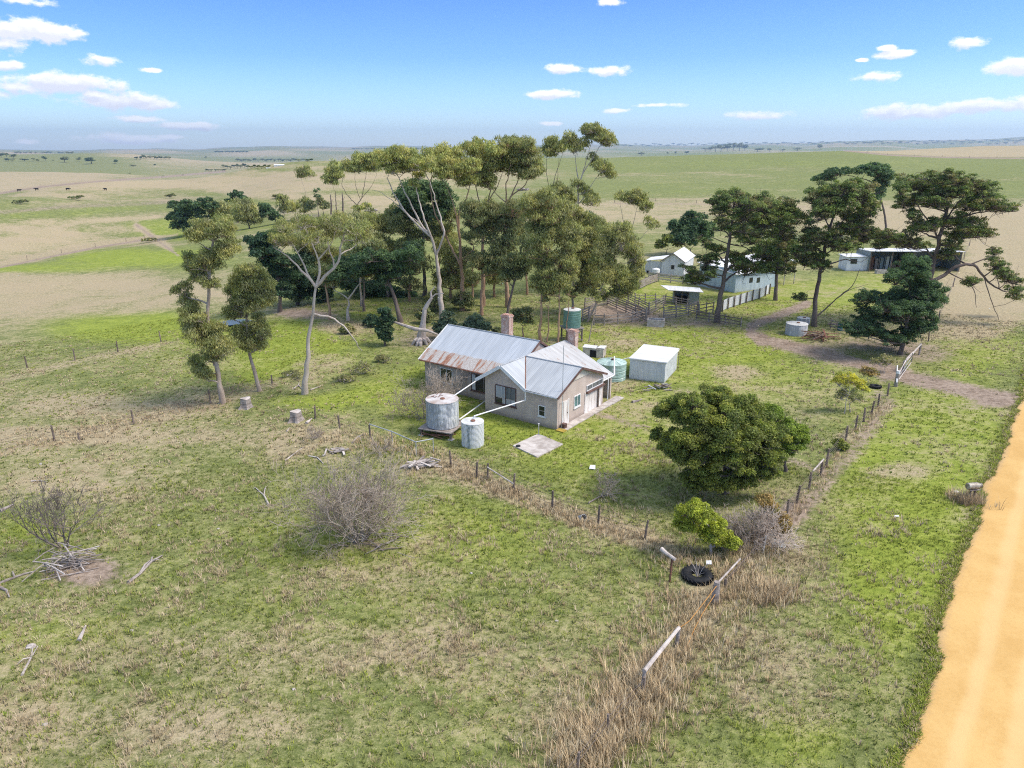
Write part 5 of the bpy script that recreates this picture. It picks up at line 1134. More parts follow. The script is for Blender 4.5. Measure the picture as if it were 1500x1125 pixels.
    vt = np.concatenate(wood.v); qd = [f_ for f_ in wood.f if len(f_) == 4]; 
    if segA:
        V2, Q2 = sticks((np.array(segA)-O, np.array(segB)-O, np.array(sra), np.array(srb))); qd = np.concatenate([np.array(qd), Q2+len(vt)]); vt = np.concatenate([vt, V2])
    mesh_np('trunk', vt, np.array(qd), None, M[barkm], None, root, smooth=True)
    if pc:
        pc, pr, fl = np.array(pc), np.array(pr), np.array(fl)
        size = max(.10, S['lp']*1.465*mpp)*lsz; area = size*size*S['asp']*.5
        nn = np.clip((S['cov']*cov*2.0*math.pi*pr**2*.9/area), 8, 1400).astype(int)
        V, Q, Cc = leaves(rng, pc-O, pr, fl, nn, size, S['asp'], np.array(PAL[pal])*(1.22 if pal.startswith('pine') or pal == 'cypress' else 1.0), upb=S['up'], droop=S.get('dr', 0), loose=S.get('lo', 1.12)); mesh_np('crown', V, Q, None, M['leaf'], Cc, root)
    return root

GG = 'gum trees about the farm'
# the pair at the lower edge of the slope
tree('gum', 'gum', 'tall irregular gum with clumps down its whole trunk at the slope foot', (327,591), [(318,540),(313,515),(305,462),(304,430),(308,400),(310,360),(316,340)],
 [(318,340,30,17),(287,348,16,12),(333,364,18,13),(310,377,22,12),(275,384,14,13),(290,407,15,10),(303,390,22,14),(310,417,13,8),(270,427,13,13),(275,452,17,12),(281,464,18,13),(292,487,26,17),(311,498,24,17),(328,513,26,15),(288,531,13,10),(303,552,9,7),(294,546,10,8),(300,330,20,10),(330,335,14,10)], .30, group=GG, depth=.45)
tree('gum', 'gum', 'round crowned gum with slanting pale trunk right beside the pale stump', (381,573), [(373,548),(364,518),(361,478),(360,440)],
 [(367,398,21,10),(357,412,22,15),(385,418,20,17),(372,429,29,18),(347,437,22,13),(392,441,17,13),(342,462,14,12),(363,451,25,13),(378,478,17,15),(383,493,15,12),(374,508,14,12),(356,502,14,13),(345,488,12,10)], .24, group=GG, depth=.45)
tree('gum', 'gum', 'leaning white trunked gum with wide flat olive crown', (446,577), [(450,527),(454,483),(462,435),(463,420)],
 [(420,337,22,13),(443,329,25,13),(468,333,25,14),(494,329,25,14),(520,337,22,14),(418,356,15,9),(452,350,19,9),(480,346,20,11),(533,350,15,11),(405,352,12,9),(500,322,18,9),(535,335,12,9)], .34, 'bark_white', group=GG, depth=.6, cov=.62,
 limbs=[([(461,424),(440,394),(417,371),(402,362)], .16), ([(460,412),(438,374),(425,350)], .12), ([(463,415),(471,386),(461,364),(450,340)], .16), ([(463,421),(478,404),(494,390),(500,358),(507,336)], .2), ([(494,388),(484,365),(476,345)], .10), ([(471,384),(486,360),(492,340)], .1), ([(455,466),(478,464),(492,467),(506,480),(519,498),(529,513)], .13)], seed=5)
# dark cypresses and pines behind them
PG = 'dark conifers behind the white gum'
tree('cyp', 'cypress', 'dark cypress with ragged shelving crown behind the round crowned gum', (410,466), [(412,440),(405,400),(395,365)], [(377,353,17,9),(397,347,16,8),(389,370,22,10),(397,387,22,12),(405,404,20,12),(414,425,16,10),(380,366,14,8),(418,385,16,11)], .35, 'bark_pine', 'cypress_tree', group=PG, dY=4)
tree('cyp', 'cypress', 'second dark cypress close behind the leaning white gum', (437,457), [(436,430),(434,400),(436,380)], [(420,409,18,15),(437,412,20,17),(443,388,20,15),(455,402,16,14),(430,434,16,10),(448,430,14,10)], .33, 'bark_pine', 'cypress_tree', group=PG, dY=5)
tree('cyp', 'pine_dark', 'spreading dark green pine with broad flat crown and leaning trunk', (587,472), [(583,450),(575,428),(566,405),(560,392)], [(520,387,30,12),(545,378,27,10),(570,385,25,12),(597,378,22,15),(503,404,17,12),(537,398,25,10),(585,402,20,12),(607,367,15,11),(500,390,14,9),(560,412,18,9)], .42, 'bark_pine', 'pine_tree', group=PG, cov=.85)
tree('cyp', 'cypress', 'narrow dark green cone shaped conifer on the open slope', (564,507), [(563,490),(563,465)], [(563,459,9,9),(563,472,12,12),(563,487,12.5,12),(563,497,10,7)], .14, 'bark_pine', 'conifer', depth=.1)
tree('gum', 'gum', 'mixed olive gum crown behind the broad flat pine', (570,452), [(568,420),(560,385),(556,350)], [(528,328,20,12),(513,350,20,12),(562,334,20,13),(587,334,20,13),(608,347,18,13),(562,360,20,13),(583,368,18,11),(578,316,18,11),(540,352,20,12),(540,318,14,9)], .33, group=GG, dY=8)
tree('gum', 'pale', 'pale silvery green crowned small tree in the gum thicket', (530,455), [(528,420),(525,380)], [(515,352,16,12),(535,358,16,11),(525,372,18,11),(550,362,14,10)], .22, group=GG, dY=3)
tree('open', 'gum', 'short thick grey forked gum with two bare arms on the lawn edge', (510,470), [(510,452),(510,438)], [(487,418,10,7),(533,404,12,8)], .30, 'bark_white', group=GG, limbs=[([(510,438),(500,430),(488,424)], .12), ([(510,438),(520,425),(531,408)], .16)], cov=.8)
tree('gum', 'gum_dark', 'brown trunked gum with ragged leaf skirt beside the forked grey gum', (483,468), [(481,445),(478,420),(476,400)], [(472,400,15,12),(488,402,14,12),(480,416,14,10)], .25, 'bark_rust', group=GG)
tree('gum', 'gum_dark', 'dark trunk standing alone under the flat pine', (533,456), [(533,435),(533,412)], [(530,400,16,10),(545,405,12,8)], .26, 'bark_pine', group=GG)
# big central gums
tree('gum', 'gum_bright', 'huge gum with long pale sweeping limbs over the house roof end', (648,470), [(645,440),(643,400),(634,352),(628,338)],
 [(587,231,27,12),(567,234,18,11),(613,237,22,12),(600,247,18,10),(581,248,16,10),(571,247,12,9),(606,270,8,6),(596,226,18,9),(622,246,16,10)], .50, 'bark_white', group=GG, depth=.6, cov=1.05,
 limbs=[([(632,346),(600,318),(580,291),(567,260)], .2), ([(634,350),(616,328),(601,298),(588,270),(582,255)], .18), ([(634,350),(620,318),(612,285),(604,258)], .17), ([(638,372),(652,340),(640,302),(628,262),(618,248)], .17), ([(600,318),(584,302),(560,283),(548,278)], .07), ([(616,328),(588,305),(572,275)], .08)], seed=21)
tree('gum', 'gum_bright', 'orange barked gum leaning into the middle of the skyline crowns', (677,455), [(677,420),(676,384),(671,335),(673,300)],
 [(633,231,20,11),(653,228,20,11),(667,250,25,14),(647,258,13,9),(680,267,18,10),(690,244,18,11),(640,243,16,10),(665,230,14,9),(695,262,12,9)], .42, 'bark_rust', group=GG, depth=.6, limbs=[([(676,386),(655,350),(635,308),(630,270),(634,245)], .18), ([(672,335),(665,300),(652,268)], .14), ([(673,312),(686,285),(689,258)], .13), ([(676,384),(692,366),(706,352)], .08)], seed=22)
tree('gum', 'gum_bright', 'dense domed gum crown at the top of the central skyline', (707,448), [(708,420),(707,383),(708,340),(712,300)],
 [(707,233,25,14),(727,223,25,12),(687,221,22,11),(707,260,20,12),(733,246,18,12),(716,243,18,11),(726,232,18,10),(700,214,18,8),(717,272,14,9)], .44, 'bark_rust', group=GG, depth=.6, limbs=[([(710,335),(714,295),(722,265)], .16), ([(710,325),(700,285),(690,248)], .13), ([(713,300),(730,272),(736,252)], .11)], seed=23)
tree('gum', 'gum', 'broad topped gum standing highest in the central clump', (744,450), [(742,420),(741,370),(740,320),(742,292)],
 [(760,214,24,10),(747,226,24,13),(777,217,17,11),(783,237,16,13),(760,250,20,14),(777,257,15,10),(765,232,20,12),(740,212,20,9),(788,252,10,9),(752,208,16,7)], .44, 'bark_rust', group=GG, depth=.6, limbs=[([(741,305),(755,275),(762,252)], .16), ([(741,310),(742,270),(748,235)], .14), ([(748,288),(770,270),(780,245)], .11), ([(742,300),(727,285),(716,268)], .09)], seed=24)
tree('cyp', 'pine_dark', 'deep green pine wedged between the pale gum limbs', (622,448), [(622,410),(620,367),(620,320)], [(617,288,36,17),(600,303,18,15),(647,292,20,15),(633,316,20,12),(612,318,18,11),(640,276,20,10),(598,285,14,9),(652,308,12,10)], .38, 'bark_pine', 'pine_tree', group=PG, dY=6, cov=.8)
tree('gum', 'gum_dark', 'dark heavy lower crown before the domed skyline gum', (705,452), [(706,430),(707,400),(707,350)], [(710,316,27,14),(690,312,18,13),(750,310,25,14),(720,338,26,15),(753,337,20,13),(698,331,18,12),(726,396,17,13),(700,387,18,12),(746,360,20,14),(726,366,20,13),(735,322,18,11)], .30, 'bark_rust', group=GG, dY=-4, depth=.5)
tree('gum', 'gum_dark', 'gum with pale twisted dead limb leaning over the brick chimney', (742,472), [(746,442),(757,402),(764,360),(772,335)], [(746,407,17,12),(770,396,17,12),(760,380,17,14),(742,384,14,11),(785,374,16,12),(775,352,14,10)], .24, 'bark_pine', group=GG, limbs=[([(752,412),(764,372),(780,350),(790,330)], .10)])
tree('gum', 'gum', 'very tall white trunked gum rising above all the others', (846,430), [(846,390),(846,335),(847,290),(847,262)],
 [(868,190,17,8),(883,199,17,10),(894,209,10,9),(847,210,18,12),(833,203,11,8),(867,232,10,6),(882,248,14,10),(895,257,10,8),(846,270,10,8),(868,296,17,9),(858,195,10,6),(875,204,10,6),(866,286,10,6),(840,222,9,6)], .36, 'bark_white', group=GG, depth=.45, cov=.85, dY=6,
 limbs=[([(847,275),(853,255),(865,236),(876,218),(884,208)], .14), ([(847,265),(843,245),(845,222)], .10), ([(847,300),(858,285),(868,268),(880,252)], .10), ([(846,340),(855,318),(864,304)], .08), ([(853,255),(862,225),(868,200)], .09)], seed=31)
tree('gum', 'gum', 'thin forked gum with small high crown on the hill skyline', (806,420), [(806,380),(805,330),(806,285)], [(808,212,12,11),(800,222,9,8),(818,219,10,9),(827,213,9,8),(818,278,12,9),(830,288,12,10),(806,226,9,7),(838,296,11,8)], .26, 'bark_pine', group=GG, depth=.4, dY=8, limbs=[([(806,285),(800,250),(801,230)], .08), ([(806,283),(814,255),(824,225)], .08), ([(805,300),(816,270),(819,228)], .08)], seed=32)
# round leafy gums over the yards
tree('gum', 'gum', 'leafy gum with drooping round crown nearest the back chimney', (791,500), [(792,470),(792,448),(797,410),(802,370)], [(800,294,22,12),(777,300,20,12),(823,313,20,14),(800,324,25,13),(800,357,22,17),(786,340,18,13),(800,385,20,14),(800,408,22,16),(788,421,15,11),(776,372,14,12),(812,340,18,12)], .22, 'bark_rust', group=GG, depth=.5)
tree('gum', 'gum', 'slim brown gum in the row between the chimneys', (817,503), [(818,478),(818,458),(820,420),(822,390)], [(828,364,22,15),(816,386,22,14),(821,414,20,14),(838,342,18,12),(834,396,16,12),(806,428,12,9)], .17, 'bark_rust', group=GG)
tree('gum', 'gum', 'straight trunked gum directly behind the green tower tank', (838,470), [(838,440),(839,415),(842,380)], [(852,356,20,17),(862,345,18,12),(860,400,24,15),(856,415,20,12),(845,376,20,14),(838,430,12,9),(872,372,18,13)], .22, 'bark_gum', group=GG, dY=4)
tree('gum', 'gum', 'large bushy gum with hanging branches over the stock yards', (857,503), [(866,466),(878,430),(890,395),(896,360)], [(900,350,25,18),(921,362,16,19),(890,372,24,17),(931,379,14,14),(900,407,22,17),(920,421,17,17),(872,428,13,11),(912,338,18,12),(880,388,16,12),(930,400,13,12),(905,434,12,9)], .16, 'bark_gum', group=GG, dY=10, depth=.4)
tree('open', 'gum', 'thin bare stemmed sapling leaning from the tower tank', (862,501), [(868,470),(874,448),(880,430)], [(882,428,11,8),(874,440,9,7)], .09, 'bark_gum', group=GG)
for k, (bx, lb) in enumerate(((801, 'thin twin stem in the brown gum row by the chimney'), (829, 'thin stem close against the tower tank'))): tree('open', 'gum_dark', lb, (bx,501), [(bx+2,470),(bx+4,440)], [(bx+4,428,13,10),(bx-4,440,8,6)], .12, 'bark_rust', group=GG)
tree('bush', 'gum_dark', 'small dark round headed tree right behind the brick chimney', (766,494), [(766,478)], [(766,458,16,11),(758,468,11,8),(775,470,10,8)], .16, 'bark_rust', 'small_tree', depth=.4, cov=.6)
tree('gum', 'gum', 'sparse gum with bare forked stems beside the white gabled shed', (926,400), [(922,375),(918,345),(915,330)], [(911,290,13,8),(934,290,15,10),(948,306,12,9),(953,329,14,8),(940,298,10,7)], .24, 'bark_gum', group=GG, depth=.4, limbs=[([(917,345),(912,318),(908,298)], .09), ([(922,372),(938,350),(950,336)], .09), ([(918,350),(930,320),(934,300)], .09)])
tree('cyp', 'pine_dark', 'dark bushy pine behind the tall white trunk', (868,375), [(868,350)], [(866,325,14,9),(858,336,12,9),(876,338,12,9),(868,348,14,8)], .25, 'bark_pine', 'pine_tree', group=PG, dY=6)
tree('bush', 'bush', 'olive bush by the roof of the gabled shed', (975,375), [(977,366)], [(980,352,12,9),(968,360,9,8),(990,358,9,7)], .15, 'bark_pine', 'bush', cat='bush', depth=.4, cov=.6)

# trees filling the depth of the thicket
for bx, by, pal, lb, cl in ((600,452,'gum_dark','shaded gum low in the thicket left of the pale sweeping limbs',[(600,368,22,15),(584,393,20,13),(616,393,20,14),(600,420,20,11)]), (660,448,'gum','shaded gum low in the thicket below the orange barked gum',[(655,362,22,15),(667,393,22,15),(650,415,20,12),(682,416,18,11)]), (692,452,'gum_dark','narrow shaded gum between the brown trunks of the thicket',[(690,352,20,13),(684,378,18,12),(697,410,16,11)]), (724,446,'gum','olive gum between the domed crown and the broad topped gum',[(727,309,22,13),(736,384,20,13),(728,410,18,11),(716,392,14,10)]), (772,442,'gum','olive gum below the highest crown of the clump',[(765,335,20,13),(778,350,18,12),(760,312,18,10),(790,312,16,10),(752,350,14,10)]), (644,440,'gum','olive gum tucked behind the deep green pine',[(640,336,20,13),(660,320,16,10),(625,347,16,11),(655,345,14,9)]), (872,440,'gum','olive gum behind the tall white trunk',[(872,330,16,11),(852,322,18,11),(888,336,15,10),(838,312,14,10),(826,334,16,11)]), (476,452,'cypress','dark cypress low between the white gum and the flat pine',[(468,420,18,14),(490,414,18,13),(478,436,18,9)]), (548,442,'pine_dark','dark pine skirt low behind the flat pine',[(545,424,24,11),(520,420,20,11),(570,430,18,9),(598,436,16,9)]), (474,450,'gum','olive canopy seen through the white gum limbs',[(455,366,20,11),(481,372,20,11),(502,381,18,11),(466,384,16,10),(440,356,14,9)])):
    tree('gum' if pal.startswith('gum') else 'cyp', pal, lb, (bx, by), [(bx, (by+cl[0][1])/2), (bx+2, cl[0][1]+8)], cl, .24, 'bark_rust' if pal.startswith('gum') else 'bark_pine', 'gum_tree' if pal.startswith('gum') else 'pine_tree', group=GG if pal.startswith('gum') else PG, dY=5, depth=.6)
# understory behind the house
UG = 'shrubs in the gum thicket'
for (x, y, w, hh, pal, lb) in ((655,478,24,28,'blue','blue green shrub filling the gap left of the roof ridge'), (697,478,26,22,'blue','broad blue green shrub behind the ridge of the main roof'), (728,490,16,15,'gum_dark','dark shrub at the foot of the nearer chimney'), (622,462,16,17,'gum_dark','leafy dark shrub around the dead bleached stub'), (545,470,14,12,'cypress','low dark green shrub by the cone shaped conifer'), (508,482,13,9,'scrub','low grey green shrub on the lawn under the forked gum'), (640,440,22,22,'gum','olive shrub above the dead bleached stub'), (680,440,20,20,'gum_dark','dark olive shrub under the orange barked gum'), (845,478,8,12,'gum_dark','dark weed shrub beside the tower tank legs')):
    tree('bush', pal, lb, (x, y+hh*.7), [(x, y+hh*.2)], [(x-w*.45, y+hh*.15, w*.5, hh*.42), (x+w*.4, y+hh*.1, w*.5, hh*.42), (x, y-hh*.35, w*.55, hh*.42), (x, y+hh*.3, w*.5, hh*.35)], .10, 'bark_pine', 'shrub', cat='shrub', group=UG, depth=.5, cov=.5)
for (x, y, w, hh, lb) in ((530,540,26,12,'grey green scrub on the slope below the cone conifer'), (560,526,14,9,'small scrub tuft above the bare house shrub'), (430,548,20,6,'low dry scrub under the leaning white gum'), (505,556,22,8,'patch of grey scrub in the weeds near the stumps')):
    tree('open', 'scrub', lb, (x, y+hh*.6), [(x, y+hh*.2)], [(x-w*.4, y, w*.5, hh*.6), (x+w*.4, y, w*.5, hh*.6), (x, y-hh*.2, w*.5, hh*.6)], .05, 'bark_dead', 'shrub', cat='shrub', group='grey scrub on the slope', depth=.6, cov=.8)
# ------------------------------------------------------------------ the pines on the far side of the yard
MG = 'old pines along the drive'
tree('pine', 'pine', 'tall yard pine with bare lower trunk and layered dark crown', (1050,472), [(1054,440),(1061,402),(1066,370),(1071,345),(1073,320),(1076,300)],
 [(1076,287,32,10),(1044,296,15,7),(1109,294,19,12),(1091,305,30,10),(1124,307,18,12),(1091,324,26,10),(1119,325,19,14),(1060,312,16,8),(1079,378,30,8),(1119,371,20,9),(1035,383,17,8),(1010,396,15,8),(1016,411,17,9),(1100,352,20,9),(1135,359,17,9),(1050,366,13,6),(1040,402,12,7),(1096,386,20,7),(1085,343,22,8),(1056,334,14,7),(1092,399,22,8),(1122,394,20,8),(1148,396,16,7),(1030,352,12,6),(1128,378,20,8)], .46, 'bark_pine', 'pine_tree', group=MG, depth=.55, limbs=[([(1068,362),(1050,350),(1035,347)], .09), ([(1070,355),(1095,362),(1112,385)], .10), ([(1068,372),(1040,380),(1015,392)], .11), ([(1071,345),(1055,325),(1040,303)], .10), ([(1071,350),(1095,348),(1120,340)], .10)], deadtw=5, cov=1.05, seed=41)
tree('pine', 'pine', 'full crowned pine bridging the two tall yard pines', (1136,440), [(1137,410),(1139,370),(1138,340)], [(1132,300,20,12),(1112,330,20,12),(1142,345,22,13),(1160,364,18,10),(1102,352,18,10),(1150,386,18,9),(1125,375,20,10),(1152,322,18,12),(1128,320,20,12)], .36, 'bark_pine', 'pine_tree', group=MG, depth=.5, cov=.95, deadtw=4, seed=45)
tree('cyp', 'pine_dark', 'low dense green pine behind the bare lower trunk', (1010,388), [(1011,365)], [(1016,320,20,8),(1009,337,24,11),(1022,346,22,13),(988,332,11,9),(1000,352,20,11),(1035,338,14,9)], .3, 'bark_pine', 'pine_tree', group=MG, dY=10)
tree('pine', 'pine', 'open crowned pine with long white dead limb near its foot', (1193,478), [(1192,455),(1196,430),(1202,398),(1208,364),(1216,334),(1224,305)],
 [(1250,273,28,13),(1218,279,25,12),(1193,292,17,13),(1233,296,28,15),(1265,290,15,13),(1201,315,20,13),(1244,320,18,11),(1186,337,15,12),(1272,343,22,10),(1300,343,17,9),(1255,350,16,9),(1186,358,17,11),(1193,376,18,9),(1223,358,14,10),(1150,302,18,13),(1166,320,18,14),(1150,345,18,13),(1166,370,15,9),(1172,436,12,7),(1140,322,14,11),(1230,338,22,13),(1210,348,18,12),(1262,312,18,12),(1215,305,20,12),(1280,305,14,10),(1240,362,20,9),(1205,390,14,7),(1262,330,18,10),(1288,360,14,8),(1180,385,14,8)], .42, 'bark_pine', 'pine_tree', group=MG, depth=.5, cov=.82,
 limbs=[([(1197,462),(1212,450),(1227,436),(1251,417),(1259,395)], .12), ([(1227,436),(1246,424),(1272,416)], .06), ([(1194,440),(1182,438),(1170,436)], .08), ([(1203,395),(1222,384),(1238,380),(1262,384)], .13), ([(1208,366),(1232,352),(1262,348)], .12), ([(1214,340),(1238,320),(1250,300)], .12), ([(1216,335),(1200,305),(1194,290)], .10), ([(1206,372),(1180,350),(1160,340)], .11)], deadtw=9, seed=42)
tree('cyp', 'pine_dark', 'far dark umbrella pine showing over the open crowned pine', (1297,348), [(1297,318),(1290,290),(1283,265)], [(1233,251,22,5),(1205,262,17,6),(1278,247,20,6),(1293,258,13,10),(1284,283,10,15),(1258,250,16,5),(1290,270,10,8),(1216,256,12,5)], .4, 'bark_pine', 'pine_tree', group=MG, depth=.35, limbs=[([(1285,270),(1265,262),(1240,256),(1212,264)], .14)], cov=.9)
tree('pine', 'pine', 'largest gnarled pine with thick arching limbs over the roadside', (1345,474), [(1352,440),(1364,402),(1370,375),(1376,350),(1382,325),(1388,300)],
 [(1329,263,20,8),(1361,259,20,8),(1393,258,20,8),(1425,267,20,9),(1447,274,15,9),(1355,277,26,10),(1393,283,28,12),(1436,288,24,10),(1372,300,26,10),(1415,302,24,10),(1457,300,20,9),(1479,305,14,8),(1319,277,13,8),(1325,300,14,8),(1447,343,14,7),(1415,343,19,6),(1457,369,12,7),(1393,362,16,7),(1338,360,24,7),(1425,413,13,9),(1457,388,15,7),(1485,411,16,9),(1489,432,13,10),(1340,318,12,7),(1400,322,26,10),(1350,334,20,9),(1328,346,18,8),(1422,326,22,9),(1400,345,20,8),(1375,328,20,9),(1310,352,16,7),(1440,300,20,10),(1370,288,24,10),(1345,292,18,9),(1410,270,24,9),(1380,375,18,8),(1470,400,14,8)], .62, 'bark_pine', 'pine_tree', group=MG, depth=.55, cov=.85,
 limbs=[([(1366,412),(1384,402),(1400,389),(1427,387),(1440,405),(1455,420),(1475,428)], .30), ([(1440,405),(1452,440),(1462,465),(1470,478)], .08), ([(1370,378),(1345,352),(1320,352),(1300,360)], .13), ([(1376,350),(1362,330),(1350,310),(1336,285)], .14), ([(1384,320),(1405,318),(1440,310),(1475,306)], .15), ([(1380,332),(1400,300),(1425,275)], .14), ([(1374,356),(1410,350),(1445,345)], .12), ([(1427,387),(1450,376),(1465,372)], .12), ([(1386,398),(1410,410),(1426,420),(1430,450)], .10), ([(1386,310),(1372,285),(1362,265)], .12), ([(1388,300),(1394,275),(1395,262)], .12)], deadtw=10, seed=43)
tree('pine', 'pine_dark', 'dark bushy pine with foliage down to the fence beside the gate', (1318,519), [(1323,500),(1330,470),(1334,440),(1334,415)],
 [(1332,398,22,17),(1347,420,22,17),(1319,434,26,16),(1283,433,24,8),(1265,437,17,8),(1347,455,22,16),(1315,461,26,15),(1272,465,24,9),(1242,478,14,8),(1258,489,12,7),(1292,489,22,10),(1336,484,28,14),(1361,472,14,15),(1326,447,24,15),(1300,450,22,12),(1362,440,18,14),(1350,392,18,14),(1312,410,18,13),(1372,425,14,12),(1270,480,18,10),(1310,500,20,9)], .30, 'bark_pine', 'pine_tree', group=MG, depth=.5, cov=1.25, limbs=[([(1332,445),(1305,440),(1275,436)], .09), ([(1328,472),(1295,470),(1262,470)], .09)], deadtw=4, seed=44)
mb = MB(); mb.lathe([(.02,-.3),(.09,-.22),(.15,0),(.13,.15),(.07,.24),(.085,.30),(.07,.37),(.02,.40)], 10); R_ = np.array(Matrix.Rotation(.5, 3, 'Y')); v = np.concatenate(mb.v) @ R_.T; mb.v = [v]
mb.slab([(-.12,-.06,-.15),(-.12,.06,-.15),(-.34,.05,-.5),(-.34,-.05,-.5)], .03); mb.tube([(.2,0,.34),(.3,0,.34)], [.035,.005], 6); mb.tube([(-.03,.04,-.1),(-.03,.04,-.42)], .012, 4); mb.tube([(-.03,-.04,-.1),(-.03,-.04,-.42)], .012, 4)
o = mb.build('bird', M['black'], loc=atY(1442,321,G(1345,474)[1]-.4), smooth=True); tag(o, 'black bird perched on an outer limb of the largest pine', 'bird')
# ------------------------------------------------------------------ bushes by the road
tree('bush', 'bush', 'big dense round olive bush in the yard before the roadside fence', (1062,722), [(1060,700),(1062,670)],
 [(1011,586,28,15),(1047,582,30,15),(1088,596,28,16),(983,602,24,17),(1015,611,33,19,-1.2),(1062,611,35,20,-1.5),(1105,616,28,19),(967,637,15,17),(1004,641,29,19,-1.8),(1049,643,34,21,-2.2),(1090,642,30,21,-2),(1131,643,27,19,-1),(993,668,26,14,-1.6),(1032,672,29,17,-2.2),(1079,672,31,17,-2.2),(1120,670,28,16,-1.4),(1041,700,22,15,-1.5),(1068,703,20,12,-1.2),(1100,690,22,12,-1.2),(1020,600,30,16,1.5),(1070,600,34,16,1.8),(1060,640,40,26,1.5),(1010,700,20,12,-1.2),(1125,695,18,12,-.8),(1055,712,26,9,-1.6),(1090,708,22,9,-1.4),(1020,712,18,8,-1.2)], .35, 'bark_pine', 'bush', cat='bush', depth=.4, cov=.85, lsz=.9)
tree('bush', 'bush_bright', 'brighter green bush pressed against the big round olive bush', (1150,690), [(1150,670)], [(1143,620,20,15),(1165,635,18,15),(1175,651,12,12),(1128,604,18,11),(1150,650,22,18),(1140,665,16,12)], .2, 'bark_pine', 'bush', cat='bush', depth=.4, cov=.8, lsz=.9)
tree('bush', 'yellow', 'lime yellow leaved shrub above the tractor tyre', (1042,812), [(1041,792),(1038,772)], [(1022,742,14,11),(1005,752,17,11),(1032,756,20,12),(1020,773,20,12),(1049,771,20,13),(1062,790,15,11),(998,768,10,9),(1074,797,9,8),(1040,788,14,9)], .12, 'bark_dead', 'shrub', cat='shrub', depth=.4, cov=.62, lsz=.85)
tree('open', 'flower', 'shrub topped with golden yellow blossom inside the fence', (1237,606), [(1239,590),(1241,575)], [(1238,553,18,7),(1257,564,16,7),(1229,562,12,7),(1247,557,14,7),(1265,570,8,5)], .06, 'bark_dead', 'shrub', cat='shrub', depth=.4, cov=1.6, lsz=.8)
tree('open', 'scrub', 'olive wispy shrub under the golden blossom', (1246,604), [(1244,588)], [(1242,576,18,8),(1253,582,12,7),(1232,582,9,7)], .05, 'bark_dead', 'shrub', cat='shrub', depth=.4, cov=.8, lsz=.8)
tree('open', 'scrub', 'grey green wispy shrub before the dark bushy pine', (1296,546), [(1296,538)], [(1288,531,12,7),(1303,531,12,7),(1296,525,12,6)], .05, 'bark_dead', 'shrub', cat='shrub', depth=.5, cov=1.0, lsz=.8)
tree('open', 'rusty', 'brownish shrub between golden blossom and the drive', (1272,560), [(1271,553)], [(1265,547,9,6),(1278,548,9,6),(1272,542,9,6)], .05, 'bark_dead', 'shrub', cat='shrub', depth=.5, cov=1.0, lsz=.8)
tree('bush', 'rusty', 'rust tinged shrub leaning on the dead grey one at the fence', (1142,786), [(1142,776)], [(1146,764,14,12),(1132,770,12,9),(1150,776,10,7),(1117,732,15,7),(1128,744,12,8)], .08, 'bark_dead', 'shrub', cat='shrub', depth=.4, cov=.5, lsz=.8)
tree('bush', 'bush', 'small dark bush in the roadside fence line', (1229,660), [(1229,655)], [(1228,650,8,6),(1234,655,7,5)], .05, 'bark_dead', 'bush', cat='bush', depth=.4, cov=.6)
# ------------------------------------------------------------------ bare shrubs
def bare(name, label, base, stems, levels, L0, r0, cone, seed, mat, up=.15, kids=3, shrink=.68, tilt=None, group=None):
    B = G(*base); rng = np.random.default_rng(seed); A_, B_, ra, rb = [], [], [], []
    def grow(p, d, L, r, lv):
        n = 3; q = p
        for k in range(n):
            d = unit(d + rng.normal(0, .16, 3) + [0, 0, up*.35]); e = q + d*L/n; r1 = r*(1-.5*(k+1)/n); A_.append(q); B_.append(e); ra.append(r*(1-.5*k/n)); rb.append(r1); q = e
            if lv > 0:
                for _ in range(kids if k == n-1 else (1 if rng.uniform() < .85 else 0)):
                    grow(e, unit(d + rng.normal(0, .55, 3) + [0, 0, up]), L*shrink*rng.uniform(.7, 1.2), r1*.75, lv-1)
    for _ in range(stems):
        a = rng.uniform(0, 2*math.pi); t = cone*math.sqrt(rng.uniform(.02, 1)); d = np.array([math.cos(a)*math.sin(t), math.sin(a)*math.sin(t), math.cos(t)])
        if tilt is not None: d = unit(d + tilt)
        grow(np.array([math.cos(a)*.18, math.sin(a)*.18, -.1]), d, L0*rng.uniform(.7, 1.15), r0*rng.uniform(.6, 1.2), levels)
    V, Q = sticks((np.array(A_), np.array(B_), np.maximum(.009, ra), np.maximum(.008, rb)))
    o = mesh_np(name, V, Q, None, M[mat]); o.location = B; return tag(o, label, 'shrub', group)
M['twig'] = simple('grey_twig', (.43,.36,.285), .95, .3, 3, col2=(.28,.22,.17)); M['twigdark'] = simple('dark_twig', (.24,.20,.17), .95, .3, 3, col2=(.14,.11,.095)); M['twigpale'] = simple('pale_twig', (.56,.46,.37), .95, .3, 3, col2=(.36,.28,.22))
bare('bare_shrub', 'large leafless shrub of fanned grey twigs in mid paddock', (527,792), 24, 4, 1.95, .055, .92, 3, 'twig', up=.14, kids=2, shrink=.71)
bare('bare_shrub', 'leafless brown shrub behind the stand mounted tank', (622,612), 14, 4, 1.55, .035, 1.0, 4, 'twig', up=.12, kids=2, shrink=.70)
bare('bare_shrub', 'wispy leafless bush climbing the house wall end', (652,590), 9, 4, 1.1, .025, .9, 14, 'twig', up=.15, kids=2, shrink=.7)
bare('dead_sapling', 'dead dark sapling with few upright branches over a brush pile', (96,800), 6, 4, 2.0, .058, .8, 6, 'twigdark', up=.25, kids=2, shrink=.64)
bare('dead_shrub', 'bleached grey dead shrub tangled at the roadside fence', (1100,798), 18, 4, 1.05, .055, 1.0, 8, 'twigpale', up=.05, kids=2, shrink=.72, tilt=np.array([.1, .3, .1]))
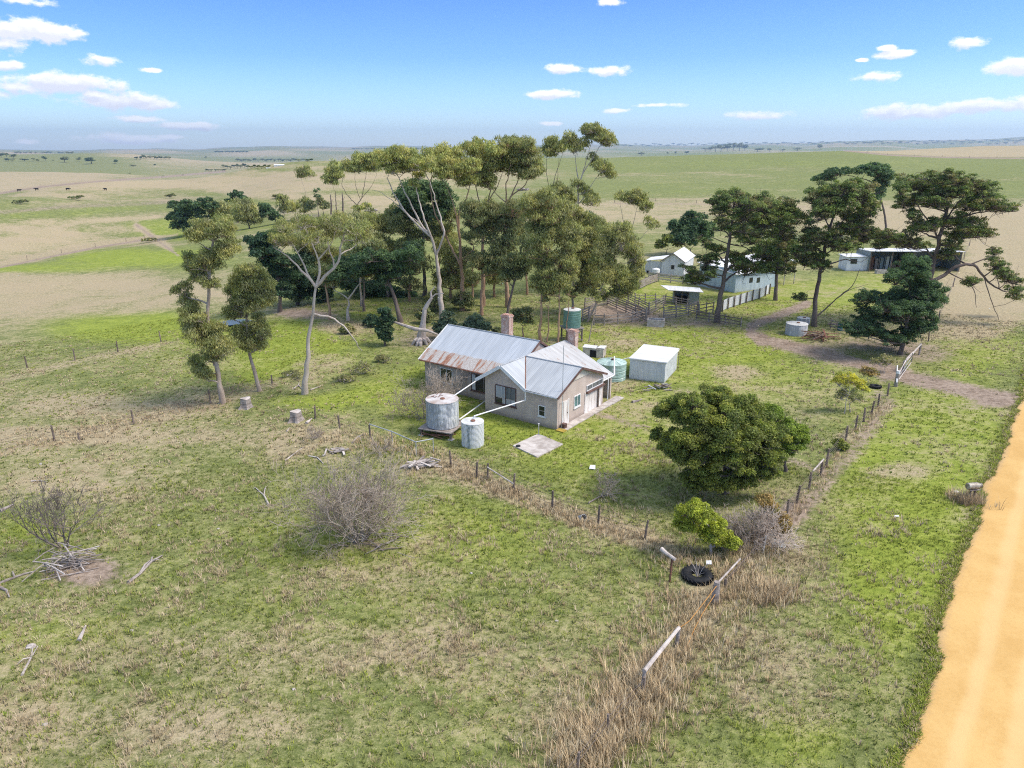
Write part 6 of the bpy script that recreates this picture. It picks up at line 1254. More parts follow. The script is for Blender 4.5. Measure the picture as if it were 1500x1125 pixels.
bare('bare_shrub', 'thin dry weed bush in the long yard grass', (882,724), 8, 3, .7, .012, .9, 9, 'twig', up=.1, kids=2)
bare('bare_shrub', 'small twiggy weed by the yard corner post', (560,662), 7, 3, .6, .012, .9, 10, 'twig', up=.1, kids=2)
bare('bare_shrub', 'dry thorny weed above the broken bough', (455,645), 7, 3, .55, .012, 1.0, 11, 'twig', up=.1, kids=2)
# the bleached wreck of an uprooted gum by the house end
t = thing('dead_tree', 'bleached broken gum stub with splayed roots at the house end', 'dead tree', G(618,503), 0); O = G(618,503); Y = O[1]
mb = MB(); at_ = lambda x, y, d=0: atY(x, y, Y+d)-O
mb.tube([at_(617,508),at_(617,492),at_(620,472),at_(622,453),at_(628,443),at_(632,437)], [.62,.5,.3,.22,.18,.15], 10, jit=.15, rng=RNG)
mb.tube([at_(632,438),at_(631,428),at_(637,420)], [.14,.1,.05], 7); mb.tube([at_(631,437),at_(638,431),at_(650,430,-.5)], [.1,.07,.04], 6); mb.build('trunk', M['bark_dead'], t)
for k, (x, y, d) in enumerate(((600,512,-1),(607,520,-2),(616,522,-2.4),(629,512,-1.2),(634,506,.4))):
    mb = MB(); mb.tube([at_(616,494), at_((616+x)/2,(494+y)/2-4, d*.5), at_(x, y, d*.6)], [.26,.2,.1], 7, jit=.15, rng=RNG); mb.build('root', M['bark_dead'], t)
lo_ = G(612,497)
loose('fallen_log', 'long split bleached log lying across the roots by the house end', 'log', [atY(573,470,Y-.3), atY(590,476,Y-.8), atY(608,482,Y-1.2), atY(626,484,Y-1.1), atY(641,490,Y-.6)], [.09,.16,.2,.17,.08], M['bark_dead'])
# ------------------------------------------------------------------ middle distance trees
FG = 'trees in the gully beyond the thicket'
def mid(style, pal, label, base, clumps, r0=.25, barkm='bark_pine', name='gum_tree', **k): return tree(style, pal, label, base, [((base[0]+clumps[0][0])/2, (base[1]+clumps[0][1])/2)], clumps, r0, barkm, name, group=FG, depth=.4, **k)
mid('cyp', 'pine_dark', 'spreading blue green pine alone at the gully track', (272,346), [(258,302,13,6),(279,302,15,7),(257,322,12,9),(285,316,15,9),(262,333,9,7),(287,329,11,9),(268,312,12,7)], .4, name='pine_tree', cov=.8)
mid('cyp', 'pine_dark', 'pine with flat top peeping over the gully gums', (304,340), [(302,293,13,4),(296,300,10,5),(308,303,10,6)], .3, name='pine_tree')
mid('gum', 'gum', 'olive gum above the crown of the irregular gum', (330,334), [(313,307,14,11),(320,316,13,10),(333,311,15,13),(322,325,12,8)], .3)
mid('gum', 'gum', 'rounded brownish gum on the green gully flat', (366,335), [(357,305,17,11),(363,315,19,12),(352,318,13,10),(372,322,12,9)], .3)
mid('cyp', 'pine_dark', 'pine with two flat tiers behind the brownish gum', (349,326), [(348,286,12,5),(340,294,10,4),(356,293,10,5)], .3, name='pine_tree')
mid('cyp', 'pine_dark', 'squat blue dark pine at the gully row end', (407,328), [(390,305,11,6),(394,315,12,7),(404,319,9,6)], .3, name='pine_tree')
mid('gum', 'gum', 'small round gum next to the squat dark pine', (417,326), [(415,295,10,8),(414,308,8,7),(420,303,7,7)], .22)
mid('gum', 'gum_bright', 'bright green small gum in the gully row', (433,322), [(432,303,9,8),(427,308,7,5)], .2)
mid('gum', 'gum', 'tall thin gum of the gully row', (445,321), [(445,296,9,8),(447,308,8,7)], .2)
mid('gum', 'gum_dark', 'dark small gum with clear stem in the gully row', (457,320), [(457,303,8,8),(452,306,6,5)], .2)
mid('gum', 'gum_dark', 'dark round gum at the far end of the gully row', (475,317), [(471,298,9,8),(476,303,7,6)], .2)
mid('open', 'pine_dark', 'thin sparse pine with open top among the gully row', (467,319), [(463,280,8,5),(465,287,6,4)], .2, name='pine_tree')
mid('gum', 'gum', 'low bush at the near edge of the gully row', (446,331), [(445,322,8,5),(440,325,6,4)], .12, name='bush')
mid('gum', 'gum', 'slender gum with umbrella crown near the gully row', (449,309), [(447,252,14,7),(441,258,9,5),(455,257,9,5)], .2, 'bark_gum')
mid('gum', 'gum_bright', 'bright topped umbrella gum with straight dark trunk', (493,314), [(490,250,14,9),(483,258,12,9),(496,258,12,8),(486,267,10,6)], .3)
tree('gum', 'gum_bright', 'graceful forked umbrella gum standing on the ridge flank', (530,321), [(522,301),(530,290)], [(523,238,18,11),(537,233,17,9),(527,247,16,9),(548,247,10,8),(510,247,12,8),(545,238,12,8),(523,307,9,5),(537,301,9,4)], .3, 'bark_pine', group=FG, depth=.4, limbs=[([(522,300),(508,285),(500,270),(506,252)], .13), ([(530,292),(534,270),(538,245)], .13), ([(532,292),(545,272),(552,255)], .1), ([(530,295),(520,270),(520,248)], .1)])
for k, (x, lb) in enumerate(((485,'dead grey pole trunk left of the straight dark trunk'), (502,'dead grey pole trunk right of the straight dark trunk'))):
    p = G(x, 314); q = atY(x-1, 285-4*k, p[1]); mb = MB(); mb.tube([p-p-[0,0,.3], (q-p)*.5+[.2,0,0], q-p], [.3,.25,.1], 7); mb.tube([(q-p)*.6, (q-p)*.75+[.9,.3,.3]], [.1,.03], 5); o = mb.build('dead_tree', M['bark_pine'], loc=p); tag(o, lb, 'dead tree', FG)
for x, y, w, lb in ((547,309,16,'grey heap of rocks beyond the forked umbrella gum'), (765,277,14,'purplish brush heap under the tallest central crown')):
    p = G(x, y+2); mb = MB(); rr = np.random.default_rng(int(x)); m = ((p-CAM) @ FW)/F
    for k in range(14): s = rr.uniform(.3,.9); c = np.array([rr.normal(0, w*m*.35), rr.normal(0, 1.2), rr.uniform(0,.8)]); n = 7; th = np.arange(n)*2*math.pi/n; V = np.concatenate([np.stack([s*kk*np.cos(th)*(1+.2*rr.normal(size=n)), s*kk*np.sin(th), np.full(n, z*s)], -1)+c for z, kk in ((-.5,.7),(0,1),(.5,.6))]); mb.add(V, [(i*n+j, i*n+(j+1)%n, (i+1)*n+(j+1)%n, (i+1)*n+j) for i in range(2) for j in range(n)]+[tuple(2*n+j for j in range(n))])
    o = mb.build('rock_heap', M['timber'], loc=p); tag(o, lb, 'rock heap')
for x, y, w, lb in ((112,290,16,'dark low scrub clump on the ridge slope below the cattle'), (250,287,9,'small dark hollow of scrub on the ridge slope'), (405,288,7,'dark tuft of scrub high on the tan ridge'), (218,352,16,'bare grey brush at the fence corner in the gully'), (30,296,14,'brown low scrub below the first cow')):
    tree('open', 'gum_dark' if x != 218 else 'scrub', lb, (x, y+3), [(x, y+1)], [(x-w*.4,y,w*.5,2.4),(x+w*.4,y-1,w*.5,2.6),(x,y-.5,w*.5,2.4)], .06, 'bark_dead', 'scrub_clump', cat='shrub', group='scrub on the ridge', cov=2.0)
# distant trees: built from a few real clumps each, many metres across
FP = []
def farproto(seed, w, h, pal):
    rng = np.random.default_rng(seed); pc, pr = [], []
    for k in range(rng.integers(7, 12)): a = rng.uniform(0, 6.28); r = w*.5*rng.uniform(.1, .75); pc.append((r*math.cos(a), r*math.sin(a), h*rng.uniform(.42, .85))); pr.append(w*rng.uniform(.16, .27))
    pc, pr = np.array(pc), np.array(pr); V, Q, Cc = leaves(rng, pc, pr, np.full(len(pr), .8), np.full(len(pr), 70), w*.11, .7, PAL[pal])
    mb = MB(); mb.tube([(0,0,-1),(.1*w*.2,0,h*.5)], [w*.035, w*.02], 6); mb.tube([(0,0,h*.25),(w*.18,.05*w,h*.6)], [w*.02, w*.01], 5)
    return V, Q, Cc, mb
PROT = [farproto(100+k, 9, 9.5, p) for k, p in enumerate(('gum_dark','gum_dark','pine_dark','gum_dark','cypress'))]
def far(px, py, wpx, hpx, label, group, name='far_tree', cat='tree', k=None):
    p = G(px, py); m = ((p-CAM) @ FW)/F; k = (int(px*3+py) % len(PROT)) if k is None else k
    if 'root' not in FARM.setdefault(k, {}):
        V, Q, Cc, mb = PROT[k]; t = thing(name, label, cat, p, 0, group); a = mesh_np('crown', V, Q, None, M['leaf'], Cc, t); b = mb.build('trunk', M['bark_pine'], t); FARM[k]['root'] = t
    else: t = copy_tree(FARM[k]['root']); t['label'] = label; t['category'] = cat; t['group'] = group; t.name = name
    t.location = p; t.rotation_euler = (0, 0, (px*1.7) % 6.28); s = wpx*m/9; t.scale = (s, s, hpx*m/9.5); return t
FARM = {}
H1, H2, H3, H4, H5 = 'trees on the far green hill', 'tree belt in the far valley', 'trees along the right hill crest', 'trees on the horizon ridges', 'dark copse on the hill crest'
for x, y, w, h in ((2,231,9,7),(10,230,8,6),(20,232,10,6),(12,236,12,4),(18,237,7,4),(36,236,12,4),(50,236,7,5),(56,237,6,4),(67,236,8,7),(78,236,3,2)): far(x, y, w, h, 'one of the dark trees strewn along the foot of the far green hill', H1)
for x, y, w, h, lb in ((95,238,16,9,'widest dark tree clump on the far green hill'), (116,237,7,7,'upright dark tree between the two big far clumps'), (134,240,21,9,'large flat dark clump beside the far tan slope'), (169,240,10,6,'dark tree alone on the far tan slope'), (195,244,9,3,'low dark scrub on the far tan slope'), (227,243,5,3,'tiny dark tree halfway down the far tan slope'), (190,255,4,2,'tiny dark tree at the valley fence')): far(x, y, w, h, lb, H1)
for x in (24,30,38,46,52,62,68,74,88,92,100,105): far(x, 225, 7, 3, 'one of the dark trees along the crest behind the far green hill', H4)
for x in (200,206,210,214,220,226,230,236,242,248): far(x, 232+(x % 3), 7, 5, 'one of the dark trees in the small belt below the purple hill', H2)
for k, x in enumerate(range(328, 398, 5)): far(x, 246+(k % 3)-(.05*k), 8, 7 if 345 < x < 360 else 5, 'one of the dark trees in the long belt across the far valley', H2)
for k, x in enumerate(range(348, 460, 6)): far(x, 236+(k % 2), 9, 4, 'one of the bluish trees in the belt behind the far valley belt', H2)
for x in (302,306,310,316,320,326,329): far(x, 251, 6, 3.5, 'one of the small dark trees behind the tan ridge', H2)
for x, y, w, h, lb in ((301,232,4,3,'lone dark tree on the purple slope'), (239,259,4,2,'tiny bush on the line of the tan ridge'), (268,257,4,1.5,'second tiny bush on the line of the tan ridge')): far(x, y, w, h, lb, H2)
for x in range(316, 362, 5): far(x, 224, 7, 3, 'one of the dark trees capping the farthest left hill', H4)
for x in range(520, 655, 9): far(x, 219.5, 10, 2.5, 'one of the dark trees on the skyline behind the central gums', H4)
for x, y, w, h in ((1033,222,12,6),(1040,222,10,7),(1048,222,13,9),(1056,222,12,10),(1065,222,14,11),(1074,221,13,12),(1083,221,14,12),(1091,221,12,10)): far(x, y, w, h, 'one of the dark trees massed in the copse on the hill crest', H5)
for x, y, w, h, lb in ((940,228,11,5,'low dark tree at the near end of the hill crest'), (978,226.5,4,4,'smallest tree on the hill crest'), (989,226.5,6,5,'small dark tree midway along the hill crest'), (1006,226,9,5,'round dark tree before the copse on the hill crest'), (1110,222,16,5,'low wide tree just past the copse on the hill crest'), (1127,222,9,5,'small tree behind the low wide crest tree'), (1146,222,9,4,'flat bush on the hill crest past the copse'), (1168,221,13,5,'round bush alone on the hill crest'), (1201,220,12,9,'lone dark tree with clear stem highest on the hill crest')): far(x, y, w, h, lb, H3)
for k, x in enumerate(range(905, 1500, 9)): far(x, 213-(x-900)*.012+(k*7 % 3), 9, 2.4, 'one of the faint trees on the blue ridges past the right hill', H4)
for k, x in enumerate(range(1240, 1500, 13)): far(x, 212-(k % 4)*.8, 9, 2.2, 'one of the faint trees in the blue plain past the tan field', H4)
# cattle on the ridge
def cow(p, rz, label):
    mb = MB(); mb.lathe([(.02,-1.02),(.30,-.98),(.40,-.6),(.43,0),(.41,.5),(.33,.82),(.20,1.0),(.02,1.05)], 12); v = np.concatenate(mb.v); v = np.stack([v[:, 2], v[:, 0]*.8, v[:, 1]*1.05+1.0], -1); mb.v = [v]
    mb.tube([(.85,0,1.15),(1.2,0,1.25),(1.45,0,1.1)], [.26,.2,.17], 9); mb.tube([(1.38,0,1.18),(1.6,0,.98),(1.78,0,.88)], [.17,.14,.09], 9)
    for x in (-.75,.7):
        for y in (-.2,.2): mb.tube([(x,y,.95),(x+(.05 if x < 0 else 0),y,.5),(x,y,-.02)], [.17,.09,.065], 8)
    for y in (-.16,.16): mb.tube([(1.38,y,1.28),(1.34,y*2.1,1.32)], [.05,.03], 5)
    mb.tube([(-1.0,0,1.2),(-1.1,0,.9),(-1.1,0,.5)], [.05,.03,.04], 6)
    o = mb.build('cow', simple('black_hide', (.02,.018,.017), .8, .3, 4) if 'hide' not in M else M['hide'], loc=p, smooth=True); o.rotation_euler = (0, 0, rz); return tag(o, label, 'cow', 'black cattle grazing on the ridge')
M['hide'] = simple('black_hide', (.02,.018,.017), .8, .3, 4)
for x, y, rz, lb in ((28,280.5,.3,'first black cow on the ridge above the brown low scrub'), (54,279,3.3,'black cow second from the edge on the ridge'), (99.5,278.8,.1,'black cow standing above the dark low scrub clump'), (154.5,279,2.9,'black cow farthest along the ridge from the others')): o = cow(G(x, y), rz, lb); o.scale = (.82,)*3
# far farm buildings
def farm(px, py, wpx, label):
    p = G(px, py); m = ((p-CAM) @ FW)/F; L = wpx*m; t = thing('far_building', label, 'building', p, .15, 'white buildings in the far valley'); mb = MB(); prism(mb, [(-L*.18,-1),(L*.18,-1),(L*.18,L*.09),(0,L*.15),(-L*.18,L*.09)], -L/2, L/2, 's'); mb.build('wall', M['white'], t)
    mb = MB(); mb.slab([(-L*.52,-L*.2,L*.085+.1),(L*.52,-L*.2,L*.085+.1),(L*.52,0,L*.15+.1),(-L*.52,0,L*.15+.1)], .3); mb.slab([(-L*.52,0,L*.15+.1),(L*.52,0,L*.15+.1),(L*.52,L*.2,L*.085+.1),(-L*.52,L*.2,L*.085+.1)], .3); mb.build('roof', M['white'], t)
farm(409,243,14,'long white building in the far valley beside the tree belt'); farm(393,246.5,6,'small white building among the trees of the far valley belt')
# pond glimpsed behind the twin gums
pp = [G(x, y) for x, y in ((322,477),(335,480),(350,478),(372,474),(376,471),(360,470),(340,472))]; zc = max(p[2] for p in pp)+.06
mb = MB(); mb.add([(p[0], p[1], zc) for p in pp], [tuple(range(len(pp)))[::-1]]); m_, nt, out = mat_new('pond_water'); h = NT(nt); p_ = h.n('ShaderNodeBsdfPrincipled', {'Base Color': (.08,.10,.10,1), 'Roughness': .35}); h.link(p_.outputs[0], out.inputs[0]); o = mb.build('water', m_); structure(o)['label'] = 'narrow strip of pond water behind the twin gums'
# fence lines crossing the open country
fence('dark fence line along the green gully flat', [(-20,392),(40,381),(90,371),(140,362),(185,354),(212,350)], 1.25, .06, (.4,.8,1.1), name='wire_fence')
fence('ridge top fence running behind the black cattle', [(0,281),(60,272),(120,266),(180,261),(240,258)], 1.3, .08, (.4,.8,1.1), name='wire_fence')
fence('hill fence between green pasture and tan field', [(1240,220.5),(1270,223.5),(1300,226.5),(1340,228.5),(1380,230),(1420,230.6),(1460,231),(1500,231.4)], 1.4, .1, (.4,.8,1.2), name='wire_fence')
fence('fence below the dry band at the foot of the right hill', [(900,297),(930,296),(960,295),(990,296),(1020,298)], 1.2, .07, (.4,.8), name='wire_fence')
# ------------------------------------------------------------------ grass standing on the ground
_HN = {}
def vnoise(x, y, s, seed):
    """value noise on the plane"""
    r = np.random.default_rng(seed); T = _HN.setdefault(seed, r.uniform(0, 1, (256, 256)))
    x, y = x*s, y*s
    i, j = np.floor(x).astype(int), np.floor(y).astype(int); u, v = x-i, y-j
    u, v = u*u*(3-2*u), v*v*(3-2*v)
    t = lambda a, b: T[a & 255, b & 255]
    return (t(i, j)*(1-u)+t(i+1, j)*u)*(1-v) + (t(i, j+1)*(1-u)+t(i+1, j+1)*u)*v

def blades(name, x, y, hgt, col, nb, width, spread, lean, label, rng, mat):
    """tufts at (x, y): nb bent blades each, one mesh"""
    N = len(x); z = zt(x, y) + .0
    a = rng.uniform(0, 2*math.pi, (N, nb)); out = np.stack([np.cos(a), np.sin(a), np.zeros_like(a)], -1)
    side = np.stack([-np.sin(a), np.cos(a), np.zeros_like(a)], -1)
    b = np.stack([x, y, z], -1)[:, None, :] + out * (spread * rng.uniform(0, 1, (N, nb)))[..., None]
    hh = hgt[:, None] * rng.uniform(.55, 1.1, (N, nb)); le = hh * lean * rng.uniform(.3, 1.4, (N, nb))
    w = (width * rng.uniform(.7, 1.4, (N, nb)))[..., None]
    mid = b + out*(le*.35)[..., None] + np.array([0, 0, 1.])*(hh*.6)[..., None]
    tip = b + out*le[..., None] + np.array([0, 0, 1.])*hh[..., None]
    V = np.stack([b - side*w*.5 - [0, 0, .03], b + side*w*.5 - [0, 0, .03], mid + side*w*.42, mid - side*w*.42, tip], 2)
    n = N*nb; V = V.reshape(-1, 3); o = np.arange(n)*5
    Q = np.stack([o, o+1, o+2, o+3], -1); T = np.stack([o+3, o+2, o+4], -1)
    cc = np.repeat(np.repeat(col[:, None, :], nb, 1) * rng.uniform(.75, 1.25, (N, nb, 1)), 5, axis=1).reshape(-1, 3) if False else np.repeat((col[:, None, :] * rng.uniform(.72, 1.28, (N, nb, 1))).reshape(-1, 3), 5, axis=0)
    ob = mesh_np(name, V, Q, T, mat, cc)
    ob['kind'] = 'stuff'; ob['label'] = label
    return ob

def grass_mat():
    m, nt, out = mat_new('grass_blades'); h = NT(nt)
    c = h.n('ShaderNodeVertexColor', layer_name='tint').outputs[0]
    nr = h.n('ShaderNodeNewGeometry').outputs['Normal']
    up = h.vmath('NORMALIZE', h.vmath('ADD', h.vmath('MULTIPLY', nr, (.45, .45, .45)), (0, 0, .75)))   # a sward shades as a whole
    d = h.n('ShaderNodeBsdfDiffuse', {'Color': c, 'Normal': up}).outputs[0]; t = h.n('ShaderNodeBsdfTranslucent', {'Color': c}).outputs[0]
    h.link(h.n('ShaderNodeMixShader', {0: .25, 1: d, 2: t}).outputs[0], out.inputs[0])
    return m

def build_grass():
    rng = np.random.default_rng(11); mat = grass_mat()
    GREEN = np.array([[.15, .18, .05], [.215, .24, .07], [.27, .285, .10]]); LUSH = np.array([[.20, .245, .04], [.275, .32, .055], [.345, .375, .075]]); DRY = np.array([[.34, .265, .155], [.44, .35, .215], [.53, .43, .285]])
    def pick(P, n): return P[rng.integers(0, len(P), n)]
    for name, r0, r1, dens, wd, label in (('grass', 17, 48, 26, .022, 'short mixed grass of the near paddock and verge'), ('grass', 48, 105, 6.5, .045, 'short mixed grass around the house and beyond')):
        n = int(.5*(r1*r1-r0*r0)*math.radians(90)*dens)
        r = np.sqrt(rng.uniform(r0*r0, r1*r1, n)); p = rng.uniform(math.radians(-45), math.radians(45), n)
        x, y = r*np.sin(p), r*np.cos(p)
        keep = np.ones(n, bool)
        re = np.interp(y, ROAD_EDGE[:, 1], ROAD_EDGE[:, 0]); keep &= (x < re + .05 + .45*(rng.uniform(0, 1, n) < .5)*rng.uniform(0, 1, n)*vnoise(x, y, .8, 12)) | (x > re + 6.4)
        for f in KEEP_OUT: keep &= ~inpoly(x, y, f)
        x, y = x[keep], y[keep]
        dry, lush, soil = land(x, y, zt(x, y))
        a = .35*vnoise(x, y, .33, 1) + .35*vnoise(x, y, .9, 2) + .3*vnoise(x, y, 2.6, 3)
        k = rng.uniform(0, 1, len(x)) > np.clip(soil, 0, 1)*.98
        x, y, dry, lush, a = x[k], y[k], dry[k], lush[k], a[k]
        n = len(x)
        isdry = (a - .5)*2.2 + .5 + rng.normal(0, .12, n) > .92 - .66*dry
        islush = ~isdry & (rng.uniform(0, 1, n) < lush*1.1)
        col = pick(GREEN, n); col[islush] = pick(LUSH, islush.sum()); col[isdry] = pick(DRY, isdry.sum())
        g2 = vnoise(x, y, .5, 5)
        hgt = (1.0 if r0 < 40 else .72) * np.where(isdry, .18, .12) * rng.uniform(.6, 1.5, n) * (.6 + .8*g2)
        blades(name, x, y, hgt, col*1.08, 6, wd, .10 if r0 < 40 else .2, .75, label, rng, mat)
    # ragged turf along the road edge
    n = 5200; y = rng.uniform(14, 95, n); y = 14 + (y-14)*rng.uniform(.2, 1, n); x = np.interp(y, ROAD_EDGE[:, 1], ROAD_EDGE[:, 0]) + .06 - np.abs(rng.normal(0, .28, n)) + .38*(vnoise(y*0, y, .9, 21) - .42) + .25*(vnoise(y*0, y, 2.7, 22) - .5)
    blades('grass', x, y, .11*rng.uniform(.6, 1.8, n), np.where((rng.uniform(0, 1, n) < .25)[:, None], pick(DRY, n), pick(LUSH, n)*1.1), 8, .024, .14, .9, 'ragged turf creeping over the road edge', rng, mat)
    # darker leafy weeds in patches
    n = 8000; r = np.sqrt(rng.uniform(17**2, 75**2, n)); p = rng.uniform(math.radians(-43), math.radians(43), n); x, y = r*np.sin(p), r*np.cos(p)
    k = (vnoise(x, y, .7, 31)*.6 + vnoise(x, y, .16, 32)*.4 + rng.normal(0, .07, n) > .60) & (x < np.interp(y, ROAD_EDGE[:, 1], ROAD_EDGE[:, 0]) - .2)
    for f in KEEP_OUT: k &= ~inpoly(x, y, f)
    x, y = x[k], y[k]; d_, l_, s_ = land(x, y, zt(x, y)); k = (rng.uniform(0, 1, len(x)) > .8*d_) & (s_ < .4); x, y = x[k], y[k]
    WEED = np.array([[.12, .17, .038], [.16, .215, .045], [.14, .18, .06], [.21, .265, .06]])
    blades('weeds', x, y, .09*rng.uniform(.5, 1.5, len(x)), pick(WEED, len(x)), 8, .05, .16, 1.3, 'darker leafy weeds among the grass', rng, mat)
    # tall dead grass along fences and round posts
    xs, ys, hs = [], [], []
    lines = [([(1040,872),(1000,930),(960,990),(910,1050),(850,1120),(820,1160)], 1.1, 620, .5), ([(960,990),(900,1060),(840,1125)], .7, 700, .72), ([(662,684),(720,712),(780,738),(850,766),(930,792),(985,815)], .45, 620, .32), ([(985,815),(1040,830)], .8, 160, .35), ([(1058,870),(1085,830),(1110,800)], .7, 260, .6),
             ([(1120,800),(1170,750),(1200,700),(1240,650),(1300,590)], .35, 320, .3), ([(1150,870),(1060,880)], .6, 150, .45), ([(1145,868),(1120,872)], .5, 160, .65), ([(1405,735),(1425,735)], .4, 130, .7), ([(345,565),(300,590),(200,615),(80,645),(0,665)], 1.2, 420, .3), ([(480,640),(540,645),(640,670)], .9, 320, .35), ([(1000,870),(1085,990)], 1.5, 170, .35)]
    for pts, sd, n, hh in lines:
        w = np.array([G(*p)[:2] for p in pts]); s = np.r_[0, np.cumsum(np.hypot(*np.diff(w, axis=0).T))]
        t = rng.uniform(0, s[-1], n)
        xs.append(np.interp(t, s, w[:, 0]) + rng.normal(0, sd, n)); ys.append(np.interp(t, s, w[:, 1]) + rng.normal(0, sd, n)); hs.append(hh*rng.uniform(.5, 1.3, n))
    x, y, hgt = np.concatenate(xs), np.concatenate(ys), np.concatenate(hs)
    TALL = np.array([[.58, .43, .25], [.68, .53, .32], [.48, .35, .21], [.74, .61, .40]])
    k = np.ones(len(x), bool)
    for f in KEEP_OUT: k &= ~inpoly(x, y, f)
    x, y, hgt = x[k], y[k], hgt[k]
    blades('dry_grass', x, y, hgt, pick(TALL, len(x)), 9, .02, .16, .5, 'tall dead straw coloured grass along the fences', rng, mat)
    # scattered dry tussocks of the paddock
    n = 2600; px = rng.uniform(-40, 1300, n); py = 560 + 565*rng.uniform(0, 1, n)**.9
    W = np.array([G(a, b)[:2] for a, b in zip(px, py)]); x, y = W.T
    k = (vnoise(x, y, .12, 8) + rng.normal(0, .12, n) > .5) & (x < np.interp(y, ROAD_EDGE[:, 1], ROAD_EDGE[:, 0]) - .5)
    for f in KEEP_OUT: k &= ~inpoly(x, y, f)
    dry, lush, soil = land(x, y, zt(x, y)); k &= rng.uniform(0, 1, n) < .25 + dry
    x, y = x[k], y[k]
    blades('dry_grass', x, y, .21*rng.uniform(.6, 1.5, len(x)), pick(TALL, len(x))*.74, 14, .02, .22, 1.0, 'scattered dry tussocks in the paddock', rng, mat)

build_grass()
# ------------------------------------------------------------------ sky, sun, air, camera
SUN_AZ, SUN_EL = math.radians(100), math.radians(54)       # azimuth from +Y towards +X
SKY_STR, SUN_STR, SUN_ANG, EXPO = .135, 2.0, math.radians(18), .86
def build_sky():
    w = bpy.data.worlds.new('World'); sc.world = w; w.use_nodes = True
    nt = w.node_tree; h = NT(nt)
    for n in list(nt.nodes): nt.nodes.remove(n)
    out = nt.nodes.new('ShaderNodeOutputWorld')
    sky = h.n('ShaderNodeTexSky', sky_type='NISHITA', sun_disc=False, sun_elevation=SUN_EL, sun_rotation=SUN_AZ, altitude=100, air_density=1.0, dust_density=.6, ozone_density=1.5)
    dirv = h.n('ShaderNodeTexCoord').outputs['Generated']
    s = h.n('ShaderNodeSeparateXYZ', {0: dirv})
    az = h.math('ARCTAN2', s.outputs[0], s.outputs[1]); el = h.math('ARCSINE', s.outputs[2])
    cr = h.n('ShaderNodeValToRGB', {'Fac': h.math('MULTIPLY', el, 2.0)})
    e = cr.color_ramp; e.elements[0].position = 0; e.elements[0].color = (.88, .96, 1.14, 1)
    e.elements[1].position = 1; e.elements[1].color = (2.1, 1.7, 1.32, 1)  # overhead sky, out of view, brightened and whitened as added fill light
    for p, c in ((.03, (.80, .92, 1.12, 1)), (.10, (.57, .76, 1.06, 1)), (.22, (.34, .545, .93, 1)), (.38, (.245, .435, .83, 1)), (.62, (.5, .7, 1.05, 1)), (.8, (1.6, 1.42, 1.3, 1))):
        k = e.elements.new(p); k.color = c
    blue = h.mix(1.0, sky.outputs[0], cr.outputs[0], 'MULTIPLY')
    # clouds: soft banks at their bearings and heights
    CL = [(60,45,70,17),(20,42,50,14),(150,88,26,9),(10,97,30,8),(90,122,85,16),(30,128,34,10),(180,148,65,13),(215,155,40,6),(140,139,22,8),(205,175,34,5),(278,185,50,7),(180,204,60,8),(215,205,40,5),(245,200,26,4),(40,208,16,5),(30,1,40,7),(220,103,18,4),
          (822,101,28,8),(890,103,34,8),(806,139,34,7),(960,154,34,3.5),(906,162,18,4),(808,181,18,3.5),(1100,170,50,7),(893,2,20,6),(1418,63,24,9),(1300,70,14,6),(1310,79,26,6),(1283,111,34,9),(1490,100,46,15),(1330,165,80,11),(1440,155,70,9),(1400,160,60,8),(1262,88,8,3),(1560,150,90,12),(1640,90,60,16),(-60,60,80,18),(-80,130,90,15)]
    def field(name):
        g = bpy.data.node_groups.new(name, 'ShaderNodeTree')
        g.interface.new_socket('Vector', in_out='INPUT', socket_type='NodeSocketVector'); g.interface.new_socket('Value', in_out='OUTPUT', socket_type='NodeSocketFloat')
        q = NT(g); gi = g.nodes.new('NodeGroupInput'); go = g.nodes.new('NodeGroupOutput')
        v = gi.outputs[0]; acc = None
        for cx, cy, rx, ry in CL:
            d = ray(cx, cy); d = d/np.linalg.norm(d)
            d2 = ray(cx+rx, cy); d2 /= np.linalg.norm(d2); d3 = ray(cx, cy-ry); d3 /= np.linalg.norm(d3)
            a0, e0 = math.atan2(d[0], d[1]), math.asin(d[2])
            ra = abs(math.atan2(d2[0], d2[1]) - a0); re = abs(math.asin(d3[2]) - e0)
            x = q.vmath('MULTIPLY', q.vmath('SUBTRACT', v, (a0, e0, 0)), (1/ra, 1/re, 0))
            ln = q.vmath('LENGTH', x, out=1)
            acc = ln if acc is None else q.math('MINIMUM', acc, ln)
        base = q.math('SUBTRACT', 1.35, acc)
        base = q.math('MAXIMUM', base, -1.0)
        mp = q.n('ShaderNodeMapping', {'Vector': v, 'Scale': (1, 1.7, 1)}).outputs[0]
        n1 = q.noise(mp, 38, 6, .62); n2 = q.noise(mp, 9, 3, .5)
        t = q.math('ADD', base, q.math('MULTIPLY', q.math('SUBTRACT', n1, .5), 2.6))
        t = q.math('ADD', t, q.math('MULTIPLY', q.math('SUBTRACT', n2, .5), 1.0))
        q.link(t, go.inputs[0]); return g
    g = field('cloud_field')
    v0 = h.n('ShaderNodeCombineXYZ', {0: az, 1: el}).outputs[0]
    v1 = h.vmath('ADD', v0, (.002, .0055, 0))
    a = h.n('ShaderNodeGroup', {0: v0}, node_tree=g).outputs[0]; b = h.n('ShaderNodeGroup', {0: v1}, node_tree=g).outputs[0]
    dens = h.math('MULTIPLY', h.ramp(a, .1, .8), .95)
    shade = h.ramp(h.math('SUBTRACT', b, h.math('MULTIPLY', a, .35)), -.35, .85)
    cc = h.mix(shade, (6.3, 6.1, 6.0), (4.3, 4.25, 4.75))
    col = h.mix(dens, blue, cc)
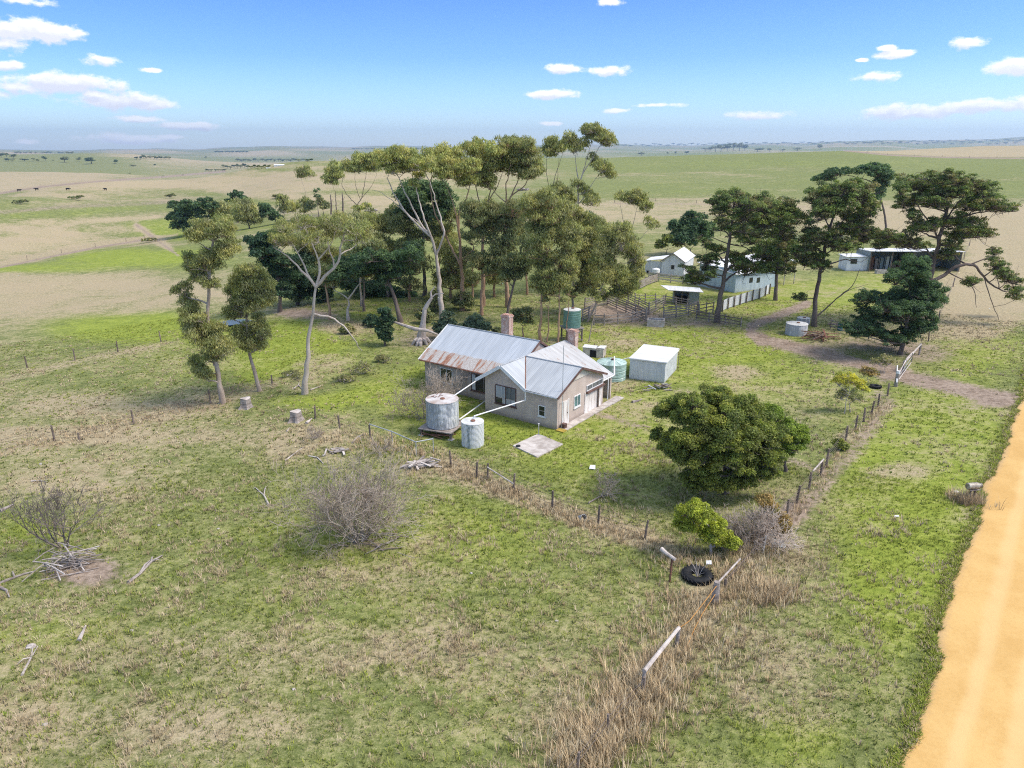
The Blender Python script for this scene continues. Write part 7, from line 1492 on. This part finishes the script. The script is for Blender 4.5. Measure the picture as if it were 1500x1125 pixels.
    bg = h.n('ShaderNodeBackground', {'Color': col, 'Strength': SKY_STR})
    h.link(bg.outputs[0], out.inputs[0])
    w.cycles.sampling_method = 'MANUAL'; w.cycles.sample_map_resolution = 512
    L = bpy.data.lights.new('sun', 'SUN'); L.energy = SUN_STR; L.angle = SUN_ANG; L.color = (1, .955, .89)
    o = bpy.data.objects.new('sun', L); C.objects.link(o)
    sd = Vector((math.sin(SUN_AZ)*math.cos(SUN_EL), math.cos(SUN_AZ)*math.cos(SUN_EL), math.sin(SUN_EL)))
    o.rotation_euler = sd.to_track_quat('Z', 'Y').to_euler(); o.location = (0, 0, 60)
build_sky()
def build_haze():
    mb = MB(); mb.box((-12600, -12600, -90), (12600, 12600, 330))
    m, nt, out = mat_new('air'); h = NT(nt)
    v = h.n('ShaderNodeVolumePrincipled', {'Color': (.64, .81, 1.0, 1), 'Density': 1.0e-4, 'Anisotropy': .35})
    h.link(v.outputs[0], out.inputs['Volume'])
    o = mb.build('haze', m); o['kind'] = 'stuff'; o['label'] = 'thin blue haze over the far hills'
build_haze()
cam = bpy.data.cameras.new('camera'); co = bpy.data.objects.new('camera', cam); C.objects.link(co)
co.location = (0, 0, CAMZ); co.rotation_euler = (math.pi/2 - PITCH, 0, 0)
cam.sensor_fit = 'HORIZONTAL'; cam.sensor_width = 36; cam.lens = F/1500*36; cam.clip_start = .3; cam.clip_end = 40000
sc.camera = co
sc.view_settings.view_transform = 'Standard'; sc.view_settings.look = 'None'; sc.view_settings.exposure = EXPO; sc.view_settings.gamma = 1
cy = sc.cycles
cy.use_denoising = False; cy.denoiser = 'OPENIMAGEDENOISE'; cy.max_bounces = 6; cy.diffuse_bounces = 3; cy.glossy_bounces = 2; cy.transmission_bounces = 3; cy.transparent_max_bounces = 4; cy.volume_bounces = 0
cy.pixel_filter_type = 'BLACKMAN_HARRIS'; cy.filter_width = 1.1
cy.use_adaptive_sampling = True; cy.adaptive_threshold = .006; cy.caustics_reflective = False; cy.caustics_refractive = False
